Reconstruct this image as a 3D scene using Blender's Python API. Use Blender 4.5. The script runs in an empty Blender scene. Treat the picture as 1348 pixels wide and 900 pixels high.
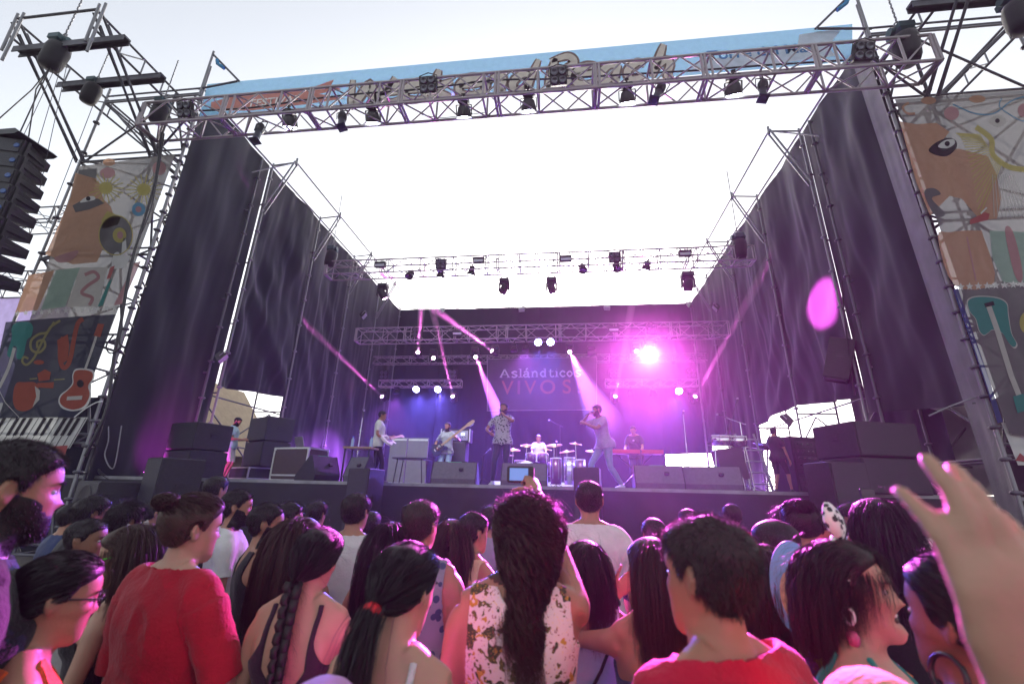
import bpy, bmesh, math, random
import numpy as np
from mathutils import Vector, Matrix, Quaternion
random.seed(7); RNG = np.random.default_rng(7)
S = bpy.context.scene
COL = S.collection
R = math.radians
# ------------------------------------------------------------------ camera
PW, PH, FPX = 1348.0, 900.0, 580.65           # picture frame and focal length in its pixels
YAW, PIT, ROL, CAMH = R(7.062), R(18.835), R(1.443), 1.62
_F = np.array([-math.sin(YAW)*math.cos(PIT), math.cos(YAW)*math.cos(PIT), math.sin(PIT)])
_R = np.array([math.cos(YAW), math.sin(YAW), 0.0])
_U = np.cross(_R, _F)
_R, _U = _R*math.cos(ROL)+_U*math.sin(ROL), _U*math.cos(ROL)-_R*math.sin(ROL)
CO = np.array([0, 0, CAMH])
def at(px, py, Y=None, X=None, Z=None):
    d = _F + _R*(px-PW/2)/FPX - _U*(py-PH/2)/FPX
    if Y is not None: t = Y/d[1]
    elif X is not None: t = X/d[0]
    else: t = (Z-CAMH)/d[2]
    return Vector(CO + d*t)
cam = bpy.data.objects.new('camera', bpy.data.cameras.new('camera')); COL.objects.link(cam)
cam.data.lens = FPX/PW*36; cam.data.sensor_width = 36; cam.data.sensor_fit = 'HORIZONTAL'
cam.data.clip_start = 0.05; cam.data.clip_end = 3000
cam.matrix_world = Matrix(((_R[0], _U[0], -_F[0], 0), (_R[1], _U[1], -_F[1], 0), (_R[2], _U[2], -_F[2], CAMH), (0, 0, 0, 1)))
cam.data.dof.use_dof = True; cam.data.dof.focus_distance = 9.5; cam.data.dof.aperture_fstop = 2.8
S.camera = cam
# ------------------------------------------------------------------ sky, sun, exposure
W = bpy.data.worlds.new('World'); S.world = W; W.use_nodes = True
nt = W.node_tree; bg = nt.nodes['Background']
sky = nt.nodes.new('ShaderNodeTexSky'); sky.sky_type = 'NISHITA'; sky.sun_disc = False
SUN_EL, SUN_AZ = R(15), 0.0                  # the low sun stands behind the stage
sky.sun_elevation = SUN_EL; sky.sun_rotation = SUN_AZ
sky.air_density = 1.0; sky.dust_density = 2.5; sky.ozone_density = 1.5
hs = nt.nodes.new('ShaderNodeHueSaturation'); hs.inputs['Saturation'].default_value = .28      # thin milky evening cloud takes the colour out
nt.links.new(sky.outputs[0], hs.inputs['Color']); nt.links.new(hs.outputs[0], bg.inputs[0]); bg.inputs[1].default_value = 0.15
sun = bpy.data.objects.new('sun', bpy.data.lights.new('sun', 'SUN')); COL.objects.link(sun)
sun.data.energy = 0.9; sun.data.angle = R(10); sun.data.color = (1, .93, .84)
sdir = Vector((0, math.cos(SUN_EL), math.sin(SUN_EL)))
sun.rotation_euler = sdir.to_track_quat('Z', 'Y').to_euler()
S.view_settings.view_transform = 'Standard'; S.view_settings.look = 'None'
S.view_settings.exposure = 1.35; S.view_settings.gamma = 1.0
S.cycles.use_denoising = True
S.cycles.max_bounces = 6; S.cycles.diffuse_bounces = 3; S.cycles.transparent_max_bounces = 48; S.cycles.volume_bounces = 0
S.cycles.sample_clamp_indirect = 6.0
# ------------------------------------------------------------------ helpers
def srgb(r, g, b): return tuple(((c/255)/12.92 if c/255 <= .04045 else ((c/255+.055)/1.055)**2.4) for c in (r, g, b))
MATS = {}
def mat(name, col, rough=.6, metal=0., var=.15, scale=6., bump=0., bscale=40., spec=.5, sheen=0., trans=0., emit=None, estr=0., attr=None, alpha=None, streak=None):
    if name in MATS: return MATS[name]
    m = bpy.data.materials.new(name); MATS[name] = m; m.use_nodes = True
    n = m.node_tree.nodes; l = m.node_tree.links; p = n['Principled BSDF']; out = n['Material Output']
    p.inputs['Roughness'].default_value = rough; p.inputs['Metallic'].default_value = metal
    p.inputs['Specular IOR Level'].default_value = spec
    if sheen: p.inputs['Sheen Weight'].default_value = sheen
    tc = n.new('ShaderNodeTexCoord'); src = tc.outputs['Object']
    if streak:
        mp = n.new('ShaderNodeMapping'); mp.inputs['Scale'].default_value = streak; l.new(src, mp.inputs['Vector']); src = mp.outputs[0]
    nz = n.new('ShaderNodeTexNoise'); nz.inputs['Scale'].default_value = scale; nz.inputs['Detail'].default_value = 5; l.new(src, nz.inputs['Vector'])
    mx = n.new('ShaderNodeMix'); mx.data_type = 'RGBA'; l.new(nz.outputs['Fac'], mx.inputs['Factor'])
    mx.inputs['A'].default_value = (*[max(0, c*(1-var*1.6)) for c in col], 1); mx.inputs['B'].default_value = (*[min(1, c*(1+var*1.6)) for c in col], 1)
    csock = mx.outputs['Result']
    if attr:                                    # a colour carried by the mesh itself (prints, make-up)
        a = n.new('ShaderNodeAttribute'); a.attribute_name = attr
        m2 = n.new('ShaderNodeMix'); m2.data_type = 'RGBA'; m2.blend_type = 'MULTIPLY'; m2.inputs['Factor'].default_value = 1
        l.new(csock, m2.inputs['A']); l.new(a.outputs['Color'], m2.inputs['B']); csock = m2.outputs['Result']
    l.new(csock, p.inputs['Base Color'])
    if bump:
        n2 = n.new('ShaderNodeTexNoise'); n2.inputs['Scale'].default_value = bscale; n2.inputs['Detail'].default_value = 4; l.new(src, n2.inputs['Vector'])
        b = n.new('ShaderNodeBump'); b.inputs['Strength'].default_value = bump; b.inputs['Distance'].default_value = .02
        l.new(n2.outputs['Fac'], b.inputs['Height']); l.new(b.outputs[0], p.inputs['Normal'])
    if emit: p.inputs['Emission Color'].default_value = (*emit, 1); p.inputs['Emission Strength'].default_value = estr
    sh = p.outputs[0]
    if trans:
        t = n.new('ShaderNodeBsdfTranslucent'); l.new(csock, t.inputs[0]); ms = n.new('ShaderNodeMixShader'); ms.inputs[0].default_value = trans
        l.new(sh, ms.inputs[1]); l.new(t.outputs[0], ms.inputs[2]); sh = ms.outputs[0]
    if alpha is not None:                       # open mesh cloth
        t = n.new('ShaderNodeBsdfTransparent'); ms = n.new('ShaderNodeMixShader'); ms.inputs[0].default_value = alpha
        l.new(t.outputs[0], ms.inputs[1]); l.new(sh, ms.inputs[2]); sh = ms.outputs[0]
    l.new(sh, out.inputs[0]); return m
def vn(P, s=1., seed=0):                        # smooth value noise, -1..1
    P = np.asarray(P, float)*s; i = np.floor(P).astype(np.int64); f = P-i; f = f*f*(3-2*f); r = 0
    for dx in (0, 1):
        for dy in (0, 1):
            for dz in (0, 1):
                h = (i[:, 0]+dx)*374761393+(i[:, 1]+dy)*668265263+(i[:, 2]+dz)*2147483647+seed*1013904223
                h = (h ^ (h >> 13))*1274126177 & 0xffffffff; h = h ^ (h >> 16)
                w = (f[:, 0] if dx else 1-f[:, 0])*(f[:, 1] if dy else 1-f[:, 1])*(f[:, 2] if dz else 1-f[:, 2])
                r = r+w*((h & 0xffff)/32767.5-1)
    return r
def tag(o, label=None, cat=None, group=None, kind=None):
    for k, v in (('label', label), ('category', cat), ('group', group), ('kind', kind)):
        if v: o[k] = v
    return o
def thing(name, label, cat, loc=(0, 0, 0), group=None, rot=None):
    o = bpy.data.objects.new(name, None); COL.objects.link(o); o.location = loc; o.empty_display_size = .2
    if rot is not None: o.rotation_euler = rot
    return tag(o, label, cat, group)
def obj(name, me, parent=None):
    o = bpy.data.objects.new(name, me); COL.objects.link(o)
    if parent is not None: o.parent = parent
    return o
def np_mesh(name, V, F, m=None, smooth=False):
    """V (n,3) array; F an (k,3|4) array or a list of tuples."""
    me = bpy.data.meshes.new(name)
    if isinstance(F, np.ndarray):
        k = F.shape[1]; me.vertices.add(len(V)); me.vertices.foreach_set('co', np.asarray(V, np.float32).ravel())
        me.loops.add(F.size); me.loops.foreach_set('vertex_index', F.ravel().astype(np.int32))
        me.polygons.add(len(F)); me.polygons.foreach_set('loop_start', np.arange(0, F.size, k, dtype=np.int32))
        me.update(calc_edges=True)
    else:
        me.from_pydata([tuple(v) for v in V], [], F); me.update()
    if m: me.materials.append(m)
    if smooth: me.polygons.foreach_set('use_smooth', np.ones(len(me.polygons), bool))
    return me
def frame(d, up=(0, 0, 1)):
    d = Vector(d).normalized(); u = Vector(up)
    if abs(d.dot(u)) > .98: u = Vector((0, 1, 0))
    x = u.cross(d).normalized(); return x, d.cross(x), d
class MB:
    """collects shapes and links them as ONE mesh object"""
    def __init__(s): s.v, s.f, s.sm = [], [], []
    def add(s, v, f, sm=False):
        o = len(s.v); s.v += [tuple(p) for p in v]; s.f += [tuple(i+o for i in q) for q in f]; s.sm += [sm]*len(f); return s
    def box(s, c, size, M=None, bev=0.):
        x, y, z = [q/2 for q in size]
        if bev:
            b = bev; v = []
            for zz, k in ((-z, b), (-z+b, 0), (z-b, 0), (z, b)):
                for sx, sy in ((-1, -1), (1, -1), (1, 1), (-1, 1)): v.append(Vector((sx*(x-k), sy*(y-k), zz)))
            f = [(3, 2, 1, 0), (12, 13, 14, 15)]
            for a in range(3): f += [(a*4+i, a*4+(i+1) % 4, a*4+4+(i+1) % 4, a*4+4+i) for i in range(4)]
        else:
            v = [Vector((i*x, j*y, k*z)) for k in (-1, 1) for j in (-1, 1) for i in (-1, 1)]
            f = [(0, 2, 3, 1), (4, 5, 7, 6), (0, 1, 5, 4), (2, 6, 7, 3), (0, 4, 6, 2), (1, 3, 7, 5)]
        c = Vector(c); return s.add([(M @ p if M else p)+c for p in v], f)
    def cyl(s, p0, p1, r0, r1=None, n=10, cap=True, sm=True):
        r1 = r0 if r1 is None else r1; p0, p1 = Vector(p0), Vector(p1); x, y, d = frame(p1-p0); v = []
        for p, r in ((p0, r0), (p1, r1)): v += [p+(x*math.cos(2*math.pi*i/n)+y*math.sin(2*math.pi*i/n))*r for i in range(n)]
        s.add(v, [(i, (i+1) % n, n+(i+1) % n, n+i) for i in range(n)], sm)
        if cap: s.add(v[:n], [tuple(range(n))[::-1]]); s.add(v[n:], [tuple(range(n))])
        return s
    def tube(s, pts, r, n=6):
        pts = [Vector(p) for p in pts]; k = len(pts); rr = r if hasattr(r, '__len__') else [r]*k; v = []; pu = None
        for i, p in enumerate(pts):
            d = pts[min(i+1, k-1)]-pts[max(i-1, 0)]; x, y, _ = frame(d, pu if pu else (0, 0, 1)); pu = y
            v += [p+(x*math.cos(2*math.pi*j/n)+y*math.sin(2*math.pi*j/n))*rr[i] for j in range(n)]
        f = [(i*n+j, i*n+(j+1) % n, (i+1)*n+(j+1) % n, (i+1)*n+j) for i in range(k-1) for j in range(n)]
        s.add(v, f, True); s.add(v[:n], [tuple(range(n))[::-1]]); return s.add(v[-n:], [tuple(range(n))])
    def lathe(s, prof, p0=(0, 0, 0), d=(0, 0, 1), n=16):
        x, y, z = frame(d); p0 = Vector(p0); k = len(prof)
        v = [p0+z*h+(x*math.cos(2*math.pi*j/n)+y*math.sin(2*math.pi*j/n))*r for r, h in prof for j in range(n)]
        s.add(v, [(i*n+j, i*n+(j+1) % n, (i+1)*n+(j+1) % n, (i+1)*n+j) for i in range(k-1) for j in range(n)], True); return s
    def prism(s, poly, axis=0, a=-1, b=1):       # polygon in the two other axes, pulled along axis
        def P(t, q): return [(t, q[0], q[1]), (q[0], t, q[1]), (q[0], q[1], t)][axis]
        n = len(poly); v = [P(a, q) for q in poly]+[P(b, q) for q in poly]
        return s.add(v, [tuple(range(n))[::-1], tuple(range(n, 2*n))]+[(i, (i+1) % n, n+(i+1) % n, n+i) for i in range(n)])
    def build(s, name, m, parent=None, local=False):
        off = Vector((0, 0, 0))
        if parent is not None and not local:
            q = parent
            while q is not None: off = off+q.location; q = q.parent
        me = bpy.data.meshes.new(name); me.from_pydata([Vector(p)-off for p in s.v], [], s.f); me.materials.append(m)
        me.polygons.foreach_set('use_smooth', s.sm); me.update()
        bm = bmesh.new(); bm.from_mesh(me); bmesh.ops.recalc_face_normals(bm, faces=bm.faces); bm.to_mesh(me); bm.free()
        return obj(name, me, parent)
_UC = {}
def unit_tube(m, n=8):
    if (m.name, n) not in _UC:
        b = MB().cyl((0, 0, 0), (0, 0, 1), 1, n=n); o = b.build('tube', m); me = o.data; bpy.data.objects.remove(o); _UC[(m.name, n)] = me
    return _UC[(m.name, n)]
def tube(name, p0, p1, r, m, parent, local=False):
    """one straight tube as an object of its own; alike tubes share one mesh"""
    o = obj(name, unit_tube(m), parent); p0, p1 = Vector(p0), Vector(p1); d = p1-p0; x, y, z = frame(d)
    off = Vector((0, 0, 0)) if (local or parent is None) else parent.location
    M = Matrix((x*r, y*r, d)).transposed().to_4x4(); M.translation = p0-off; o.matrix_basis = M; return o
def dup(root, loc=None, rot=None, label=None, group=None):
    def cp(o, par):
        c = o.copy(); COL.objects.link(c)
        if par is not None: c.parent = par
        for ch in list(o.children): cp(ch, c)
        return c
    r = cp(root, None)
    if loc is not None: r.location = loc
    if rot is not None: r.rotation_euler = rot
    if label: r['label'] = label
    if group: r['group'] = group
    return r
# ------------------------------------------------------------------ materials
M_ALU = mat('truss_aluminium', (.33, .29, .31), .5, .25, .2, 9, .1)
M_STEEL = mat('galvanised_steel', (.22, .22, .235), .5, .5, .3, 5, .2)
M_DARKTUBE = mat('weathered_steel_tube', (.10, .10, .115), .55, .4, .35, 5, .2)
M_CLOTH = mat('black_stage_cloth', (.010, .014, .021), .85, 0, .2, .7, .15, 60, .25, .3, .12)
M_CLOTH2 = mat('grey_stage_cloth', (.21, .205, .215), .85, 0, .25, 2, .2, 30, .2, .2, .2)
M_SKIRT = mat('black_skirt_cloth', (.018, .018, .021), .8, 0, .4, 2, .15, 40, .3, .3)
M_DECK = mat('stage_deck_board', (.06, .055, .055), .45, 0, .35, 3, .1)
M_BLACK = mat('black_painted_metal', (.018, .018, .021), .45, .1, .3, 12, .1)
M_CAB = mat('textured_black_cabinet', (.017, .017, .019), .6, 0, .35, 20, .3, 150)
M_GRILL = mat('speaker_grille', (.035, .035, .042), .5, .3, .3, 90, .4, 220)
M_GROUND = mat('dusty_ground', (.13, .115, .10), .95, 0, .3, .8, .4, 8)
M_WHITE = mat('white_plastic', (.7, .7, .7), .4)
M_CHROME = mat('chrome', (.6, .6, .62), .18, 1)
# ------------------------------------------------------------------ ground and stage
g = MB()
N = 40; xs = np.sign(np.linspace(-1, 1, N))*np.abs(np.linspace(-1, 1, N))**3*1500
gv = [(x, y+10, 0) for y in xs for x in xs]
g.add(gv, [(j*N+i, j*N+i+1, (j+1)*N+i+1, (j+1)*N+i) for j in range(N-1) for i in range(N-1)])
tag(g.build('ground', M_GROUND), 'trodden festival ground under the crowd', kind='structure')
XL, XR, YF, YB, ZT, ZS = -9.53, 6.87, 8.0, 23.2, 11.7, 1.74      # inner posts, front and back line, wall top, stage floor
st = thing('stage_platform', 'black raised concert stage platform with cloth skirt along its front', 'stage', (0, 8.5, 0))
MB().box((-1.3, 16, ZS-.06), (18.2, 15, .12)).build('deck', M_DECK, st)
MB().box((-1.3, 8.49, ZS-.02), (18.2, .03, .06)).build('edge_rail', M_STEEL, st)
for x in np.arange(-10, 8, 2.0):
    for y in (8.8, 12, 16, 20, 23): tube('support_leg', (x, y, 0), (x, y, ZS-.12), .04, M_DARKTUBE, st)
def cloth(u0, u1, v0, v1, P, nu, nv, fold, seed=0, amp=.06, m=M_CLOTH, name='curtain', parent=None, sag=0.):
    """draped sheet: P(u,v) gives the flat place, the normal offset comes from folds and tension creases"""
    uu, vv = np.meshgrid(np.linspace(0, 1, nu), np.linspace(0, 1, nv)); u, v = uu.ravel(), vv.ravel()
    B = np.array([P(a, b) for a, b in zip(u, v)]); e = 1e-3
    n = np.cross(np.array(P(.5+e, .5))-np.array(P(.5, .5)), np.array(P(.5, .5+e))-np.array(P(.5, .5))); n /= np.linalg.norm(n)
    z = np.zeros(len(u)); Q = np.stack([u*fold, v*2.6, z+seed], 1)
    d = vn(Q, 1, seed)*.8+vn(Q*[1.9, 2.3, 1], 1, seed+3)*.35
    diag = np.stack([(u*1.1+v*2.2)*fold*.9, (v*2-u)*1.1, z], 1); d += vn(diag, 1.2, seed+9)*.9*(1-v)*(.3+u*0+.7)
    Q3 = np.stack([u*fold*5, v*3, z], 1); d += vn(Q3, 1, seed+5)*.12
    cr = np.abs(vn(np.stack([u*3.1+v*2.2, v*5.5-u*2, z], 1), 1.5, seed+7)); d += (.28-np.minimum(cr, .28))*.4*(.3+.7*(vn(np.stack([u*2, v*3, z], 1), 1, seed+8) > 0))
    d *= np.clip(np.sin(np.pi*u), 0, 1)**.35*amp*.8*(.35+.65*np.minimum(1, 4*np.minimum(1-v, .25)*1.0+.2)); d += sag*np.sin(np.pi*u)*np.sin(np.pi*v)
    V = B+n*d[:, None]
    if parent is not None: V = V-np.array(parent.location)
    idx = np.arange(nu*nv).reshape(nv, nu); F = np.stack([idx[:-1, :-1], idx[:-1, 1:], idx[1:, 1:], idx[1:, :-1]], -1).reshape(-1, 4)
    return obj(name, np_mesh(name, V, F, m, True), parent)
def quadP(a, b, c, d):                            # corners: bottom start, bottom end, top end, top start
    a, b, c, d = [np.array(q, float) for q in (a, b, c, d)]
    return lambda u, v: (a*(1-u)+b*u)*(1-v)+(d*(1-u)+c*u)*v
sk = cloth(0, 1, 0, 1, quadP((-10.3, 8.46, 0), (7.8, 8.46, 0), (7.8, 8.46, ZS-.05), (-10.3, 8.46, ZS-.05)), 150, 12, 26, 4, .06, M_SKIRT, 'skirt', st)
# ------------------------------------------------------------------ side walls of black cloth on a row of scaffold posts
YS = (8.0, 11.0, 14.0, 17.0, 20.0, 23.0)
def panel(X, y0, y1, zb0, zb1, seed, label, gap0=-.03, gap1=-.03, fold=4, amp=.12, zt0=ZT, zt1=ZT, nv=60):
    s = 1 if X < 0 else -1
    c = cloth(0, 1, 0, 1, quadP((X, y0+gap0, zb0), (X, y1-gap1, zb1), (X, y1-gap1*.4, zt1), (X, y0+gap0*.6, zt0)), 60, nv, fold, seed, amp, M_CLOTH, 'side_curtain')
    tag(c, label, 'curtain', 'black cloth panels closing the stage sides'); return c
panel(XL-.1, 8, 11, ZS-.2, ZS-.1, 11, 'front left black stage curtain, broadest panel beside the left scaffold tower', .3, .06, 3, .16)
panel(XL-.1, 11, 14, 4.25, 4.55, 12, 'second black curtain from the front left, hanging high above the stage side opening', .03, -.03, 4, .30)
panel(XL-.1, 14, 17, ZS, ZS, 13, 'third black curtain on the left stage wall, behind the opening', -.03, -.03, 5, .18)
panel(XL-.1, 17, 20, ZS, ZS, 14, 'fourth black curtain on the left stage wall, left of the hanging truss end')
panel(XL-.1, 20, 23.3, ZS, ZS, 15, 'rearmost black curtain on the left stage wall, meeting the backdrop')
panel(XR+.1, 8, 11, 3.2, 3.55, 21, 'front right black stage curtain, tall panel beside the grey strip', .02, .0, 3, .22)
panel(XR+.1, 11, 14, 3.9, 4.3, 22, 'second black curtain from the front right, carrying the pink light spot', .02, -.03, 3.5, .2)
panel(XR+.1, 14, 17, 4.35, 4.1, 23, 'third black curtain on the right stage wall, above the bright gap', -.03, -.03, 4, .16)
panel(XR+.1, 17, 20, ZS, ZS, 24, 'fourth black curtain on the right stage wall, behind the percussion')
panel(XR+.1, 20, 23.3, 4.0, 4.2, 25, 'rearmost black curtain on the right stage wall, meeting the backdrop')
gs = cloth(0, 1, 0, 1, quadP((XR-.02, 7.98, 1.2), (XR+.03, 8.42, 1.2), (XR+.03, 8.62, ZT), (XR-.02, 8.12, ZT)), 14, 80, 2, 31, .05, M_CLOTH2, 'curtain_hem')
tag(gs, 'grey cloth strip hanging along the right front scaffold post', 'cloth strip')
gs = cloth(0, 1, 0, 1, quadP((8.4, 9.9, 1.8), (8.4, 12.2, 1.8), (8.4, 12.4, 3.9), (8.4, 9.8, 3.6)), 20, 20, 4, 33, .1, mat('pale_tarpaulin', (.42, .41, .44), .6, 0, .15, 3, .2), 'tarpaulin')
tag(gs, 'pale grey tarpaulin hanging behind the right loudspeaker stack', 'tarpaulin')
bdp = thing('backdrop', 'black cloth backdrop closing the rear of the stage', 'backdrop', (-1.3, YB, ZS))
for i in range(6):                                # six widths of cloth side by side, the last stopping short above a gap
    x0 = XL-.3+i*17/6; x1 = x0+17/6; zb = 3.58 if i == 5 else ZS; x0, x1 = x0+.55*(i == 5), x1+.55*(i == 4)
    cloth(0, 1, 0, 1, quadP((x0, YB+.02*(i % 2), zb), (x1+.03, YB+.02*(i % 2), zb+(.1 if i == 5 else 0)), (x1+.03, YB+.02*(i % 2), ZT), (x0, YB+.02*(i % 2), ZT)), 36, 40, 5, 41+i, .12, M_CLOTH, 'cloth_width', bdp)
def scaf(name, label, loc, group=None): return thing(name, label, 'scaffold', loc, group)
def collar(b, p, r=.075): b.lathe([(r*.7, -.03), (r, -.01), (r, .01), (r*.7, .03)], p, n=8)
for X, side, s in ((XL, 'left', 1), (XR, 'right', -1)):
    fr = scaf('wall_frame', 'row of grey scaffold posts carrying the %s stage wall, with a top rail braced inward' % side, (X, 11, 0))
    b = MB()
    for i, y in enumerate(YS[1:]):
        tube('post', (X, y, 0), (X, y, ZT+.12), .03, M_STEEL, fr)
        tube('post', (X-s*1.1, y, 0), (X-s*1.1, y, ZT-.2), .03, M_DARKTUBE, fr)
        for z in np.arange(1.2, ZT, 1.0): collar(b, (X, y, z))
        for z in (ZS+.3, ZS+2.3, 6.1, 8.1, 10.2): tube('ledger', (X, y, z), (X-s*1.1, y, z), .025, M_DARKTUBE, fr)
        if i < 4:                                 # inward bracket: top arm and two struts
            t = Vector((X+s*.82, y, ZT+.1))
            tube('bracket_arm', (X-s*.05, y, ZT+.03), t, .028, M_STEEL, fr)
            for dy in (-.07, .07): tube('bracket_strut', t+Vector((0, dy, 0)), (X+s*.02, y+dy, 9.9), .028, M_STEEL, fr)
            tube('spigot', t-Vector((0, 0, .1)), t+Vector((0, 0, .16)), .035, M_STEEL, fr)
            tube('inner_rail', t, (X+s*.82, y+3, ZT+.1), .026, M_STEEL, fr)
        if i < 4:
            tube('top_rail', (X, y, ZT), (X, y+3, ZT), .028, M_STEEL, fr)
            for z0, z1 in ((ZS+.2, ZS+2.2), (ZS+2.2, ZS+.2)): tube('brace', (X-s*.5, y, z0), (X-s*.5, y+3, z1), .022, M_DARKTUBE, fr)
            for z in (ZS+1.0, ZS+2.3): tube('rail', (X-s*.5, y, z), (X-s*.5, y+3, z), .024, M_DARKTUBE, fr)
    tube('top_rail', (X, 8, ZT), (X, 11, ZT), .028, M_STEEL, fr)
    tube('inner_brace', (X+s*.82, 11, ZT+.1), (X+s*.02, 10.2, 10.8), .02, M_STEEL, fr)
    b.build('coupling', M_STEEL, fr)['kind'] = 'stuff'
tube_rail = scaf('rear_rail', 'long tube along the top of the rear backdrop', (-1.3, YB, ZT))
tube('rail', (XL-.1, YB-.06, ZT+.02), (XR+.1, YB-.06, ZT+.02), .03, M_STEEL, tube_rail)
# ------------------------------------------------------------------ scaffold towers left and right of the stage
LV = (.3, 2.35, 4.5, 6.65, 9.5, 11.55)
for side, s, xi in (('left', -1, XL), ('right', 1, XR)):
    xm, xo = xi+s*.79, xi+s*2.93
    tw = scaf('scaffold_tower', '%s scaffold tower of crossed steel tubes with a jib reaching over the crowd' % side, (xi+s*1.4, 9.2, 0))
    b = MB(); inner = XL if s < 0 else XR
    for x, y, m, zt in ((xi, 8, M_STEEL, 12.5), (xi+s*.28, 8.4, M_DARKTUBE, 11.6), (xm, 8, M_DARKTUBE, 11.6), (xo, 8, M_STEEL, 12.0), (xi, 10.5, M_DARKTUBE, 11.6), (xm, 10.5, M_DARKTUBE, 11.6), (xo, 10.5, M_DARKTUBE, 11.6)):
        tube('post', (x, y, 0), (x, y, zt), .032, m, tw)
        for z in np.arange(.8, 11.4, .5 if (x == xi and y == 8) else 1.0): collar(b, (x, y, z), .08)
    for k, z in enumerate(LV):
        for y in (8, 10.5): tube('ledger', (xi, y, z), (xo, y, z), .028, M_DARKTUBE, tw)
        tube('ledger', (xi, 8, z+.18), (xo, 8, z+.18), .024, M_DARKTUBE, tw)
        for x in (xi+s*.28, xm, xo): tube('transom', (x, 8, z), (x, 10.5, z), .028, M_DARKTUBE, tw)
        if k < 5:
            z2 = LV[k+1]; zm = (z+z2)/2
            a, c = (xm, xo) if k % 2 else (xo, xm)
            tube('brace', (a, 8.05, z), (c, 8.05, z2), .026, M_DARKTUBE, tw); tube('brace', (c, 8.1, z), (a, 8.1, z2), .026, M_DARKTUBE, tw)
            tube('brace', (a, 10.5, z), (c, 10.5, z2), .026, M_DARKTUBE, tw)
            for x in (xi+s*.3, xo): tube('brace', (x, 8, z), (x, 10.5, z2), .024, M_DARKTUBE, tw)
            tube('brace', (xi, 8.03, z), (xm, 8.03, z2), .024, M_DARKTUBE, tw)
            for zz in np.arange(z+.5, z2, .5): tube('rung', (xi, 8, zz), (xi+s*.28, 8.4, zz), .02, M_DARKTUBE, tw)
    b.build('coupling', M_DARKTUBE, tw)['kind'] = 'stuff'
    # jib: two ladder beams towards the audience, stiffened by double raking tubes
    yo = 5.86
    for x in (xo, xm):
        for z in (11.2, 11.65): tube('jib_chord', (x, yo, z), (x, 10.5, z), .028, M_DARKTUBE, tw)
        for i in range(8):
            y0 = yo+.1+i*.55; tube('jib_rung', (x, y0, 11.2), (x, y0, 11.65), .018, M_STEEL, tw)
            if i % 2: tube('jib_web', (x, y0, 11.2), (x, y0+.55, 11.65), .018, M_STEEL, tw)
        for dx in (-.10, .10):
            for dz in (0, .32): tube('raking_tube', (x+dx, 8.0, 9.55-dz*.2), (x+dx, yo+dz*.6, 11.62-dz*.4), .027, M_DARKTUBE, tw)
        for dx in (0, .16): tube('hanger_tube', (x+dx, yo-.02, 11.85), (x+dx, yo+.02, 10.75-dx*2), .03, M_STEEL, tw)
    tube('jib_head', (xo, yo, 11.72), (xm, yo, 11.72), .03, M_DARKTUBE, tw)
    tube('tie', (xo, 8, 11.5), (xi, 8, 11.5), .028, M_STEEL, tw)
    tube('tie', (xo, 8, 9.6), (xi, 10.5, 9.6), .026, M_DARKTUBE, tw); tube('tie', (xi, 8, 9.6), (xo, 10.5, 9.6), .026, M_DARKTUBE, tw)
    tube('tie', (xo, 8, 11.5), (xm, 10.5, 9.6), .026, M_DARKTUBE, tw); tube('tie', (xm, 8, 9.55), (xi-s*.6, 7.4, 10.2), .026, M_DARKTUBE, tw)
    for y in (6.15, 7.1):                         # steel channels the hoists hang from
        MB().box((((xo+xm)/2)+(.25 if s < 0 else -.25), y, 11.12), (2.9, .16, .05)).box((((xo+xm)/2)+(.25 if s < 0 else -.25), y-.07, 11.05), (2.9, .02, .14)).box((((xo+xm)/2)+(.25 if s < 0 else -.25), y+.07, 11.05), (2.9, .02, .14)).build('channel_beam', M_DARKTUBE, tw)
    # pole with a blue strap above the banner corner
    tube('mast', (xi, 7.95, 11.4), (xi, 7.95, 13.0), .03, M_STEEL, tw)
    tube('mast_stay', (xi, 7.95, 12.9), (xi-s*1.05, 7.95, ZT+.1), .028, M_DARKTUBE, tw)
    tube('mast_arm', (xi+s*.1, 7.95, ZT-.05), (xi-s*1.0, 7.95, ZT+.1), .028, M_DARKTUBE, tw)
    MB().tube([(xi-s*.22, 7.93, 12.62), (xi-s*.3, 7.9, 12.45), (xi-s*.5, 7.93, 12.3)], .05).build('strap', mat('blue_strap', (.03, .2, .4), .7), tw)
    if s > 0: continue
# ------------------------------------------------------------------ lighting trusses
def truss(label, x0, x1, y, z, h, w, bay, r=.025, cat='truss', name='lighting_truss', faces='fbtk', joint=2.1, m=None, group=None):
    """box truss along X: front top chord at (y, z); h tall, w deep. Every tube is a part."""
    m = m or M_ALU; t = thing(name, label, cat, ((x0+x1)/2, y, z), group)
    A, B, Cc, D = (y, z), (y, z-h), (y+w, z-h), (y+w, z)
    for p in (A, B, Cc, D) if w else (A, B): tube('chord', (x0, p[0], p[1]), (x1, p[0], p[1]), r, m, t)
    prs = {'f': (A, B), 'b': (B, Cc), 'k': (Cc, D), 't': (D, A)}
    n = max(2, round((x1-x0)/bay)); xs = np.linspace(x0, x1, n+1)
    for fc in faces:
        p, q = prs[fc]
        for i in range(n):
            a, c = (p, q) if i % 2 else (q, p)
            tube('brace', (xs[i], a[0], a[1]), (xs[i+1], c[0], c[1]), r*.55, m, t)
        for i in range(0, n+1, 2): tube('strut', (xs[i], p[0], p[1]), (xs[i], q[0], q[1]), r*.75, m, t)
    if joint:
        k = max(2, round((x1-x0)/joint))
        for i in range(k+1):
            x = x0+(x1-x0)*i/k
            for p, q in ((A, B), (B, Cc)) if w else ((A, B),):
                for dx in (-.035, .035): tube('joint_post', (x+dx, p[0], p[1]), (x+dx, q[0], q[1]), r*.9, m, t)
    return t
FT = truss('long front lighting truss spanning the stage mouth between the two towers', -10.2, 7.42, 7.3, 10.52, .68, .55, .6, .034)
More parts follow.
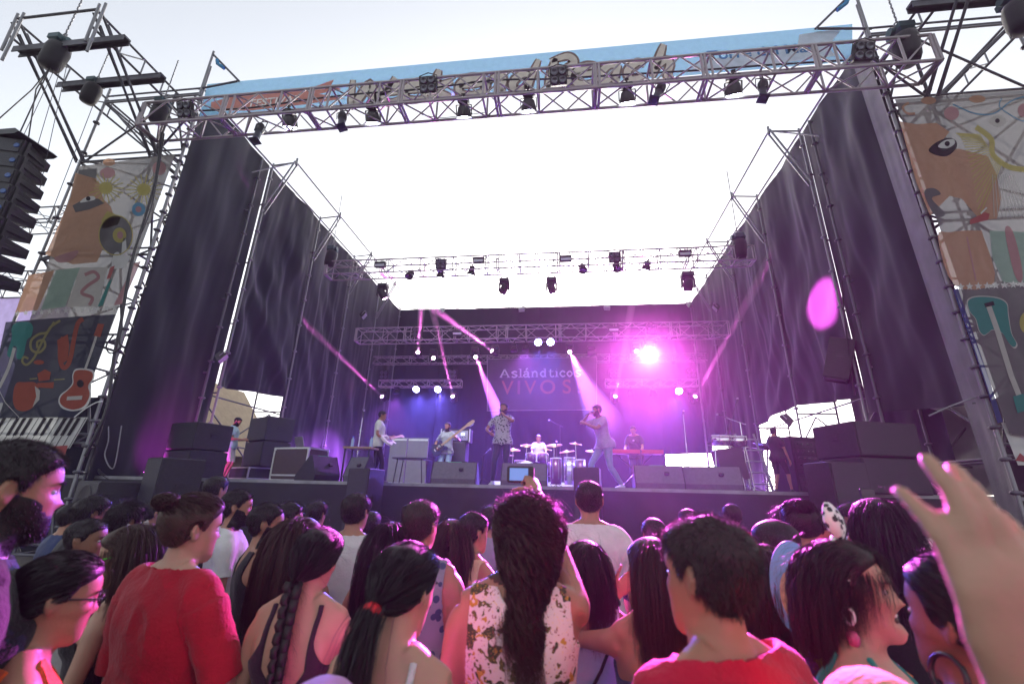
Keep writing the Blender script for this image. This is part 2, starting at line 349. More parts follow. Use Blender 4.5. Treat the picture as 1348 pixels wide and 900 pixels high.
MT = truss('middle lighting truss hung across the stage below the open sky', -8.6, 6.22, 13.5, 9.5, .52, .5, .6, .025)
BT = truss('upper rear lighting truss across the stage in front of the backdrop', -8.9, 6.42, 17.0, 8.2, .57, .5, .62, .025)
_a, _b = at(490, 470, 20.5), at(930, 463.5, 20.5)
T4 = truss('slim rear truss behind the band banner', _a.x, _b.x, 20.5, (_a.z+_b.z)/2, .36, .3, .5, .018, joint=0)
_a, _b = at(499, 500, 19), at(607, 500, 19)
T5 = truss('short low truss on the left above the guitarist', _a.x, _b.x, 19, _a.z, .3, .3, .4, .02, joint=0)
_a, _b = at(797, 499, 19), at(919, 498, 19)
T6 = truss('short low truss on the right above the keyboard player', _a.x, _b.x, 19, _a.z, .3, .3, .4, .02, joint=0)
for T, z1 in ((T5, 8.0), (T6, 8.0)):
    w = T.children[0]; L = T['label']; x0, x1 = (at(506, 500, 19).x, at(598, 500, 19).x) if T is T5 else (at(806, 499, 19).x, at(912, 499, 19).x)
    for x in (x0, x1): tube('suspension_cable', (x, 19.1, T.location.z), (x-.1, 18.2, z1), .008, M_BLACK, T)
    for x in (x0, x1): tube('suspension_cable', (x, 17.5, 8.2), (x, 17.5, ZT), .008, M_BLACK, T) if T is None else None
# posts at the back that hold the rear trusses
rp = scaf('truss_mast', 'pale upright mast at the right end of the rear trusses', (at(920, 500, 21).x, 21, ZS))
tube('mast', (rp.location.x, 21, ZS), (rp.location.x, 21, 8.6), .045, M_ALU, rp)
# ------------------------------------------------------------------ lamps
def glow(name, c, s): return mat(name, (.8, .8, .8), .3, emit=c, estr=s)
M_LWHITE = glow('lit_white_lens', (.8, .92, 1), 14); M_LPINK = glow('lit_pink_lens', (1, .45, .85), 22); M_LBLUE = glow('lit_blue_lens', (.35, .35, 1), 22); M_LHOT = glow('lit_hot_pink_lens', (1, .25, .9), 60)
M_LENS = mat('dark_lens', (.05, .05, .06), .08, .2, spec=.8); M_REFL = mat('lamp_reflector', (.10, .10, .12), .3, .6)
M_LMAG = glow('lit_magenta_lens', (.9, .1, .9), 5)
def yoke(b, w, top, bot, y=0, th=.018):
    b.box((0, y, top), (w, .05, th)).box((-w/2, y, (top+bot)/2), (th, .05, top-bot)).box((w/2, y, (top+bot)/2), (th, .05, top-bot))
def wash_proto(name, label, lens):               # LED wash head: base, yoke, round head with a lens below; hangs from z=0
    t = thing(name, label, 'stage light')
    MB().box((0, 0, -.07), (.24, .2, .14), bev=.03).cyl((0, 0, 0), (0, 0, .07), .02).box((0, 0, .06), (.08, .05, .06)).build('base', M_BLACK, t, True)
    b = MB(); yoke(b, .36, -.15, -.36); b.build('yoke', M_BLACK, t, True)
    h = MB().lathe([(.02, -.16), (.10, -.165), (.135, -.2), (.15, -.28), (.175, -.36), (.18, -.41), (.17, -.415)], n=18).build('head', M_BLACK, t, True)
    MB().lathe([(.005, -.39), (.17, -.392), (.172, -.4)], n=18).build('lens', lens, h, True)
    return t
def profile_proto(lens):                          # ellipsoidal spot: box lamp house, lens barrel, yoke and hook; barrel along -Z
    t = thing('profile_spot', 'black profile spotlight', 'stage light')
    MB().lathe([(.01, .02), (.09, .0), (.12, -.08), (.125, -.22), (.1, -.32)], n=12).build('lamp_house', M_BLACK, t, True)
    b = MB().lathe([(.085, -.3), (.085, -.66), (.105, -.67), (.105, -.72), (.07, -.72)], n=14); b.box((0, 0, -.71), (.24, .24, .015)).build('lens_barrel', mat('worn_dark_barrel', (.05, .055, .07), .35, .4), t, True)
    b = MB().tube([(-.16, 0, -.2), (-.17, 0, .1), (0, 0, .16), (.17, 0, .1), (.16, 0, -.2)], .013); b.cyl((0, 0, .15), (0, 0, .28), .018).build('yoke', M_BLACK, t, True)
    return t
def blinder_proto(sz=.4):
    t = thing('blinder_lamp', 'four lens blinder', 'stage light')
    hs = MB().box((0, .06, 0), (sz, .12, sz), bev=.02).build('housing', M_BLACK, t, True)
    for sx in (-1, 1):
        for sz_ in (-1, 1):
            l = MB().lathe([(.005, -.01), (sz*.15, -.02), (sz*.2, -.035), (sz*.215, -.02), (sz*.215, .03)], (sx*sz*.235, 0, sz_*sz*.235), (0, 1, 0), 14).build('lamp', M_REFL, hs, True)
    b = MB(); b.tube([(-sz*.55, .06, 0), (-sz*.55, .06, sz*.55), (0, .06, sz*.72), (sz*.55, .06, sz*.55), (sz*.55, .06, 0)], .012).build('bracket', M_BLACK, t, True)
    return t
def strobe_proto():
    t = thing('strobe_lamp', 'flat strobe', 'stage light')
    MB().box((0, .05, 0), (.42, .14, .24), bev=.02).build('housing', M_BLACK, t, True)
    MB().box((0, -.025, -.03), (.36, .012, .09)).build('tube_window', mat('strobe_glass', (.55, .55, .58), .2), t, True)
    MB().tube([(-.24, .05, 0), (-.24, .05, .18), (.24, .05, .18), (.24, .05, 0)], .012).build('bracket', M_BLACK, t, True)
    return t
def mover_proto(name, label, lens, lr=.075):     # moving head: base box, two yoke arms, rounded head looking down -Z
    t = thing(name, label, 'moving head')
    MB().box((0, 0, -.08), (.34, .26, .16), bev=.03).cyl((-.1, 0, 0), (-.1, 0, .08), .02).cyl((.1, 0, 0), (.1, 0, .08), .02).build('base', M_BLACK, t, True)
    b = MB(); b.box((0, 0, -.19), (.36, .14, .05)); b.box((-.17, 0, -.33), (.05, .12, .26), bev=.01); b.box((.17, 0, -.33), (.05, .12, .26), bev=.01); b.build('yoke', M_BLACK, t, True)
    h = thing_head = MB().lathe([(.01, .17), (.09, .165), (.125, .12), (.135, 0), (.13, -.12), (.105, -.19), (.09, -.2)], (0, 0, 0), n=16).build('head', M_BLACK, t, True)
    h.location = (0, 0, -.38)
    MB().lathe([(.004, -.185), (lr, -.19), (lr+.005, -.2)], n=14).build('lens', lens, h, True)
    return t
P_WASH = wash_proto('wash_light', 'p', M_LWHITE); P_WASHD = wash_proto('wash_light', 'p', M_LENS); P_WASHB = wash_proto('wash_light', 'p', M_LBLUE)
P_PROF = profile_proto(M_LENS); P_BLIND = blinder_proto(); P_STROBE = strobe_proto()
P_MOVE = mover_proto('moving_head', 'p', M_LPINK); P_MOVED = mover_proto('moving_head', 'p', M_LENS); P_HOT = mover_proto('moving_head', 'p', M_LHOT, .12)
protos = [P_WASH, P_WASHD, P_WASHB, P_PROF, P_BLIND, P_STROBE, P_MOVE, P_MOVED, P_HOT]
ORD = ['first', 'second', 'third', 'fourth', 'fifth', 'sixth', 'seventh', 'eighth']
def lamp(proto, px, py, Y, label, rot=(0, 0, 0), group=None, sc=1, head=None):
    d = dup(proto, at(px, py, Y), rot, label, group); d.scale = (sc,)*3
    if head is not None:
        h = [c for c in d.children if c.name.startswith('head')][0]; h.rotation_euler = head
    return d
for i, (x, y) in enumerate(((380, 143), (490, 137), (610, 129), (695, 120), (825, 109), (965, 98))):
    lamp(P_WASH, x, y, 7.6, 'lit white wash light under the front truss, %s of six counted from the left' % ORD[i], (R(36), R(3*(2.5-i)), 0), 'white wash lights under the front truss')
for i, (x, y, rx, ry) in enumerate(((344, 165, -.2, -.10), (451, 150, -.25, -.25), (872, 112, -.2, .42), (1004, 108, -.2, .22))):
    lamp(P_PROF, x, y, 7.5, 'unlit black profile spotlight with long barrel below the front truss, %s from the left' % ORD[i], (rx, ry, 0), 'profile spotlights under the front truss', .84)
for i, (x, y) in enumerate(((242, 144), (563, 111), (735, 100), (1138, 67))):
    lamp(P_BLIND, x, y, 7.2, 'black four lens blinder clamped on front truss, ' + ['beside the left tower', 'left of centre', 'right of centre', 'beside the right tower'][i], (R(25), [0, 0, R(-2), R(4)][i], 0), 'four lens blinders on the front truss', .92)
for i, (x, y) in enumerate(((580, 347), (809, 338))):
    lamp(P_BLIND, x, y, 13.4, 'four lens blinder on the middle truss, ' + ['left one', 'right one'][i], (R(15), 0, 0), 'blinders on the middle truss', .92)
for i, (x, y) in enumerate(((500, 348), (630, 342), (745, 340), (902, 333))):
    lamp(P_STROBE, x, y, 13.4, 'flat grey strobe lamp on top of the middle truss, %s from the left' % ORD[i], (R(12), 0, 0), 'strobes on the middle truss', .95)
for i, (x, y, p) in enumerate(((542, 357, 0), (581, 353, 1), (622, 350, 1), (767, 349, 0), (811, 347, 0), (853, 344, 1))):
    lamp(P_WASH if p else P_WASHD, x, y, 13.7, ('lit' if p else 'dark') + ' wash light under the middle truss, %s of six counted from the left' % ORD[i], (R(22) if p else R(-25), R(8), .1*i), 'wash lights under the middle truss', .8)
for i, (x, y, ry) in enumerate(((505, 374, -.5), (664, 367, .45), (726, 366, -.25), (904, 359, 0))):
    lamp(P_MOVE if i != 9 else P_MOVED, x, y, 13.7, 'moving head light hanging below the middle truss, ' + ['at its left end against the curtain', 'left of its centre', 'at its centre', 'large one near its right end'][i], (0, 0, 0), 'moving heads below the middle truss', 1.15 if i == 3 else 1.0, (.35, ry, 0))
for i, (x, y) in enumerate(((549, 437), (858, 433))): lamp(P_BLIND, x, y, 16.9, 'four lens blinder on the upper rear truss, ' + ['left one', 'right one above the pink glare'][i], (R(10), 0, 0), 'blinders on the upper rear truss', 1.0)
for i, (x, y) in enumerate(((602, 438), (808, 433))): lamp(P_STROBE, x, y, 16.9, 'strobe lamp with pale window on the upper rear truss, ' + ['left one', 'right one'][i], (R(10), 0, 0), 'strobes on the upper rear truss')
for i, (x, y) in enumerate(((505, 493), (595, 492), (808, 492), (910, 491))): lamp(P_BLIND, x, y, 18.9, 'four lens blinder above a short low truss, ' + ['far left one', 'inner left one', 'inner right one', 'far right one'][i], (R(8), 0, 0), 'blinders above the low trusses', 1.0)
for i, (x, y, p) in enumerate(((709, 448, 1), (725, 447.5, 1), (551, 509, 1), (579, 509, 1), (891, 511, 1), (523, 509, 0), (830, 511, 0), (859, 511, 0), (677, 452, 0), (692, 451, 0))):
    lamp(P_WASHB if p else P_WASHD, x, y, 17.3 if y < 480 else 19.1, ['left of two blue lights above the band banner', 'right of two blue lights above the band banner', 'left of two blue lights under the left low truss', 'right of two blue lights under the left low truss', 'blue light under the right low truss', 'dark wash light under the left low truss, beside the pink beam', 'dark wash light under the right low truss, left one', 'dark wash light under the right low truss, right one', 'dark wash light under the upper rear truss, outer one', 'dark wash light under the upper rear truss, inner one'][i], (R(-58) if p else R(-10), 0, 0), 'wash lights on the rear trusses', .85)
HZ = {}
def smoke_mat(den, g=.3):
    if (den, g) not in HZ:
        m = bpy.data.materials.new('beam_cone_smoke'); m.use_nodes = True; n = m.node_tree; n.nodes.remove(n.nodes['Principled BSDF']); v = n.nodes.new('ShaderNodeVolumePrincipled'); v.inputs['Density'].default_value = den; v.inputs['Color'].default_value = (.95, .95, .97, 1); v.inputs['Anisotropy'].default_value = g; n.links.new(v.outputs[0], n.nodes['Material Output'].inputs['Volume']); HZ[(den, g)] = m
    return HZ[(den, g)]
def frustum(p0, p1, r0, r1, n=24):               # one closed skin, so that the air inside counts as inside
    x, y, _ = frame(p1-p0); v = [p+(x*math.cos(6.28318*i/n)+y*math.sin(6.28318*i/n))*r for p, r in ((p0, r0), (p1, r1)) for i in range(n)]
    return MB().add(v, [(i, (i+1) % n, n+(i+1) % n, n+i) for i in range(n)]+[tuple(range(n))[::-1], tuple(range(n, 2*n))])
def smoke(L, d, half, length, den, label, ks=(1, .72, .45, .2)):       # added cones of denser smoke, shaped to a beam so it shows, thinning along it
    cuts = {4: (.004, .22, .45, .7, 1.), 2: (.004, .5, 1.), 1: (.004, 1.)}[len(ks)]
    for i, k in enumerate(ks):
        a, e = cuts[i]*length+.03, cuts[i+1]*length+.03-.002; o = frustum(L+d*a, L+d*e, .06+math.tan(half)*a, .06+math.tan(half)*e).build('haze_and_beam_smoke', smoke_mat(round(den*k, 3))); tag(o, label, kind='stuff')
# beams: (lens px, Y, target point, cone half angle, watts, colour, hot?)
PINK, BLUE = (1, .16, .78), (.16, .12, 1)
def beam_head(px, py, Y, target, label, proto=P_MOVE, sc=.9):
    L = at(px, py, Y); d = (Vector(target)-L).normalized(); base = L-d*(.2*sc-.02)+Vector((0, 0, .38*sc))
    t = dup(proto, base, (0, 0, 0), label, 'moving heads on the rear trusses'); t.scale = (sc,)*3
    h = [c for c in t.children if c.name.startswith('head')][0]
    h.rotation_mode = 'QUATERNION'; h.rotation_quaternion = (-d).to_track_quat('Z', 'Y'); return L, d
def spot(L, d, half, watts, col, blend=.3, rad=.05, off=.07):
    s = bpy.data.objects.new('stage_spot', bpy.data.lights.new('stage_spot', 'SPOT')); COL.objects.link(s)
    s.location = L+d*off; s.rotation_mode = 'QUATERNION'; s.rotation_quaternion = (-d).to_track_quat('Z', 'Y')
    s.data.energy = watts; s.data.spot_size = 2*half; s.data.spot_blend = blend; s.data.color = col; s.data.shadow_soft_size = rad; return s
BEAMS = [  # lens px,py, Y, target(world) , half angle deg, watts, name
 (550, 464, 17.3, at(556, 395, 14), 1.6, 1500, 'pink moving head shooting straight up at the left of the upper rear truss'),
 (570.5, 471, 17.3, at(560, 640, 8), 3, 300, 'pink moving head beside the upright beam, aimed at the crowd'),
 (626, 469.5, 17.3, at(662, 560, 14.5), 2.6, 2600, 'pink moving head throwing its beam down beside the band banner'),
 (648, 462, 17.3, at(563, 400, 15), 2.6, 5200, 'pink moving head with a bright beam rising to the left'),
 (750, 463, 17.3, at(795, 556, 10.5), 2.8, 17000, 'pink moving head whose beam falls on the crouching singer'),
 (774, 465, 17.3, at(700, 476, 17.6), 3, 1500, 'pink moving head sending a short beam left over the banner'),
 (838, 462, 17.3, at(845, 700, 6), 3, 300, 'small pink moving head left of the glaring one'),
 (503, 522, 19.1, at(415, 438, 15), 1.2, 3000, 'pink moving head on the far left low truss with a thin beam rising left'),
 (596, 522, 19.1, at(570, 410, 15.5), 1.2, 3000, 'pink moving head right of the left low truss with a thin rising beam'),
 (810, 522, 19.1, at(832, 400, 15.5), 1.2, 3000, 'pink moving head left end of the right low truss with a thin rising beam'),
 (915, 522, 19.1, at(982, 400, 15.5), 1.2, 3600, 'pink moving head on the far right low truss with a thin beam rising right'),
]
for px, py, Y, tg, half, w, lab in BEAMS:
    L, d = beam_head(px, py, Y, tg, lab); spot(L, d, R(half), w*(4.5 if half < 2 else 2.4 if half < 2.65 else 1), PINK)
    if half != 3: smoke(L, d, R(half*1.0), (Vector(tg)-L).length*(1.02 if px in (750, 626) else 1.5), .40 if px != 750 else .11, 'smoke cone added to show the beam of the '+lab[:60].rsplit(' ', 1)[0], (1, .85, .75, .65) if px == 750 else (1, .85, .7, .5))
L, d = beam_head(856, 462, 17.3, (.05, 3.2, 1.35), 'large glaring pink moving head on the upper rear truss', P_HOT, 1.25)
spot(L, d, R(12), 11000, (.80, .10, 1), 1, .1, .2); smoke(L, d, R(9.5), 13, .012, 'smoke cone added for the violet glow in front of the crouching singer', (1, .75))  # long smoke cone added along this beam to carry the violet glow
for hf, dn, ln in ((4.5, .12, 1.4), (8, .05, 2.2), (12, .022, 3.4)): smoke(L, d, R(hf), ln, dn, 'smoke cone added for the glow under the glaring pink head', (1,))  # nested smoke cones added to spread the glare round the lens
d2 = (Vector((.22, 1.5, 1.6))-L).normalized(); spot(L, d2, R(4.8), 105000, (1, .10, .80), .7, .1, .2)
for px, py, Y, tg in ((709, 459, 17.2, at(704, 640, 13)), (725, 458, 17.2, at(740, 640, 13)), (551, 520, 19, at(535, 640, 14)), (579, 520, 19, at(560, 640, 13)), (891, 522, 19, at(870, 640, 14))):
    L = at(px, py, Y); spot(L, (Vector(tg)-L).normalized(), R(30), 8500, BLUE, 1, .08)
# the round pink spot on the right wall comes from a head on the middle truss, the lit patches on the front truss from two more
L = at(505, 386, 13.6); tg = Vector(at(1080, 400, X=XR)); spot(L+Vector((.2, 0, 0)), (tg-L).normalized(), R(3.4), 130000, (1, .10, .72), .6)
L = at(664, 388, 13.6); tg = at(880, 108, 7.6); spot(L, (tg-L).normalized(), R(2.2), 9000, PINK, .3, .05, .25)
L = at(726, 388, 13.6); tg = at(590, 118, 7.8); spot(L, (tg-L).normalized(), R(2.2), 5000, PINK, .3, .05, .25)
L = at(904, 386, 13.6); tg = at(500, 130, 7.8); spot(L, (tg-L).normalized(), R(1.6), 5000, PINK, .3, .05, .25)
for x, y in ((830, 522), (859, 522), (692, 461), (523, 520)): L = at(x, y, 19 if y > 500 else 17.2); spot(L, Vector((0, -.35, -1)).normalized(), R(50), 8500, (.5, .12, 1), 1, .1)
# the lit white heads on the front and middle truss light the stage
for x, y in ((380, 165), (490, 160), (610, 152), (695, 142), (825, 132), (965, 120)): spot(at(x, y, 7.7), Vector((0, .62, -.78)).normalized(), R(26), 700, (.86, .93, 1), .8, .12)
# magenta footlights at the left front corner of the stage
FL = at(192, 628, 8.9)
spot(Vector((FL.x, 8.8, ZS+.12)), Vector((-.1, .9, .5)).normalized(), R(60), 130, (.9, .06, .8), .9, .08)
for p in protos:                                  # the patterns themselves are not part of the place
    for c in list(p.children):
        for k in list(c.children): bpy.data.objects.remove(k)
        bpy.data.objects.remove(c)
    bpy.data.objects.remove(p)
# ------------------------------------------------------------------ smoke hanging in the stage
hz = MB().box((-1.5, 10.0, 6.1), (33, 26, 14.2)).build('haze_and_beam_smoke', MATS['dark_lens'])
hm = bpy.data.materials.new('stage_haze'); hm.use_nodes = True; hn = hm.node_tree; hn.nodes.remove(hn.nodes['Principled BSDF'])
pv = hn.nodes.new('ShaderNodeVolumePrincipled'); pv.inputs['Density'].default_value = .0009; pv.inputs['Color'].default_value = (.95, .95, .97, 1); pv.inputs['Anisotropy'].default_value = .5
hn.links.new(pv.outputs[0], hn.nodes['Material Output'].inputs['Volume']); hz.data.materials.clear(); hz.data.materials.append(hm); tag(hz, 'thin violet lit smoke over stage and crowd', kind='stuff')
# ------------------------------------------------------------------ people
def loft(rings):
    """closed tube through rings of equal count -> verts, quads (+ centre fans)"""
    n = len(rings[0]); k = len(rings); V = [p for r in rings for p in r]; F = [(i*n+j, i*n+(j+1) % n, (i+1)*n+(j+1) % n, (i+1)*n+j) for i in range(k-1) for j in range(n)]
    c0 = len(V); V.append(np.mean(rings[0], 0)); V.append(np.mean(rings[-1], 0))
    F += [(c0, (j+1) % n, j) for j in range(n)]+[(c0+1, (k-1)*n+j, (k-1)*n+(j+1) % n) for j in range(n)]
    return V, F
def limb(pts, rad, n=12, flat=None, up=(0, 1, 0)):
    """tapered limb along points; rad = radii or (a, b) pairs, a across up x d, b along up"""
    pts = [np.array(p, float) for p in pts]; rings = []; up = np.array(up, float)
    for i, p in enumerate(pts):
        d = pts[min(i+1, len(pts)-1)]-pts[max(i-1, 0)]; d /= np.linalg.norm(d)
        u = up-d*(up@d)
        if np.linalg.norm(u) < .15: u = np.array((1., 0, 0))-d*d[0]
        u /= np.linalg.norm(u); x = np.cross(u, d); a, b = rad[i] if hasattr(rad[i], '__len__') else (rad[i], rad[i])
        t = np.linspace(0, 2*np.pi, n, endpoint=False)
        rings.append(p+np.outer(np.cos(t)*a, x)+np.outer(np.sin(t)*b, u))
    return loft(rings)
def ell(c, r, n=10, rot=None):
    ph = np.linspace(-np.pi/2, np.pi/2, n); rings = []
    for q in ph[1:-1]:
        t = np.linspace(0, 2*np.pi, 2*n, endpoint=False); P = np.stack([np.cos(t)*np.cos(q)*r[0], np.sin(t)*np.cos(q)*r[1], np.full(2*n, np.sin(q)*r[2])], 1)
        rings.append((P@rot.T if rot is not None else P)+np.array(c))
    return loft(rings)
HEADR = np.array([(-.006, .018, .078, .02), (.008, .034, .090, .0), (.028, .048, .092, -.01), (.05, .057, .091, -.035), (.075, .063, .090, -.062), (.10, .068, .089, -.084), (.125, .071, .088, -.098), (.15, .074, .093, -.104), (.175, .0755, .089, -.104), (.197, .071, .075, -.096), (.217, .057, .051, -.075), (.23, .034, .022, -.045), (.2365, .012, -.004, -.02)])
def head_mesh(nseg=44, nz=52, mouth=0., fem=False):
    zs = np.concatenate([np.linspace(-.006, .2, nz-10), np.linspace(.2, .2365, 11)[1:]])
    t = np.linspace(0, 2*np.pi, nseg, endpoint=False); rings = []
    def g(x, z, x0, z0, sx, sz): return np.exp(-((x-x0)/sx)**2-((z-z0)/sz)**2)
    for z in zs:
        w, f, b = [np.interp(z, HEADR[:, 0], HEADR[:, i]) for i in (1, 2, 3)]
        if fem and z < .08: w *= .94; f = f*.985
        c, s = np.cos(t), np.sin(t); e = 2/2.35
        x = w*np.sign(c)*np.abs(c)**e; cy = .25*f+.75*b if b > 0 else 0.
        y = np.where(s > 0, f*np.abs(s)**e, b*np.abs(s)**e)
        if b > 0: y = (f+b)/2+(f-b)/2*np.sign(s)*np.abs(s)**e
        fr = (s > .1)
        y = y+fr*(-.013*(g(x, z, .031, .120, .017, .011)+g(x, z, -.031, .120, .017, .011))
              + .005*(g(x, z, .03, .139, .022, .007)+g(x, z, -.03, .139, .022, .007))
              + np.interp(z, [.074, .083, .088, .1, .13, .142], [0, .021, .024, .015, .005, 0])*np.exp(-(x/.0105)**2)
              + .006*(g(x, z, .013, .084, .007, .007)+g(x, z, -.013, .084, .007, .007))
              + .006*(g(x, z, 0, .061+mouth*.3, .022, .0055)+g(x, z, 0, .048-mouth*.55, .019, .006))
              - (.004+mouth*1.6)*g(x, z, 0, .0545-mouth*.15, .022+mouth*.1, .0035+mouth*.55)
              + .005*g(x, z, 0, .018, .018, .012) + .005*(g(x, z, .045, .095, .02, .018)+g(x, z, -.045, .095, .02, .018)))
        rings.append(np.stack([x, y, np.full(nseg, z)], 1))
    return loft(rings)
def rotm(ax, a):
    return np.array(Matrix.Rotation(a, 3, ax))
def basis(d, up):
    d = np.array(d, float); d /= np.linalg.norm(d); u = np.array(up, float); u = u-d*(u@d)
    if np.linalg.norm(u) < 1e-3: u = np.array((1., 0, 0))-d*d[0]
    u /= np.linalg.norm(u); return np.stack([np.cross(d, u), d, u], 1)     # columns: side, along, palm-back normal
def ik(a, c, l1, l2, pole):
    a, c, pole = [np.array(q, float) for q in (a, c, pole)]; d = c-a; L = min(np.linalg.norm(d), (l1+l2)*.999); dn = d/np.linalg.norm(d); c = a+dn*L
    x = (l1*l1-l2*l2+L*L)/(2*L); h = math.sqrt(max(0, l1*l1-x*x)); p = pole-dn*(pole@dn); p /= np.linalg.norm(p)+1e-9
    return a+dn*x+p*h, c
FINGERS = [(-.030, .082, .066, .0082), (-.010, .088, .076, .0086), (.011, .086, .072, .0084), (.030, .078, .056, .0076)]   # across, knuckle, length, radius (little.. index is mirrored by side)
CURLS = {'relaxed': ((20, 25, 15),)*4+((25, 20),), 'grip': ((65, 75, 45),)*4+((50, 45),), 'open': ((6, 8, 5), (3, 6, 4), (4, 6, 4), (8, 10, 6), (0, 10)),
         'rock': ((5, 5, 5), (75, 85, 50), (75, 85, 50), (5, 5, 5), (55, 50)), 'cup': ((35, 35, 25),)*4+((35, 25),), 'reach': ((14, 22, 14), (9, 16, 10), (12, 20, 12), (18, 24, 14), (5, 18))}
def hand_parts(w, dirn, nrm, side, kind, sc, fat=1.):
    """palm and five fingers; nrm points out of the back of the hand; side=+1 right hand"""
    B = basis(dirn, nrm); T = lambda p: w+(B@np.array(p, float))*sc; out = []
    sx = side
    out.append(limb([T(p) for p in ((0, -.02, 0), (0, .01, 0), (0, .04, .002), (0, .075, .002), (0, .092, 0))], [(.026*sc, .019*sc), (.030*sc, .018*sc), (.040*sc, .016*sc), (.041*sc, .014*sc), (.034*sc, .010*sc)], 12, up=B[:, 2]))
    c = CURLS[kind]
    for k, (x, y, L, r) in enumerate(FINGERS):
        a = 0; x = -x*sx; p = np.array((x, y-.012, 0.)); pts = [p]; spread = (-x)*(-2.2 if kind in ('open', 'rock') else -1.2)
        for seg, cu in zip((.46, .30, .26), c[k]):
            a += R(cu); p = p+np.array((spread*L*seg, L*1.18*seg*math.cos(a), -L*1.18*seg*math.sin(a))); pts.append(p)
        pts.insert(0, np.array((x*.9, y-.03, 0))); q = pts[-1]+(pts[-1]-pts[-2])*.12
        rr = [r*1.1, r*1.08, r, r*.92, r*.78, r*.45]; pts.append(q)
        out.append(limb([T(p) for p in pts], [v*sc*fat for v in rr], 8, up=B[:, 2]))
    a0, a1 = R(c[4][0]), R(c[4][1]); s = -sx
    p0 = np.array((s*.022, .012, -.006)); d0 = np.array((s*.80*math.cos(a0*.6), .62, -.25-.6*math.sin(a0))); d0 /= np.linalg.norm(d0)
    p1 = p0+d0*.046; d1 = np.array((s*.45*math.cos(a0+a1), .85, -.2-.7*math.sin(a0+a1*.6))); d1 /= np.linalg.norm(d1); p2 = p1+d1*.032; p3 = p2+d1*.026
    out.append(limb([T(p) for p in (p0, p0+d0*.02, p1, p2, p3, p3+d1*.006)], [v*sc*fat for v in (.014, .0135, .011, .0098, .008, .004)], 8, up=B[:, 2]))
    return out
def remesh(parts, vox, smooth=4, name='body'):
    V, F = [], []
    for v, f in parts:
        o = len(V); V += [tuple(p) for p in v]; F += [tuple(i+o for i in q) for q in f]
    me = bpy.data.meshes.new(name); me.from_pydata(V, [], F)
    bm = bmesh.new(); bm.from_mesh(me); bmesh.ops.recalc_face_normals(bm, faces=bm.faces); bm.to_mesh(me); bm.free()
    o = bpy.data.objects.new('tmp', me); COL.objects.link(o)
    md = o.modifiers.new('r', 'REMESH'); md.mode = 'VOXEL'; md.voxel_size = vox; md.adaptivity = 0
    if smooth: ms = o.modifiers.new('s', 'SMOOTH'); ms.factor = .5; ms.iterations = smooth
    dg = bpy.context.evaluated_depsgraph_get(); r = bpy.data.meshes.new_from_object(o.evaluated_get(dg))
    bpy.data.objects.remove(o); bpy.data.meshes.remove(me)
    V = np.empty(len(r.vertices)*3); r.vertices.foreach_get('co', V); V = V.reshape(-1, 3)
    L = np.empty(len(r.loops), np.int32); r.loops.foreach_get('vertex_index', L)
    tot = np.empty(len(r.polygons), np.int32); r.polygons.foreach_get('loop_total', tot); F = L.reshape(-1, 4) if (tot == 4).all() else None
    if F is None:
        st_ = np.empty(len(r.polygons), np.int32); r.polygons.foreach_get('loop_start', st_); q = st_[tot == 4]; F = np.stack([L[q+i] for i in range(4)], 1)
    bpy.data.meshes.remove(r); return V, F
def normals(V, F):
    n = np.zeros_like(V); fn = np.cross(V[F[:, 2]]-V[F[:, 0]], V[F[:, -1]]-V[F[:, 1]] if F.shape[1] == 4 else V[F[:, 1]]-V[F[:, 0]])
    if F.shape[1] == 3: fn = -fn
    for i in range(F.shape[1]): np.add.at(n, F[:, i], fn)
    return n/(np.linalg.norm(n, axis=1, keepdims=True)+1e-12)
def clip(V, F, f):
    """keep where f > 0; the border is cut along the zero line. returns V, tris and the list of border edges"""
    T = np.concatenate([F[:, [0, 1, 2]], F[:, [0, 2, 3]]]); s = f[T] > 0; c = s.sum(1); keep = T[c == 3]; V2 = [V]; base = len(V); cache = {}; extra = []; border = []; nv = []
    def cut(a, b):
        k = (a, b) if a < b else (b, a)
        if k not in cache: t = f[a]/(f[a]-f[b]); cache[k] = base+len(nv); nv.append((a, b, t))
        return cache[k]
    for tri, sg, n in zip(T[(c == 1) | (c == 2)].tolist(), s[(c == 1) | (c == 2)].tolist(), c[(c == 1) | (c == 2)].tolist()):
        i = sg.index(n == 1); a, b, d = tri[i], tri[(i+1) % 3], tri[(i+2) % 3]; p, q = cut(a, b), cut(a, d)
        if n == 1: extra.append((a, p, q)); border.append((p, q))
        else: extra += [(p, b, d), (p, d, q)]; border.append((q, p))
    if nv: A = np.array([(a, b) for a, b, _ in nv]); t = np.array([t for *_, t in nv])[:, None]; Vn = np.concatenate([V, V[A[:, 0]]*(1-t)+V[A[:, 1]]*t])
    else: A, t, Vn = np.zeros((0, 2), int), np.zeros((0, 1)), V
    Tn = np.concatenate([keep, np.array(extra, int).reshape(-1, 3)]); return Vn, Tn, border, A, t
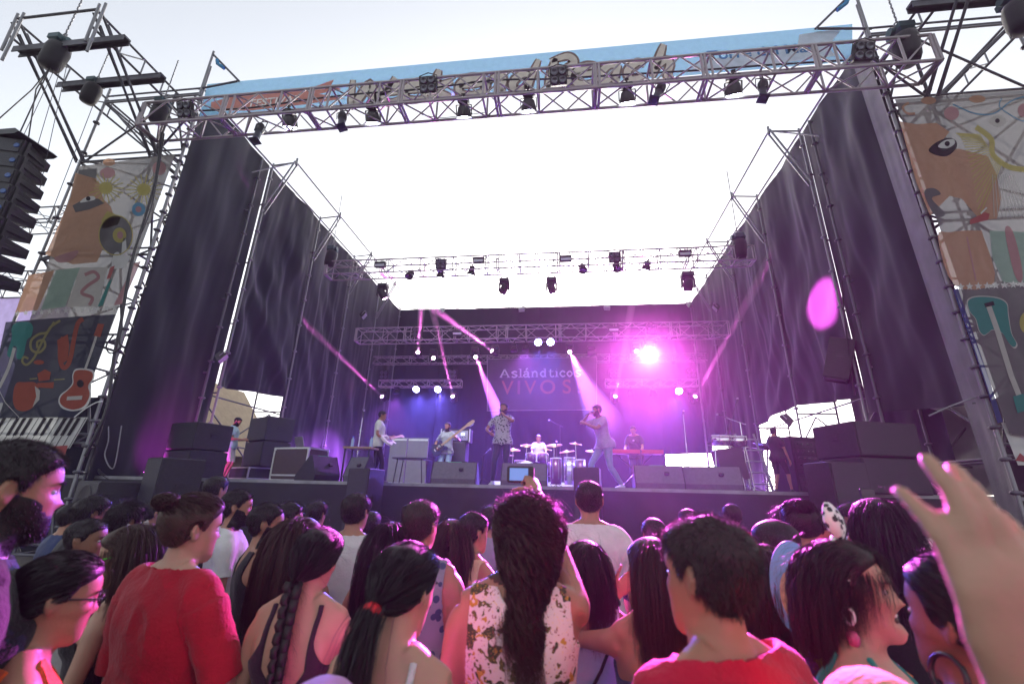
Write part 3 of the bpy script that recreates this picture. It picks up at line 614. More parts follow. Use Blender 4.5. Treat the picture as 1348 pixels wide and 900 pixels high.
def garment(V, F, N, f, thick, noise, m, name, parent, seed=0, rim=.006, attr=None):
    """cloth that follows the body: cut along f = 0, lifted off along the normals, with a turned-in hem"""
    Vc, T, bd, A, t = clip(V, F, f)
    if len(T) == 0: return None
    Nc = np.concatenate([N, N[A[:, 0]]*(1-t)+N[A[:, 1]]*t]) if len(A) else N
    w = thick*np.ones(len(Vc)) if not hasattr(thick, '__len__') else np.concatenate([thick, thick[A[:, 0]]*(1-t[:, 0])+thick[A[:, 1]]*t[:, 0]])
    if noise: w = w+noise*(vn(Vc*[1, 1, .5]+Vc[:, [2, 0, 1]]*.5, 8, seed)*.55+(.5-np.abs(vn(Vc+Vc[:, [1, 2, 0]]*.4, 13, seed+1)))*.6+vn(Vc, 34, seed+2)*.12+.35)
    P = Vc+Nc*w[:, None]
    if bd:
        e = np.array(bd); ids = np.unique(e); mp = {v: len(P)+i for i, v in enumerate(ids.tolist())}
        P = np.concatenate([P, Vc[ids]+Nc[ids]*(-.004)])
        q = [(a, mp[a], mp[b]) for a, b in e.tolist()]+[(a, mp[b], b) for a, b in e.tolist()]; T = np.concatenate([T, np.array(q)])
    us = np.unique(T); re = np.full(len(P), -1); re[us] = np.arange(len(us)); me = np_mesh(name, P[us], re[T], m, True)
    if attr is not None:
        col = attr(P[us]); a = me.color_attributes.new('tint', 'FLOAT_COLOR', 'POINT'); a.data.foreach_set('color', np.concatenate([col, np.ones((len(col), 1))], 1).astype(np.float32).ravel())
    return obj(name, me, parent)
def ribbons(P, W, name, m, parent, view=None, shade=None):
    """P (n, k, 3) strand points -> thin flat strands, W width at root; one mesh"""
    n, k, _ = P.shape; d = np.gradient(P, axis=1); d /= np.linalg.norm(d, axis=2, keepdims=True)+1e-9
    r = RNG.normal(size=(n, 1, 3)); s = np.cross(d, r); s /= np.linalg.norm(s, axis=2, keepdims=True)+1e-9
    t = np.linspace(0, 1, k)[None, :, None]; w = (W if hasattr(W, '__len__') else np.full(n, W))[:, None, None]*(1-.75*t**2)
    Vv = np.stack([P-s*w, P+s*w], 2).reshape(-1, 3); b = (np.arange(n)*k*2)[:, None]+np.arange(k-1)[None]*2
    F = np.stack([b, b+1, b+3, b+2], -1).reshape(-1, 4); me = np_mesh(name, Vv, F, m, True)
    c = np.repeat(RNG.uniform(.55, 1.5, n), k*2)[:, None]*np.ones((1, 4)); c[:, 3] = 1
    a = me.color_attributes.new('tint', 'FLOAT_COLOR', 'POINT'); a.data.foreach_set('color', c.astype(np.float32).ravel())
    return obj(name, me, parent)
def hairmat(name, col, rough=.45):                # dark strands that pass on light from behind, as thin hair does
    m = mat(name, col, rough, 0, .25, 8, attr='tint', spec=.42, streak=(1, 1, .15)); n = m.node_tree.nodes; l = m.node_tree.links; out = n['Material Output']; src = out.inputs[0].links[0].from_socket
    r = n.new('ShaderNodeBsdfRefraction'); r.inputs['IOR'].default_value = 1.0; r.inputs['Roughness'].default_value = .6; r.inputs['Color'].default_value = (*[min(1, .25+c*6) for c in col], 1)
    ms = n.new('ShaderNodeMixShader'); ms.inputs[0].default_value = .32; l.new(src, ms.inputs[1]); l.new(r.outputs[0], ms.inputs[2]); l.new(ms.outputs[0], out.inputs[0]); return m
def capmat(name, col): return mat(name, col, .5, 0, .25, 8, attr='tint', spec=.3, streak=(1, 1, .15))
def skinmat(name, col): return mat(name, col, .5, 0, .10, 9, .06, 180, .35, attr='tint')
HAIR = {'black': hairmat('black_hair', (.012, .010, .010)), 'dark': hairmat('dark_brown_hair', (.022, .014, .011)), 'brown': hairmat('brown_hair', (.045, .026, .017)), 'grey': hairmat('greying_hair', (.07, .065, .06))}
CAP = {'black': capmat('black_hair_mass', (.012, .010, .010)), 'dark': capmat('dark_brown_hair_mass', (.022, .014, .011)), 'brown': capmat('brown_hair_mass', (.045, .026, .017)), 'grey': capmat('greying_hair_mass', (.07, .065, .06))}
CAPOF = {HAIR[k].name: CAP[k] for k in HAIR}
SKIN = {'tan': skinmat('tanned_skin', (.33, .165, .105)), 'fair': skinmat('fair_skin', (.43, .25, .175)), 'brown': skinmat('deep_tan_skin', (.21, .105, .065))}
M_EYE = mat('eye_white', (.34, .32, .30), .35); M_IRIS = mat('dark_iris', (.02, .012, .008), .1); M_MOUTH = mat('mouth_inside', (.06, .012, .012), .5); M_TEETH = mat('teeth', (.7, .66, .58), .3)
def fabric(name, col, **k): return mat(name, col, .8, 0, k.pop('var', .12), k.pop('scale', 14), .25, 90, .2, .15, **k)
PEOPLE = []
def person(label, px=None, py=None, Y=None, loc=None, yaw=0., height=None, vox=.011, skin='tan', build=1., fem=False, lean=(0, 0), head=(0, 0, 0), hr=None, hl=None, er=None, el=None,
           handr='relaxed', handl='relaxed', nr=None, nl=None, dr=None, dl=None, feet=((.11, 0), (-.11, 0)), crouch=0., top=None, bottom='pants', topm=None, botm=None, hair='short', hairc='dark', beard=0, mouth=0., base=0., shoes=None, seed=1, group='people in the festival crowd', eyes=True, strands=1., hlen=1.):
    """yaw: degrees the person faces, 0 = the stage (+Y), positive turns left. px,py = top of the head in the picture at depth Y. hands and elbows in body metres (x right, y forward, z up)."""
    rs = np.random.default_rng(seed)
    if loc is None: p = at(px, py, Y); x, y = p.x, p.y; height = height or p.z-base
    else: x, y = loc
    k = height/1.75; 
    root = thing('person', label, 'person', (x, y, base), group); root.rotation_euler = (0, 0, R(yaw))
    b = build; lx, ly = R(lean[0]), R(lean[1])       # lean forward, lean right
    zp = .95-crouch; pel = np.array((0, -crouch*.35, zp)); TL = rotm('X', -lx)@rotm('Y', ly)
    tp = lambda q: pel+TL@(np.array(q, float)-np.array((0, 0, .95)))
    w = .93 if fem else 1.
    nb = tp((0, -.025, 1.475)); hc = tp((0, .0, 1.514))   # neck base, chin level at the head axis
    HM = rotm('Z', R(head[0]))@TL@rotm('X', R(head[1]))@rotm('Y', R(head[2])); H = lambda q: (np.asarray(q, float))@HM.T+hc
    parts = []
    hip = .168 if fem else .158
    tr = [((0, 0, .86), .13*b, .10*b), ((0, -.005, .92), hip*b, .118*b), ((0, 0, .98), (hip-.004)*b, .112*b), ((0, .005, 1.08), (.128 if fem else .142)*b, .098*b), ((0, .005, 1.18), (.135 if fem else .152)*b, .105*b), ((0, 0, 1.28), .166*b*w, .118*b), ((0, -.01, 1.36), .180*b*w, .112*b), ((0, -.022, 1.42), .168*b*w, .092*b), ((0, -.028, 1.455), .115*b*w, .072*b), ((0, -.026, 1.485), .068*w, .062), ((0, -.01, 1.53), .056*w, .060*w), ((0, .002, 1.575), .056*w, .064*w)]
    t16 = np.linspace(0, 2*np.pi, 24, endpoint=False); rings = []
    for c, a, d in tr:
        e = 2/2.3; P = np.stack([a*np.sign(np.cos(t16))*np.abs(np.cos(t16))**e, d*np.sign(np.sin(t16))*np.abs(np.sin(t16))**e, 0*t16], 1)+np.array(c)
        rings.append(np.array([tp(q) for q in P]) if c[2] < 1.5 else np.array([tp(q) if c[2] < 1.52 else (tp(q)*.35+.65*H(q-np.array((0, 0, 1.514)))) for q in P]))
    parts.append(loft(rings))
    for s in (-1, 1):                                 # back muscles, shoulder blades and chest so that the trunk is no plain barrel
        parts.append(ell(tp((s*.082*b, -.075, 1.33)), (.068*b, .045, .10), 8)); parts.append(ell(tp((s*.075*b, .07, 1.31)), (.072*b, .05 if not fem else .068, .062), 8))
        parts.append(limb([tp((s*.05, -.03, 1.50)), tp((s*.11*w, -.028, 1.462)), tp((s*.172*b*w, -.018, 1.425))], [.036, .042, .05], 10))
        parts.append(ell(tp((s*.078, -.055, .91)), (.085*b, .085, .095), 8))
    hv, hf = head_mesh(mouth=mouth, fem=fem); hs = 1.0; parts.append(([H(q) for q in np.array(hv)*hs], hf))
    for s in (-1, 1):                                 # ears
        q = [(s*.071, -.012, .088), (s*.080, -.022, .1), (s*.084, -.03, .125), (s*.083, -.022, .143), (s*.075, -.006, .142), (s*.071, -.002, .125)]
        parts.append(limb([H(v) for v in q], [.006, .008, .0085, .008, .007, .005], 8)); parts.append(ell(H((s*.076, -.015, .118)), (.006, .014, .024), 8))
    arms = {}
    for s, hd, ed, kind, nn, hdd in ((1, hr, er, handr, nr, dr), (-1, hl, el, handl, nl, dl)):
        sh = tp((s*.178*b*w, -.02, 1.405)); a1, a2 = .295, .265
        if hd is None: hd = tp((s*(.25*b+.02), .06, .86)) if lean == (0, 0) else sh+np.array((s*.07, .05, -.54))
        hd = np.array(hd, float); pole = np.array(ed if ed is not None else (s*.25, -.6, -.15), float); eb, wr = ik(sh, hd, a1, a2, pole)
        f = .86 if fem else 1.
        parts.append(limb([sh-np.array((s*.02, 0, 0)), sh*.85+eb*.15, sh*.6+eb*.4, sh*.25+eb*.75, eb], [.058*b*w, .055*b*f, .048*b*f, .041*b*f, .037*b*f], 12))
        parts.append(limb([eb, eb*.75+wr*.25, eb*.4+wr*.6, wr], [.038*b*f, .041*b*f, .034*b*f, (.027*f, .022*f)], 12))
        fd = wr-eb; nrm = np.array(nn if nn is not None else (s*.9, -.2, .1), float)
        hdir = fd if hdd is None else np.array(hdd, float)
        arms[s] = (sh, eb, wr); parts += hand_parts(wr+fd/np.linalg.norm(fd)*.008, hdir, nrm, s, kind, .96 if fem else 1.04, 1.0 if vox < .008 else 1.22)
    legs = {}
    for s, ft in ((1, feet[0]), (-1, feet[1])):
        hj = pel+rotm('Z', 0)@np.array((s*.088*b, 0, -.05)); an = np.array((ft[0], ft[1], .085)); kn, an = ik(hj, an, .435, .41, np.array((ft[0]*.35+s*.05, 1., .1)))
        f = 1.06 if fem else 1.
        parts.append(limb([hj+np.array((0, 0, .05)), hj*.8+kn*.2, hj*.5+kn*.5, hj*.15+kn*.85, kn], [.09*b*f, .086*b*f, .072*b*f, .056*b, .053*b], 14))
        parts.append(limb([kn, kn*.75+an*.25+np.array((0, -.012, 0)), kn*.45+an*.55+np.array((0, -.008, 0)), an*.85+kn*.15, an], [.053*b, .055*b, .045*b, .035, .034], 12))
        parts.append(limb([an+np.array((0, -.055, -.05)), an+np.array((0, -.02, -.035)), an+np.array((s*.01, .08, -.055)), an+np.array((s*.015, .155, -.066))], [(.03, .032), (.038, .045), (.043, .026), (.032, .016)], 12, up=(0, 0, 1)))
        legs[s] = (hj, kn, an)
    parts = [([np.array(p)*k for p in v], f) for v, f in parts]
    V, F = remesh(parts, vox, 2 if vox < .01 else 1); U = V/k                     # U in body metres
    ms = np.clip((1.50-((U-pel)@TL+np.array((0, 0, .95)))[:, 2])/.03, 0, 1)*np.clip((U[:, 2]-.16)/.04, 0, 1)
    for sh, eb, wr in arms.values():
        d = wr-eb; L = np.linalg.norm(d); q = U-eb; t = q@d/L/L; r = np.linalg.norm(q-np.clip(t, 0, 2)[:, None]*d, axis=1); ms = np.where(r < .12, np.minimum(ms, np.clip((.95-t)/.15, 0, 1)), ms)
    E = np.concatenate([F[:, [0, 1]], F[:, [1, 2]], F[:, [2, 3]], F[:, [3, 0]]]); deg = np.bincount(E[:, 0], minlength=len(V))+1e-9
    for _ in range(int(12*(.009/vox)**1.2)+3):
        mv = np.stack([np.bincount(E[:, 0], V[E[:, 1], c], len(V)) for c in range(3)], 1)/deg[:, None]; V = V+(mv-V)*(.6*ms)[:, None]
    U = V/k; N = normals(V, F)
    hl_ = (U-hc)@HM                                   # head-local coordinates
    tl = (U-pel)@TL+np.array((0, 0, .95))             # trunk-local coordinates
    def seg(a, c): d = c-a; L = np.linalg.norm(d); t = ((U-a)@d)/L/L; return t, np.linalg.norm(U-a-np.clip(t, 0, 1)[:, None]*d, axis=1), L
    lab = np.zeros(len(U), int); best = np.maximum(np.abs(tl[:, 0])-.14, 0)+np.maximum(np.abs(tl[:, 2]-1.15)-.27, 0)*.7+np.abs(tl[:, 1])*.12+.030
    tarm = np.full(len(U), -1.)
    for s, (sh, eb, wr) in arms.items():
        t1, d1, L1 = seg(sh, eb); t2, d2, L2 = seg(eb, wr+(wr-eb)*.7)
        dd = np.minimum(d1, d2); on = (dd < np.where(d2 < d1, .115, .085)) & (dd-.02 < best) & ((t1 > .05) | (dd == d2)); tt = np.where(d1 < d2, np.clip(t1, 0, 1)*L1, L1+np.clip(t2, 0, 1)*L2)
        tarm = np.where(on, tt, tarm); lab = np.where(on, 1, lab)
    isleg = np.zeros(len(U), bool)
    headm = (hl_[:, 2] > .0) | ((tl[:, 2] > 1.5) & (tl[:, 2] > 1.3))
    nkf = -((tl-np.array((0, -.02, 1.486)))@np.array((0, .32, .947)))     # below the neckline
    big = 1.0
    arm = lab == 1
    # skin colouring carried on the mesh: lips, cheeks, nose
    col = np.ones((len(U), 3))*(1+.05*vn(U, 14, seed)[:, None])
    def g3(c, r): return np.exp(-(((hl_-np.array(c))/np.array(r))**2).sum(1))[:, None]
    lip = np.clip(g3((0, .092, .055-mouth*.1), (.021, .03, .0085+mouth*.5))*1.3, 0, 1); col = col*(1-lip)+col*np.array((.85, .42, .42) if not fem else (.85, .3, .33))*lip
    chk = g3((.045, .07, .09), (.025, .05, .025))+g3((-.045, .07, .09), (.025, .05, .025))+g3((0, .11, .09), (.015, .03, .015)); col *= 1-np.array((0, .14, .14))*np.clip(chk, 0, 1)
    if beard: 
        bz = g3((0, .085, .03), (.06, .05, .038)); col *= 1-.5*np.clip(bz*1.2, 0, 1)*beard
    me = np_mesh('body', V, F, SKIN[skin] if isinstance(skin, str) else skin, True)
    a = me.color_attributes.new('tint', 'FLOAT_COLOR', 'POINT'); a.data.foreach_set('color', np.concatenate([col, np.ones((len(col), 1))], 1).astype(np.float32).ravel())
    body = obj('body', me, root)
    # ---- clothes
    z, ax = tl[:, 2], np.abs(tl[:, 0]); hem = .86; xx = tl[:, 0]; flare = np.where(arm, 0, .018*np.clip((1.14-z)/.15, 0, 1)); loose_ = np.where(arm, .004, .016*np.clip((1.30-z)/.2, 0, 1))
    if top in ('tee', 'loose', 'shirt'):
        sl = {'tee': .20, 'loose': .27, 'shirt': .5}[top]
        f = np.where(arm, np.minimum(sl-tarm, 1), np.minimum(z-hem, nkf)); f = np.where((~arm) & (z > 1.5) | headm, -np.abs(nkf)-.01, f) if True else f
        garment(V, F, N, f*k, (.010+flare+loose_*(1.6 if top == 'loose' else .7))*k, .020 if top == 'loose' else .014, topm, 'shirt', root, seed)
    elif top in ('tank', 'strap', 'wide'):
        front = tl[:, 1] > -.02
        ox = {'tank': .128, 'strap': .105, 'wide': .152}[top]*b*w; ix = {'tank': .062, 'strap': .088, 'wide': .075}[top]*b*w; zs = {'tank': 1.34, 'strap': 1.25, 'wide': 1.40}[top]
        dep = np.where(front, 1.30, {'tank': 1.36, 'strap': 1.22, 'wide': 1.43}[top])
        armz = {'tank': 1.27, 'strap': 1.25, 'wide': 1.25}[top]
        fo = (ox+np.maximum(0, 1.38-z)**1.5*1.9)-ax                       # inside the arm hole
        fi = np.where(z > dep-.1, np.hypot(np.maximum(0, 1), 1)*0+(ax-ix*np.sqrt(np.clip((z-dep)/.06, -1e-6, 1).clip(0)))*1.0-np.where(z < dep, 0, 0), .2)
        fi = np.where(z < dep, np.maximum(dep-z, fi), ax-ix*np.sqrt(np.clip((z-dep)/.07, 0, 1)))
        f = np.minimum(np.minimum(fo, fi), z-hem); f = np.where(arm & (tarm > .02), -np.maximum(.004, np.minimum(tarm, .1)), f); f = np.where(headm | (z > 1.49), -.02, f)
        garment(V, F, N, f*k, (.007+flare+loose_*.4)*k, .006, topm, 'shirt', root, seed, attr=None)
    legm = z < .95
    if bottom:
        zb = {'pants': .10, 'shorts': .50, 'skirt': .55}[bottom]; f = np.minimum(.98-z, U[:, 2]-zb)
        f = np.where(arm, -.02, f); garment(V, F, N, f*k, .010*k, .008, botm or M_JEANS, 'trousers' if bottom == 'pants' else 'shorts', root, seed+4)
    if shoes:
        f = .105-U[:, 2]; garment(V, F, N, f*k, .008*k, .0, shoes, 'shoes', root, seed+5)
    # ---- eyes, brows, mouth
    def HW(q): return (H(q)*k)
    if eyes:
        for s in (-1, 1):
            e = MB(); v, f = ell(HW((s*.031, .0705, .1190)), (.0128*k, .0125*k, .0076*k), 9); e.add(v, f, True); eo = e.build('eye', M_EYE, root, True)
            e = MB(); v, f = ell(HW((s*.031, .0802, .1190)), (.0056*k, .0040*k, .0056*k), 6); e.add(v, f, True); e.build('iris', M_IRIS, eo, True)
        if vox < .013:
            n_ = 60; B = []
            for s in (-1, 1):
                u = rs.uniform(0, 1, n_); q = np.stack([s*(.014+u*.036), .094-.016*u**2+rs.uniform(0, .002, n_), .137+.006*np.sin(u*2.4)+rs.uniform(-.003, .003, n_)], 1)
                B.append(np.stack([q, q+np.array((s*.004, .0015, .0015)), q+np.array((s*.009, -.001, .0015))], 1))
            Pb = np.concatenate(B); Pb = (Pb.reshape(-1, 3)@HM.T+hc).reshape(Pb.shape)*k; ribbons(Pb, .0012*k, 'eyebrows', HAIR[hairc], root)
    if mouth > .004:
        e = MB(); v, f = ell(HW((0, .070, .054-mouth*.2)), (.024*k, .014*k, (mouth*.75+.002)*k), 9); e.add(v, f, True); mo = e.build('mouth', M_MOUTH, root, True)
        e = MB(); v, f = ell(HW((0, .079, .0575+mouth*.22)), (.018*k, .006*k, .0045*k), 8); e.add(v, f, True); e.build('teeth', M_TEETH, mo, True)
    # ---- hair
    hx, hy, hzz = hl_.T
    line = np.interp(hy, [-.12, -.09, -.05, -.02, -.004, .012, .03, .06, .085], [.035, .045, .062, .105, .135, .115, .158, .178, .192])
    sc_f = np.where(hzz > -.02, hzz-line, -.05); sc_f = np.where(np.linalg.norm(hl_-np.array((0, 0, .12)), axis=1) > .16, -.05, sc_f)
    sc_f = np.where((np.abs(hx) > .0795) & (hy > -.045) & (hy < .005) & (hzz < .15), -.02, sc_f)
    Hk = {'V': V, 'F': F, 'N': N, 'k': k, 'H': H, 'HM': HM, 'hc': hc, 'root': root, 'f': sc_f, 'rs': rs, 'm': HAIR[hairc], 'tp': tp, 'vox': vox, 'strands': strands, 'hlen': hlen}
    if hair: make_hair(hair, Hk, seed)
    if beard > .3:
        fb = np.minimum(np.minimum(hy-(-.005+.35*(np.clip(hzz, 0, .2)-.1)), .060-hzz+np.clip(np.abs(hx)-.038, 0, 1)*1.6), hzz+.03)
        fb = np.where((hzz > .044) & (hzz < .063) & (np.abs(hx) < .020) & (hy > .05), -.003, fb); fb = np.where((hzz > .071) & (np.abs(hx) < .05), -.01, fb); fb = np.where(np.linalg.norm(hl_-np.array((0, 0, .1)), axis=1) > .155, -.05, fb)
        fur(V, F, N, fb*k, .002*k, int(1200*beard*strands), .008*k, 'beard', HAIR[hairc], root, rs, lambda p, n: n*.25+HM@np.array((0, .1, -.9)), k)
    PEOPLE.append(root); root['_tmp'] = 0; del root['_tmp']
    return {'root': root, 'H': H, 'k': k, 'HM': HM, 'hc': hc, 'arms': arms, 'tp': tp, 'V': V, 'F': F, 'N': N, 'tl': tl, 'U': U}
def sample(V, T, n, rs):
    a = V[T[:, 0]]; ar = np.linalg.norm(np.cross(V[T[:, 1]]-a, V[T[:, 2]]-a), axis=1); i = rs.choice(len(T), n, p=ar/ar.sum()); u, v = rs.uniform(size=(2, n, 1)); q = u+v > 1
    u, v = np.where(q, 1-u, u), np.where(q, 1-v, v); return i, a[i]+(V[T[i, 1]]-a[i])*u+(V[T[i, 2]]-a[i])*v
def capmesh(V, F, N, f, lift, bump, name, m, parent, seed, k):
    Vc, T, bd, A, t = clip(V, F, f); Nc = np.concatenate([N, N[A[:, 0]]*(1-t)+N[A[:, 1]]*t]) if len(A) else N; fc = np.concatenate([f, np.zeros(len(A))])
    h = lift*np.clip(fc/(.02*k), 0, 1)**.6+.001; h = h*(1+bump*vn(Vc/k, 38, seed)); P = Vc+Nc*h[:, None]
    us = np.unique(T); re = np.full(len(P), -1); re[us] = np.arange(len(us)); me = np_mesh(name, P[us], re[T], CAPOF.get(m.name, m), True)
    c = np.repeat((1+.3*vn(P[us]/k*[1, 1, .3], 90, seed))[:, None], 4, 1); c[:, 3] = 1; a = me.color_attributes.new('tint', 'FLOAT_COLOR', 'POINT'); a.data.foreach_set('color', c.astype(np.float32).ravel())
    return obj(name, me, parent), P, T, Nc
def fur(V, F, N, f, lift, n, length, name, m, parent, rs, comb, k, cap=True, width=.0011, ks=4, drop=0.):
    if (f > 0).sum() < 8: return
    o, P, T, Nc = capmesh(V, F, N, f, lift, .25, name, m, parent, 3, k)
    i, p = sample(P, T, n, rs); nn = Nc[T[i]].mean(1); L = length*rs.uniform(.6, 1.2, (n, 1)); S_ = [p-nn*.001]; d = np.array([comb(a, b) for a, b in zip(p, nn)]) if not hasattr(comb, 'shape') else comb[i]
    d = d/np.linalg.norm(d, axis=1, keepdims=True)+rs.normal(size=p.shape)*.3
    for j in range(ks-1): d = d/np.linalg.norm(d, axis=1, keepdims=True); d[:, 2] -= drop; S_.append(S_[-1]+d*L/(ks-1)); d = d+rs.normal(size=p.shape)*.1
    ribbons(np.stack(S_, 1), width*k, name[:-1] if 0 else 'strands', m, o)
def make_hair(kind, K, seed):
    V, F, N, k, H, HM, hc, root, f, rs, m, vox = [K[q] for q in ('V', 'F', 'N', 'k', 'H', 'HM', 'hc', 'root', 'f', 'rs', 'm', 'vox')]
    tp, hlen = K['tp'], K['hlen']; den = (3.0 if vox < .0085 else 1.7 if vox < .0125 else .6)*K['strands']; fk = f*k
    up, fw = HM@np.array((0, 0, 1.)), HM@np.array((0, 1., 0)); W = lambda q: (HM@np.array(q, float))+hc
    rad = lambda p: p  
    wd = .00055 if vox < .0085 else .0008
    if kind in ('short', 'buzz', 'crop', 'tousled'):
        ln = {'short': .017, 'buzz': .005, 'crop': .013, 'tousled': .045}[kind]; lf = {'short': .010, 'buzz': .003, 'crop': .007, 'tousled': .018}[kind]
        fur(V, F, N, fk, lf*k, int(2400*den), ln*k, 'hair', m, root, rs, (lambda p, n: n*.28+fw*.5*max(0, n@up)-(up-n*(n@up))*.8), k, width=wd)
        return
    fringe = kind == 'fringe'; kind = 'long' if fringe else kind
    lift = {'long': .016, 'tied': .012, 'braid': .012, 'curly': .014, 'bun': .02, 'bob': .02, 'beanie': .0}[kind]
    cap, P, T, Nc = capmesh(V, F, N, fk, lift*k, .12 if kind != 'curly' else .4, 'hair', m, root, seed, k)
    n = int({'long': 2600, 'tied': 1700, 'braid': 1700, 'curly': 2600, 'bun': 1700, 'bob': 2000}[kind]*den); i, p = sample(P, T, n, rs); nn = Nc[T[i]].mean(1)
    ER = np.array((.083, .110, .126))*k                 # strands stay outside this egg round the skull and outside the neck and trunk
    def push(q, em=1.):
        l = (q/k-W((0, -.008, .12)))@HM*k; e = np.linalg.norm(l/ER, axis=1, keepdims=True); l = np.where(e < em, l*em/np.maximum(e, .3), l); q = (l/k@HM.T+W((0, -.008, .12)))*k
        c0 = tp((0, -.02, 1.45))*k; below = np.clip((c0[2]+.04*k-q[:, 2])/(.10*k), 0, 1)[:, None]; d = q-c0; s = np.array((.17, .120, 1))*k*np.concatenate([np.clip(.38+.62*below**1.5, 0, 1), np.clip(.60+.40*below, 0, 1), np.ones_like(below)], 1)
        r = np.linalg.norm((d/s)[:, :2], axis=1, keepdims=True); lo = (q[:, 2:3] < c0[2]+.08*k); d2 = d.copy(); d2[:, :2] = np.where(lo & (r < 1), d[:, :2]/np.maximum(r, .25), d[:, :2]); return c0+d2
    def grow(p, d, L, ks, grav, curl=0., wav=0., tgt=None):
        e0 = np.linalg.norm(((p/k-W((0, -.008, .12)))@HM*k)/ER, axis=1, keepdims=True)*1.015; S_ = [p]; st_ = L/(ks-1); ph = rs.uniform(0, 6.3, (len(p), 1)); q = p
        for j in range(ks-1):
            if tgt is not None: tt = tgt-q; d = d*.5+tt/(np.linalg.norm(tt, axis=1, keepdims=True)+1e-6)*.6
            d = d+np.array((0, 0, -grav)); d = d/(np.linalg.norm(d, axis=1, keepdims=True)+1e-9)
            q = push(q+d*st_, 1. if tgt is None else e0*(1-j/ks)+1.04*j/ks); w_ = curl*np.concatenate([np.cos(ph+j*1.05), np.sin(ph+j*1.05), np.sin(ph*2+j*1.05)*.6], 1) if curl else 0
            S_.append(q+w_+(rs.normal(size=q.shape)*wav if wav else 0))
        return np.stack(S_, 1)
    if kind in ('long', 'bob', 'curly'):
        low = np.clip((p[:, 2]-hc[2]*k)/(.2*k), 0, 1)[:, None]; L = {'long': .52, 'bob': .26, 'curly': .37}[kind]*k*rs.uniform(.7, 1.1, (n, 1))
        lp = (p/k-hc)@HM; sd = np.sign(lp[:, :1]+rs.normal(size=(n, 1))*.004); fr = np.clip((lp[:, 1:2]+.02)/.06, 0, 1); rt = HM@np.array((1., 0, 0))
        if kind != 'curly':
            g = ~((lp[:, 1] > -.022) & (lp[:, 2] < .180)); p, nn, lp, sd, fr, L = p[g], nn[g], lp[g], sd[g], fr[g], L[g]
        d = nn*.35+sd*rt*(.25+.2*fr)-fw*(.35+1.9*fr)+rs.normal(size=p.shape)*.10
        G = grow(p, d if kind != 'curly' else d*.6-up*.4, L*hlen, 13 if kind != 'curly' else 26, .62 if kind != 'curly' else .5, .017*k if kind == 'curly' else 0, .002*k)
        if kind == 'curly': G[..., 0] *= 1-.36*np.clip((1.66*k-G[..., 2])/(.2*k), 0, 1)      # gathered between the shoulders
        ribbons(G, (wd*1.6 if kind != 'curly' else wd*2.2)*k, 'strands', m, cap)
        if fringe:
            g = (lp[:, 1] > .035) & (lp[:, 2] > .18) & (np.abs(lp[:, 0]) < .030); q = p[g]; dd = fw*1.0+rs.normal(size=q.shape)*.12-up*.1; ribbons(np.concatenate([grow(q+nn[g]*.004*k, dd, .046*k*rs.uniform(.7, 1.1, (len(q), 1)), 8, .55, 0, .001*k)]), wd*1.6*k, 'fringe', m, cap)
        i2, p2 = sample(P, T, int(90*den), rs); g = ((p2/k-hc)@HM)[:, 1] < -.03; p2, i2 = p2[g], i2[g]; n2 = Nc[T[i2]].mean(1); ribbons(grow(p2, n2*.4-fw*.3+rs.normal(size=p2.shape)*.4, .16*k*rs.uniform(.4, 1.1, (len(p2), 1)), 9, .3, 0, .003*k), wd*.7*k, 'flyaways', m, cap)
        if kind == 'curly':
            i2, p2 = sample(P, T, int(n*.3), rs); n2 = Nc[T[i2]].mean(1); G = grow(p2, n2*.6+rs.normal(size=p2.shape)*.5, .032*k*rs.uniform(.5, 1.1, (len(p2), 1)), 8, .2, .008*k, .002*k); ribbons(G, wd*1.6*k, 'frizz', m, cap)
    else:
        tie = {'tied': (0, -.125, .075), 'braid': (.0, -.118, .045), 'bun': (0, -.105, .205)}[kind]; tw = W(tie)*k
        G = grow(p, nn*.25+0*p, .14*k*np.ones((n, 1)), 7, 0., 0, .001*k, tw[None]); dist = np.linalg.norm(p-tw, axis=1)
        ribbons(G[dist > .03*k], wd*1.4*k, 'strands', m, cap)
        j2 = rs.normal(size=(int(26*den), 3)); i2, p2 = sample(P, T, len(j2), rs); n2 = Nc[T[i2]].mean(1); G = grow(p2, n2*.6+j2*.4, .06*k*np.ones((len(p2), 1)), 5, .12, .002*k, .002*k); ribbons(G, wd*.6*k, 'loose_strands', m, cap)
        if kind == 'tied':
            nt_ = int(500*den); s0 = tw+rs.normal(size=(nt_, 3))*np.array((.014, .010, .012))*k; d = -fw*.55-up*.5+rs.normal(size=s0.shape)*.16
            G = grow(s0, d, .26*k*rs.uniform(.6, 1.1, (nt_, 1)), 11, .35, 0, .0015*k); ribbons(G, wd*1.8*k, 'ponytail', m, cap)
        if kind == 'braid':
            b = MB(); z0 = tw; n_ = 26
            end = tp((.02, -.155, 1.02))*k
            for st3 in range(3):
                pts = []
                for q in range(n_*2):
                    u = q/(n_*2-1); c = z0*(1-u)+end*u; c[1] -= .035*k*math.sin(u*math.pi); a = u*2*math.pi*4.6+st3*2.094
                    pts.append(c+np.array((math.sin(a)*.021, math.cos(a*2)*.012, 0))*k*(1-.35*u))
                b.tube(pts, [(.0175-.007*q/(n_*2-1))*k for q in range(n_*2)], 8)
            br = b.build('braid', CAPOF[m.name], cap, True); ca = br.data.color_attributes.new('tint', 'FLOAT_COLOR', 'POINT'); cc = np.ones((len(br.data.vertices), 4)); cc[:, :3] = (1+.4*vn(np.array([v.co[:] for v in br.data.vertices])*[1, 1, 2.5], 120, 2))[:, None]; ca.data.foreach_set('color', cc.astype(np.float32).ravel())
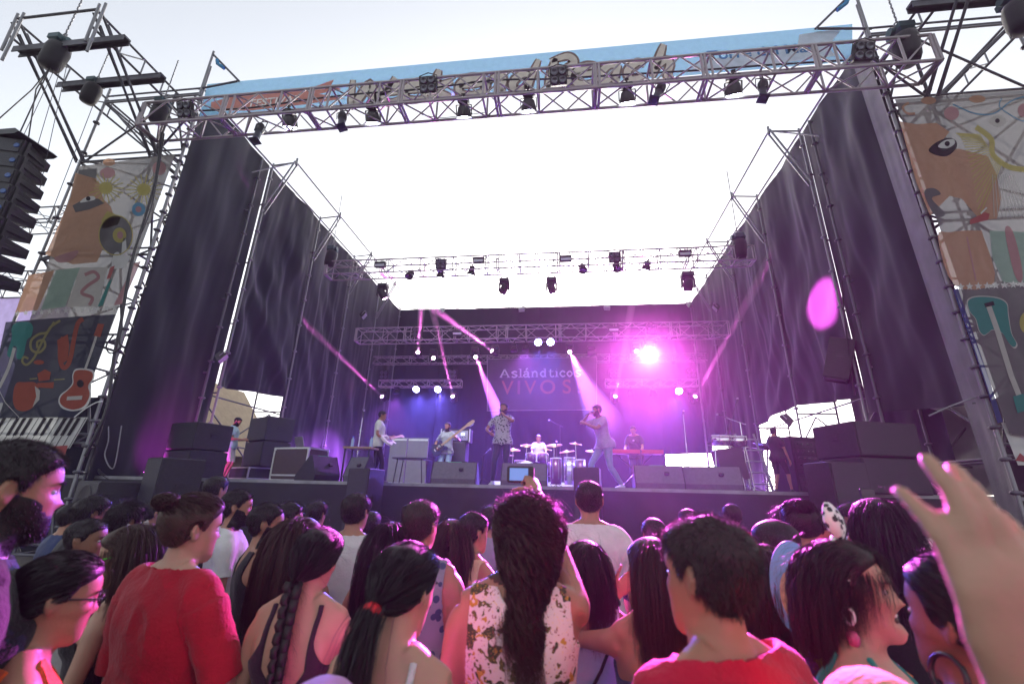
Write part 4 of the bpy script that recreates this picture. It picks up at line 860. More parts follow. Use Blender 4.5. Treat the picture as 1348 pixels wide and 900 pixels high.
            s0 = np.repeat(tw[None], int(160*den), 0); u = rs.uniform(0, 1, (len(s0), 1)); s0 = s0*(1-u)+end*u+rs.normal(size=s0.shape)*.012*k; G = grow(s0, rs.normal(size=s0.shape)*.5, .07*k*np.ones((len(s0), 1)), 5, .5, 0, .002*k); ribbons(G, wd*k, 'braid_fuzz', m, cap)
        if kind == 'bun':
            nt_ = int(900*den); th = rs.uniform(0, 6.28, (nt_, 1)); cc = W((0, -.115, .222))*k; s0 = cc+rs.normal(size=(nt_, 3))*.02*k; d = rs.normal(size=s0.shape)
            S_ = []; a0 = rs.uniform(.55, 1.05, (nt_, 1)); ax_ = rs.normal(size=(nt_, 3)); ax_ /= np.linalg.norm(ax_, axis=1, keepdims=True); e1 = np.cross(ax_, rs.normal(size=(nt_, 3))); e1 /= np.linalg.norm(e1, axis=1, keepdims=True); e2 = np.cross(ax_, e1)
            for q in range(9): S_.append(cc+(e1*np.cos(th+q*.35)+e2*np.sin(th+q*.35))*a0*np.array((.052, .045, .034))*k)
            G = np.stack(S_, 1); ribbons(G, wd*1.8*k, 'bun', m, cap)
            v, ff = ell(cc, (.045*k, .038*k, .028*k), 10); e = MB(); e.add(v, ff, True); bo = e.build('bun_core', CAPOF[m.name], cap, True)
M_JEANS = fabric('dark_blue_denim', (.03, .04, .075)); M_BLKF = fabric('black_fabric', (.014, .014, .016)); M_SHOE = mat('dark_shoe', (.03, .03, .03), .6); M_WSHOE = mat('white_shoe', (.6, .6, .6), .6)
# ------------------------------------------------------------------ the crowd (faces: yaw 0 looks at the stage, positive turns left)
def fl(name, *c, **k): return fabric(name, srgb(*c), **k)
F_RED, F_RED2 = fabric('red_cotton', (.34, .012, .022)), fabric('bright_red_cotton', (.42, .010, .035)); F_WHITE = fabric('white_cotton', (.55, .54, .53)); F_GREY = fabric('grey_cotton', (.22, .23, .25)); F_LBLUE = fabric('pale_blue_cotton', (.36, .47, .58)); F_NAVY = fabric('navy_cotton', (.03, .045, .11)); F_ORANGE = fabric('orange_cotton', (.62, .10, .025)); F_GREEN = fabric('sea_green_cotton', (.02, .24, .19)); F_MAUVE = fabric('mauve_cotton', (.33, .28, .42)); F_YEL = fabric('pale_yellow_cotton', (.5, .45, .25)); F_PURP = fabric('dark_plum_cotton', (.035, .015, .03))
def floral_mat():
    m = mat('floral_print_cotton', (.72, .66, .64), .8, bump=.1, bscale=90); n = m.node_tree.nodes; l = m.node_tree.links; p = n['Principled BSDF']; tc = n.new('ShaderNodeTexCoord')
    prev = None; base = (.66, .58, .58, 1)
    for sc, th, c, dist in ((9, .34, (.045, .05, .02, 1), 1), (15, .30, (.10, .085, .02, 1), 2), (13, .24, (.46, .25, .03, 1), 3), (22, .22, (.22, .06, .05, 1), 4), (31, .2, (.7, .5, .12, 1), 5)):
        mp = n.new('ShaderNodeMapping'); mp.inputs['Location'].default_value = (dist*3.1, dist*1.7, dist); l.new(tc.outputs['Object'], mp.inputs[0])
        nz = n.new('ShaderNodeTexNoise'); nz.inputs['Scale'].default_value = sc*1.8; l.new(mp.outputs[0], nz.inputs[0])
        mm = n.new('ShaderNodeMix'); mm.data_type = 'RGBA'; mm.blend_type = 'LINEAR_LIGHT'; mm.inputs['Factor'].default_value = .12; l.new(mp.outputs[0], mm.inputs['A']); l.new(nz.outputs['Color'], mm.inputs['B'])
        v = n.new('ShaderNodeTexVoronoi'); v.inputs['Scale'].default_value = sc; l.new(mm.outputs['Result'], v.inputs['Vector'])
        ma = n.new('ShaderNodeMath'); ma.operation = 'LESS_THAN'; ma.inputs[1].default_value = th; l.new(v.outputs['Distance'], ma.inputs[0])
        mx = n.new('ShaderNodeMix'); mx.data_type = 'RGBA'; l.new(ma.outputs[0], mx.inputs['Factor']); mx.inputs['B'].default_value = c
        if prev: l.new(prev, mx.inputs['A'])
        else: mx.inputs['A'].default_value = base
        prev = mx.outputs['Result']
    l.new(prev, p.inputs['Base Color']); return m
def patterned(name, a, b, sc=26):
    m = mat(name, a, .8); n = m.node_tree.nodes; l = m.node_tree.links; p = n['Principled BSDF']; v = n.new('ShaderNodeTexVoronoi'); v.inputs['Scale'].default_value = sc; tc = n.new('ShaderNodeTexCoord'); l.new(tc.outputs['Object'], v.inputs['Vector'])
    ma = n.new('ShaderNodeMath'); ma.operation = 'LESS_THAN'; ma.inputs[1].default_value = .38; l.new(v.outputs['Distance'], ma.inputs[0]); mx = n.new('ShaderNodeMix'); mx.data_type = 'RGBA'; mx.inputs['A'].default_value = (*a, 1); mx.inputs['B'].default_value = (*b, 1); l.new(ma.outputs[0], mx.inputs['Factor']); l.new(mx.outputs['Result'], p.inputs['Base Color']); return m
NEAR, MID, FAR = .0072, .0105, .013
def HP(P, q):                                     # head point of a person -> body coordinates scaled
    return Vector(P['H'](np.array(q, float))*P['k'])
def glasses(P, m, name='glasses', up=0.):
    b = MB(); 
    for s in (-1, 1):
        pts = [HP(P, (s*(.033+.023*math.cos(a)), .103-.012*abs(math.cos(a)+.2)*.6, .118+up+.017*math.sin(a))) for a in np.linspace(0, 2*math.pi, 15)]
        b.tube(pts, .0022, 5); b.tube([HP(P, (s*.056, .095, .124+up)), HP(P, (s*.074, .06, .126+up)), HP(P, (s*.079, -.005, .128+up)), HP(P, (s*.082, -.03, .112+up))], .0022, 5)
    b.tube([HP(P, (-.011, .108, .122+up)), HP(P, (0, .112, .124+up)), HP(P, (.011, .108, .122+up))], .0022, 5); return b.build(name, m, P['root'], True)
M_FRAME = mat('black_glasses_frame', (.01, .01, .01), .3); M_GFRAME = mat('neon_green_frame', (.06, .65, .03), .35, emit=None)
# nearest ring
p = person('man with short dark hair and full beard in black at the left picture edge', 36, 586, 1.02, yaw=-32, vox=NEAR, skin='tan', hair='short', hairc='black', beard=1, top='tee', topm=M_BLKF, seed=11, head=(4, 0, 0))
p = person('woman with black glasses and tied dark hair in orange top at lower left', 86, 731, 1.09, yaw=-34, vox=NEAR, fem=True, skin='tan', hair='tied', hairc='black', top='tank', topm=F_ORANGE, seed=12, head=(0, -6, 0)); glasses(p, M_FRAME)
p = person('person with hair in a bun and loose red shirt seen from behind', 262, 655, 1.56, yaw=-14, vox=NEAR, skin='fair', hair='bun', hairc='brown', top='loose', topm=F_RED, seed=13, head=(-14, 0, 4), hr=(.24, .30, 1.02), handr='cup')
p = person('woman with long plaited dark hair in low-backed black strap top', 419, 697, 1.61, yaw=4, vox=NEAR, fem=True, skin='fair', hair='braid', hairc='black', top='strap', topm=F_PURP, seed=14, head=(-6, -4, 5), hr=(.20, .34, 1.12), handr='grip', er=(.6, -.3, -.4)); BRAID = p
p = person('woman with dark ponytail held by a red tie, bare shoulders, front centre', 534, 719, 1.17, yaw=-10, vox=NEAR, fem=True, skin='fair', hair='tied', hairc='black', top='strap', topm=F_WHITE, seed=15, head=(-8, -8, 0)); PONY = p
tq = PONY['H'](np.array((0, -.127, .072)))*p['k']; MB().lathe([(.012, -.012), (.022, -.008), (.025, 0), (.022, .008), (.012, .012)], tq, (0, -.8, -.5), 12).build('hair_tie', mat('red_hair_tie', (.7, .01, .02), .6), p['root'], True)
p = person('man with long curly dark hair and floral tank top, raising a camera', 688, 655, 1.46, yaw=2, vox=NEAR, skin='tan', hair='curly', hairc='brown', top='wide', topm=floral_mat(), seed=16, head=(62, 4, 0), beard=.5, hr=(.03, .40, 1.78), er=(1, .0, -.35), handr='grip', nr=(.6, -.8, .1)); CURLY = p; glasses(p, M_FRAME, 'sunglasses', .085)
p = person('broad man with short dark hair in bright red T-shirt, front right of centre', 922, 684, 1.02, yaw=33, vox=NEAR, skin='tan', build=1.08, hair='short', hairc='dark', top='tee', topm=F_RED2, seed=17, head=(4, 2, 0))
p = person('laughing woman with spotted bow hairband, long dark hair and green strap top', 1116, 716, 1.30, yaw=-124, vox=NEAR, fem=True, build=1.12, skin='fair', hair='fringe', hairc='dark', top='strap', topm=F_GREEN, seed=18, hlen=.40, head=(0, 6, 0), mouth=.016); LAUGH = p
p = person('woman with smooth black hair and black hoop earring at the right edge', 1240, 733, 0.99, yaw=12, vox=NEAR, fem=True, skin='brown', hair='tied', hairc='black', top='strap', topm=F_GREY, seed=19, head=(10, 6, 0)); HOOP = p
# middle ring
person('short haired tanned man in white T-shirt looking right, behind the glasses wearer', 122, 684, 2.13, yaw=-62, vox=MID, skin='brown', hair='crop', hairc='black', top='tee', topm=F_WHITE, seed=21, beard=.2)
p = person('woman in neon green glasses with brown hair and white bow, looking down', 186, 694, 1.70, yaw=112, vox=NEAR, fem=True, skin='fair', hair='long', hairc='brown', top='tank', topm=M_BLKF, seed=22, head=(0, -14, 0), strands=.7); glasses(p, M_GFRAME); GREENG = p
person('man in black tank top looking right, hands raised before his chest', 356, 664, 2.41, yaw=-48, vox=MID, skin='tan', hair='short', hairc='black', top='tank', topm=M_BLKF, seed=23, head=(-6, 0, 0), beard=.35, hl=(-.12, .34, 1.22), handl='cup', hr=(.05, .36, 1.22), handr='cup')
person('dark haired woman with black tank strap and bare shoulder behind the plaited hair', 402, 684, 1.93, yaw=-24, vox=MID, fem=True, skin='tan', hair='long', hairc='brown', top='tank', topm=M_BLKF, seed=24, hlen=.75, head=(-10, 0, -8), strands=1.2)
person('man in plain white T-shirt seen from behind, left of the stage pillar', 472, 651, 2.73, yaw=-4, vox=MID, skin='tan', hair='short', hairc='black', top='tee', topm=F_WHITE, seed=25)
person('woman with long loose dark hair between white T-shirt and ponytail', 517, 690, 2.13, yaw=10, vox=MID, fem=True, skin='tan', hair='long', hairc='black', top='strap', topm=M_BLKF, seed=26, hlen=.8, strands=1.2)
person('cropped hair man in grey and navy tank top seen from behind', 557, 660, 2.07, yaw=-4, vox=MID, skin='tan', build=1.05, hair='crop', hairc='dark', top='wide', topm=patterned('grey_navy_print', (.2, .22, .26), (.03, .05, .12)), seed=27, head=(-8, 0, 0))
person('tall man in pale T-shirt lit pink by the stage lamp, before the centre pillar', 775, 634, 2.89, yaw=-2, vox=MID, skin='tan', build=1.06, hair='crop', hairc='black', top='tee', topm=F_WHITE, seed=28)
BAG = person('short person in pale blue tank top with thin bag strap across the back', 771, 716, 1.96, yaw=-6, vox=MID, fem=True, skin='brown', hair='bob', hairc='dark', top='wide', topm=F_LBLUE, seed=29)
WAVE = person('woman in blue strap top waving an open hand, hair rimmed pink', 856, 712, 1.70, yaw=14, vox=NEAR, fem=True, skin='tan', hair='long', hairc='brown', top='strap', topm=F_NAVY, seed=30, hlen=.6, head=(12, 0, 0), hl=(-.05, .30, 1.50), handl='open', el=(-.8, -.1, -.6), nl=(.3, 1, .2), strands=.7)
person('man with buzz cut and black T-shirt right of the red shirted man', 1015, 684, 1.96, yaw=26, vox=MID, skin='tan', hair='buzz', hairc='black', top='tee', topm=M_BLKF, seed=31, beard=.25); 
person('woman with long dark hair and crossed back straps behind the red shirt', 1000, 722, 1.70, yaw=10, vox=MID, fem=True, skin='brown', hair='bob', hairc='brown', top='strap', topm=M_BLKF, seed=32, head=(-30, 0, 0), strands=1.2)
person('black haired woman in white low-backed top behind the blue fan', 1050, 662, 2.58, yaw=-12, vox=MID, fem=True, skin='tan', hair='bun', hairc='black', top='strap', topm=F_WHITE, seed=33)
person('person with dark hair looking left beside the white low-backed top', 1082, 676, 2.84, yaw=60, vox=FAR, skin='tan', hair='short', hairc='black', top='tee', topm=M_BLKF, seed=34)
WATCH = person('woman gathering up her black hair, pale watch on the raised arm', 1152, 662, 1.96, yaw=-10, vox=MID, fem=True, skin='tan', hair='bob', hairc='black', top='tank', topm=M_BLKF, seed=35, hr=(.06, -.12, 1.60), handr='cup', er=(.9, -.35, -.4), nr=(0, -1, .3))
PHOTO = person('person in grey holding both hands high to take a picture', 1196, 678, 2.46, yaw=4, vox=MID, skin='tan', hair='short', hairc='black', top='tee', topm=F_MAUVE, seed=36, hl=(-.02, .36, 1.72), hr=(.10, .36, 1.68), er=(.8, -.1, -.5), el=(-.6, -.1, -.6), handl='cup', handr='cup')
person('man in white T-shirt looking right behind the bun', 317, 646, 2.89, yaw=-54, vox=MID, skin='tan', hair='short', hairc='black', top='tee', topm=F_WHITE, seed=37, beard=.4)
person('dark haired person far left behind the tanned man', 128, 655, 2.62, yaw=-20, vox=FAR, skin='tan', hair='tousled', hairc='black', top='tee', topm=M_BLKF, seed=38)
ROCK = person('person in mauve top raising a horned hand sign', 172, 664, 2.52, yaw=-10, vox=MID, skin='tan', hair='tousled', hairc='black', top='tee', topm=F_MAUVE, seed=39, hr=(.17, .32, 1.70), handr='rock', er=(.8, -.2, -.5), nr=(.3, -1, .1))
person('dark haired person far back beside the bun', 288, 628, 3.68, yaw=-10, vox=FAR, skin='tan', hair='short', hairc='black', top='tee', topm=M_BLKF, seed=40)
person('man in white top with profile to the right behind the black tank top', 384, 664, 2.89, yaw=-58, vox=FAR, skin='tan', hair='tousled', hairc='black', top='tee', topm=F_WHITE, seed=41)
person('dark haired woman between cropped man and curly man', 596, 686, 2.58, yaw=6, vox=FAR, fem=True, skin='tan', hair='long', hairc='brown', top='tank', topm=M_BLKF, seed=42)
YEL = person('man in pale yellow tank top looking right with a phone', 625, 676, 2.62, yaw=-42, vox=MID, skin='tan', hair='short', hairc='black', top='wide', topm=F_YEL, seed=43, hl=(-.05, .34, 1.36), hr=(.10, .36, 1.38), handl='cup', handr='grip')
person('dark head far back left of the red shirted man', 859, 683, 3.15, yaw=5, vox=FAR, skin='tan', hair='short', hairc='black', top='tee', topm=M_BLKF, seed=44)
person('dark head far back below the left wedge monitors', 490, 674, 3.46, yaw=4, vox=FAR, skin='tan', hair='short', hairc='black', top='tee', topm=M_BLKF, seed=45)
person('dark haired person far back right of the waving woman', 1033, 668, 3.15, yaw=-4, vox=FAR, skin='tan', hair='tousled', hairc='black', top='tee', topm=F_GREY, seed=46)
person('dark haired person far back left of the shoulder-high rock sign', 100, 664, 3.15, yaw=-14, vox=FAR, skin='tan', hair='short', hairc='black', top='tee', topm=F_NAVY, seed=47)
person('person in dark top between the bun and the neon glasses', 222, 700, 2.18, yaw=-16, vox=FAR, skin='tan', hair='tousled', hairc='black', top='tee', topm=M_BLKF, seed=48)
person('person in grey top under the raised picture-taking hands', 1262, 690, 2.58, yaw=6, vox=FAR, skin='tan', hair='short', hairc='black', top='tee', topm=F_GREY, seed=49)
for px, py, Y, yw, hr_, top_, tm, lab in ((541, 664, 4.2, -8, 'short', 'tee', F_NAVY, 'man in navy T-shirt far back, nearest the stage left of the centre pillar'), (646, 668, 3.7, 14, 'tousled', 'tee', F_GREY, 'person in grey T-shirt far back behind the pale yellow tank top'),
        (905, 670, 3.9, 6, 'crop', 'tank', F_WHITE, 'man in white tank top far back below the right wedge monitors'), (962, 664, 4.4, -12, 'short', 'tee', F_RED, 'person in dark red T-shirt far back near the stage edge'),
        (1118, 664, 3.9, 18, 'tousled', 'tee', F_LBLUE, 'person in pale blue T-shirt far back before the right pillar'), (1302, 668, 3.3, 8, 'crop', 'tank', F_NAVY, 'man in navy tank top far back behind the raised hand'), (205, 662, 3.9, -16, 'short', 'tee', F_WHITE, 'man in white T-shirt far back before the upright left loudspeaker'), (420, 662, 4.0, -6, 'tousled', 'tank', F_LBLUE, 'person in pale blue tank top far back below the flight case')):
    person(lab, px, py, Y, yaw=yw, vox=.014, skin='tan', hair=hr_, hairc='black', top=top_, topm=tm, seed=px, eyes=False)
# the raised open hand close to the lens at the right
wr, tip = at(1375, 935, .42), at(1308, 650, .39); HX, HY = .70, .10
toB = lambda q: tuple((Matrix.Rotation(R(-10), 3, 'Z') @ (q-Vector((HX, HY, 0))))/(1.76/1.75)); dB = tuple(Matrix.Rotation(R(-10), 3, 'Z') @ (tip-wr))
HANDP = person('person outside the right edge holding an open hand up close to the camera', loc=(HX, HY), yaw=10, height=1.76, vox=.0058, skin='fair', hair='short', hairc='dark', top='tee', topm=M_BLKF, seed=50, handl='reach', hl=toB(wr), dl=dB, el=(-.1, -.2, -1), nl=(-.1, -1, .15), strands=.3)
print('HAND', (tip-wr).length, wr, tip)
# things worn or held
def held(name, label, cat, b, m, parts=()):
    t = thing(name, label, cat, b[0]); b[1].build(name+'_body' if parts else 'shell', m, t)
    for n2, b2, m2 in parts: b2.build(n2, m2, t)
    return t
def wpt(P, q):                                    # body metres -> world
    return P['root'].matrix_basis @ (Vector(q)*P['k']) if False else Vector(P['root'].location)+Matrix.Rotation(P['root'].rotation_euler.z, 3, 'Z') @ (Vector(q)*P['k'])
def hand_pt(P, s, along=.08, off=(0, 0, 0)):
    sh, eb, w = P['arms'][s]; d = (w-eb)/np.linalg.norm(w-eb); return wpt(P, Vector(w+d*along)+Vector(off))
c = hand_pt(CURLY, 1, .09, (-.045, .01, .02)); t = thing('camera_phone', 'small black camera held up by the curly haired man', 'camera', c)
MB().box(c, (.11, .035, .065), bev=.006).build('camera_body', M_BLACK, t); MB().box(c+Vector((-.006, -.019, 0)), (.075, .004, .048)).build('screen', mat('camera_screen', (.05, .06, .12), .2, emit=(.1, .2, .5), estr=.5), t)
MB().cyl(c+Vector((.01, .017, 0)), c+Vector((.01, .05, 0)), .024, n=16).build('lens_barrel', M_BLACK, t)
c = hand_pt(PHOTO, -1, .10, (.07, .02, .02)); t = thing('phone', 'dark phone held high between two raised hands', 'phone', c); MB().box(c, (.075, .01, .145), bev=.004).build('case', M_BLACK, t); MB().box(c+Vector((0, -.006, 0)), (.066, .002, .13)).build('screen', M_LENS, t)
c = hand_pt(YEL, 1, .08, (-.02, .02, .02)); t = thing('phone', 'black phone in the hand of the pale yellow tank top wearer', 'phone', c); MB().box(c, (.075, .01, .145), bev=.004).build('case', M_BLACK, t); MB().box(c+Vector((0, -.006, 0)), (.066, .002, .13)).build('screen', M_LENS, t)
c = hand_pt(BRAID, 1, .07, (-.025, .01, .03)); t = thing('drink_can', 'dark drink can held by the woman with the plait', 'can', c-Vector((0, 0, .06)))
MB().lathe([(.024, -.06), (.032, -.05), (.032, .045), (.026, .06), (.024, .058), (.01, .057)], c, n=18).build('can_body', mat('dark_can', (.05, .045, .05), .3, .7), t); MB().lathe([(.001, .0565), (.025, .0565), (.0255, .061), (.0265, .061)], c, n=18).build('can_top', M_CHROME, t)
# watch and bracelets
def ring_on(P, s, at_, name, m, r=.034, th=.011):
    sh, eb, w = P['arms'][s]; d = (w-eb)/np.linalg.norm(w-eb); q = Vector(w-d*at_)*P['k']; MB().lathe([(r-.003, -th), (r+.002, -th), (r+.002, th), (r-.003, th)], q, d, 18).build(name, m, P['root'], True)
ring_on(WATCH, 1, .03, 'watch', mat('pale_watch', (.7, .68, .62), .3, .4)); ring_on(ROCK, 1, .02, 'bracelet', mat('green_band', (.1, .4, .2), .5), .033, .006); ring_on(WAVE, -1, .03, 'bracelet', M_FRAME, .034, .012); ring_on(PHOTO, -1, .03, 'bracelet', mat('green_band', (.1, .4, .2), .5), .034, .006)
# laughing woman: spotted bow, earring, flower garland
P = LAUGH; sm = patterned('white_cloth_black_dots', (.7, .68, .64), (.03, .03, .03), 55)
b = MB().tube([HP(P, (s*.084*math.sin(a), .015-.02*math.cos(a), .12+.131*math.cos(a))) for s in (1,) for a in np.linspace(-1.35, 1.35, 15)], .009, 8)
hbnd = b.build('hairband', sm, P['root'], True)
for s in (-1, 1):
    b = MB(); b.tube([HP(P, (s*.012, .01, .252)), HP(P, (s*.028, .01, .275)), HP(P, (s*.040, .008, .305)), HP(P, (s*.034, .006, .335)), HP(P, (s*.026, .004, .350))], [.009, .017, .019, .012, .003], 10); b.build('bow_ear', sm, hbnd, True)
for s in (1, -1):
    e = MB(); c0 = HP(P, (s*.088, -.014, .068)); e.tube([c0+Vector((0, .010*math.cos(a), .016*math.sin(a))) for a in np.linspace(0, 2*math.pi, 17)], .0042, 8); ear = e.build('earring', mat('white_enamel', (.75, .72, .7), .3), P['root'], True)
    e = MB(); v, f = ell(c0+Vector((0, 0, -.046)), (.011, .014, .018), 8); e.add(v, f, True); e.build('pink_drop', mat('pink_bead', (.5, .08, .2), .3), ear, True)
rs = np.random.default_rng(5); cols = [('yellow', (.75, .5, .02)), ('white', (.75, .72, .7)), ('orange', (.7, .2, .02)), ('lime', (.3, .5, .05)), ('violet', (.2, .1, .5))]
gl = thing('flower_garland', 'bright cloth flower garland round the neck of the laughing woman', 'garland', P['root'].location)
for i in range(34):
    a = i/34*2*math.pi; rr = .105+.012*rs.normal(); q = wpt(P, Vector(P['tp']((math.sin(a)*rr*1.05, math.cos(a)*rr*1.25+.01, 1.44-.10*max(0, math.cos(a))-.01*math.cos(a)))))
    e = MB(); ax_ = Vector(rs.normal(size=3)).normalized(); x, y, z = frame(ax_)
    for kx in range(5): d0 = x*math.cos(kx*1.2566)+y*math.sin(kx*1.2566); d1 = x*math.cos(kx*1.2566+.6)+y*math.sin(kx*1.2566+.6); d2 = x*math.cos(kx*1.2566-.6)+y*math.sin(kx*1.2566-.6); e.add([q-z*.004, q+d2*.017+z*.006, q+d0*.028+z*.002, q+d1*.017+z*.006], [(0, 1, 2, 3)]).add([q-z*.007, q+d2*.017+z*.003, q+d0*.028-z*.002, q+d1*.017+z*.003], [(3, 2, 1, 0)])
    nme, cc = cols[i % 5]; e.build('flower', fabric(nme+'_petal', cc), gl)
# hoop earring, white bow, bag strap
P = HOOP; b = MB(); c0 = HP(P, (-.090, -.012, .050)); b.tube([c0+Vector((.004*math.sin(a), .030*math.cos(a), .030*math.sin(a)-.012)) for a in np.linspace(0, 2*math.pi, 25)], .0045, 8); b.build('hoop_earring', M_FRAME, P['root'], True)
P = GREENG; b = MB()
for s in (-1, 1): b.add([HP(P, (.055, -.02, .235)), HP(P, (.055+s*.01, -.02+s*.045, .262)), HP(P, (.065+s*.01, -.02+s*.05, .225)), HP(P, (.07, -.02+s*.02, .215))], [(0, 1, 2, 3)])
b.add(*ell(HP(P, (.06, -.02, .235)), (.01, .01, .01), 6), True).build('white_bow', F_WHITE, P['root'], True)
P = BAG; b = MB(); pts = [P['tp'](q)*P['k'] for q in ((.125, -.02, 1.452), (.11, -.115, 1.38), (.06, -.155, 1.28), (0, -.15, 1.18), (-.09, -.145, 1.05), (-.165, -.10, .92))]; b.tube(pts, .006, 6).build('bag_strap', M_BLKF, P['root'], True)
# blue oval fan, caps below the frame
c = at(1046, 772, 1.55); t = thing('hand_fan', 'light blue oval paddle fan with tan print held up in the crowd', 'fan', c)
x = Vector((.93, -.3, 0)); z = Vector((.04, 0, 1)); nrm = x.cross(z).normalized()
def disc(b, c, rx, rz, n=26, off=0., tk=.006):
    ring = [c+x*rx*math.cos(a)+z*rz*math.sin(a)+nrm*off for a in np.linspace(0, 2*math.pi, n, endpoint=False)]; r2 = [q-nrm*tk for q in ring]; b.add(ring+r2, [tuple(range(n)), tuple(range(n, 2*n))[::-1]]+[(i, n+i, n+(i+1) % n, (i+1) % n) for i in range(n)])
b = MB(); disc(b, c, .065, .125); b.build('paddle', mat('sky_blue_card', (.16, .42, .66), .5), t); b = MB(); disc(b, c+Vector((-.008, 0, -.02)), .034, .065, 20, .006, .004); b.build('printed_patch', mat('tan_print', (.42, .36, .2), .6, var=.4, scale=60), t); MB().cyl(c-z*.12, c-z*.24, .009).build('handle', mat('pale_wood', (.5, .38, .22), .6), t)
def cap_person(label, px, py, Y, yaw, m, seed, h=None, brim=False):
    P = person(label, px, py, Y, yaw=yaw, vox=MID, skin='tan', hair='crop', hairc='dark', top='tee', topm=F_NAVY, seed=seed, strands=.3, bottom='pants')
    b = MB(); V, F = ell((0, 0, 0), (.092, .118, .10), 12); V = [Vector(HP(P, (v[0], v[1]-.006, max(v[2], -.03)+.165))) for v in V]; b.add(V, F, True)
    cp = b.build('cap', m, P['root'], True)
    if brim: b = MB(); b.tube([HP(P, (math.sin(a)*.12, math.cos(a)*.145-.006, .125)) for a in np.linspace(0, 6.283, 25)], .012, 6); b.build('brim', m, cp, True)
    else: b = MB(); b.add([HP(P, q) for q in ((-.07, .09, .15), (-.06, .17, .135), (0, .195, .135), (.06, .17, .135), (.07, .09, .15))], [(0, 1, 2, 3, 4)]).add([HP(P, q) for q in ((-.07, .09, .142), (-.06, .17, .128), (0, .195, .128), (.06, .17, .128), (.07, .09, .142))], [(4, 3, 2, 1, 0)]); b.build('brim', m, cp, True)
    return P
cap_person('short person in a mustard yellow cap at the bottom edge', 1152, 905, .78, 0, fabric('mustard_cotton', (.38, .27, .05)), 61)
cap_person('short person in a sun hat coloured as if lit pink, at the bottom edge', 424, 912, .80, 0, fabric('pink_lit_cotton', (.45, .2, .45)), 62, brim=True)  # pink stage light on the hat is put into its lilac colour
# ------------------------------------------------------------------ the band and crew on stage
BG = 'people on the stage'
F_SH1 = patterned('grey_marbled_print', (.36, .36, .38), (.05, .05, .07), 24); F_BLUEJ = fabric('pale_blue_denim', (.20, .26, .36)); F_BLK2 = fabric('black_cotton', (.02, .02, .022))
SINGER = person('bearded singer in grey patterned T-shirt and dark jeans with microphone at his mouth', 663, 531, 9.3, base=ZS, yaw=176, vox=FAR, skin='tan', hair='short', hairc='black', beard=1, top='tee', topm=F_SH1, botm=M_JEANS, shoes=M_WSHOE, seed=71, group=BG, hl=(-.05, .20, 1.47), el=(-.9, .1, -.6), handl='grip', nl=(-.3, .8, .5), hr=(.24, .20, 1.08), er=(.7, -.6, 0), feet=((.16, .14), (-.09, -.12)), head=(-14, 6, 0), mouth=.006)
PINKS = person('crouching singer washed in pink light holding a microphone out before his face', 793, 538, 9.7, base=ZS, height=1.80, yaw=118, vox=FAR, skin='tan', hair='short', hairc='dark', beard=.8, top='tee', topm=F_MAUVE, botm=F_BLUEJ, shoes=M_WSHOE, seed=72, group=BG, lean=(14, 0), crouch=.06, hr=(.03, .34, 1.44), er=(.8, .1, -.5), handr='grip', nr=(.4, .9, .2), hl=(-.04, .46, 1.26), el=(-.6, 0, -.8), handl='grip', feet=((.14, .30), (-.12, -.30)), mouth=.008, head=(-20, 6, 0))
GUIT = person('guitarist in white T-shirt and black trousers facing right with a white guitar', 503, 541, 9.7, base=ZS, yaw=-68, vox=FAR, skin='tan', hair='short', hairc='black', top='tee', topm=F_WHITE, botm=M_BLKF, shoes=M_SHOE, seed=73, group=BG, hr=(.16, .16, 1.04), er=(.6, -.8, 0), handr='cup', hl=(-.42, .30, 1.16), el=(-.6, -.2, -.7), handl='grip', feet=((.14, .18), (-.12, -.14)), head=(0, -10, 0))
BASS = person('bass player in grey T-shirt and blue jeans behind the wedge monitor', 590, 556, 11.6, base=ZS, yaw=172, vox=FAR, skin='tan', hair='crop', hairc='dark', beard=.7, top='tee', topm=F_GREY, botm=F_BLUEJ, shoes=M_SHOE, seed=74, group=BG, hr=(.22, .17, 1.02), er=(.8, -.6, 0), handr='cup', hl=(-.40, .26, 1.28), el=(-.7, -.1, -.6), handl='grip', head=(-10, -8, 0), feet=((.15, .08), (-.13, -.05)))
DRUM = person('drummer in white T-shirt seated behind the cymbals', 709, 569, 15.2, base=ZS, height=1.75, yaw=186, vox=FAR, skin='tan', hair='short', hairc='black', top='tee', topm=F_WHITE, botm=M_BLKF, shoes=M_SHOE, seed=75, group=BG, crouch=.0, hr=(.22, .40, 1.05), hl=(-.22, .40, 1.08), handr='grip', handl='grip')
KEYS = person('keyboard player in black T-shirt and glasses at the keyboard', 836, 581, 12.3, base=ZS, height=1.66, yaw=160, vox=FAR, skin='tan', hair='crop', hairc='dark', top='tee', topm=F_BLK2, seed=76, group=BG, lean=(14, 0), hr=(.2, .42, 1.0), hl=(-.2, .42, 1.0), handr='cup', handl='cup', head=(0, -12, 0), shoes=M_SHOE)
CREWL = person('crew man in light blue T-shirt and white shorts looking down at his hands', 312, 549, 10.6, base=ZS, yaw=-70, vox=FAR, skin='tan', hair='crop', hairc='black', beard=.4, top='tee', topm=F_LBLUE, bottom='shorts', botm=F_WHITE, shoes=M_SHOE, seed=77, group=BG, hr=(.10, .30, 1.12), hl=(-.08, .32, 1.12), handr='cup', handl='cup', head=(0, -22, 0), build=1.05)
CREWR = person('crew man in black T-shirt and shorts standing beside the equipment racks', 1017, 563, 10.0, base=ZS, yaw=-58, vox=FAR, skin='tan', hair='buzz', hairc='black', beard=.5, top='tee', topm=F_BLK2, bottom='shorts', botm=F_BLK2, shoes=M_SHOE, seed=78, group=BG, feet=((.15, .16), (-.12, -.1)), hl=(-.20, .28, .92), head=(0, -6, 0), build=1.05)
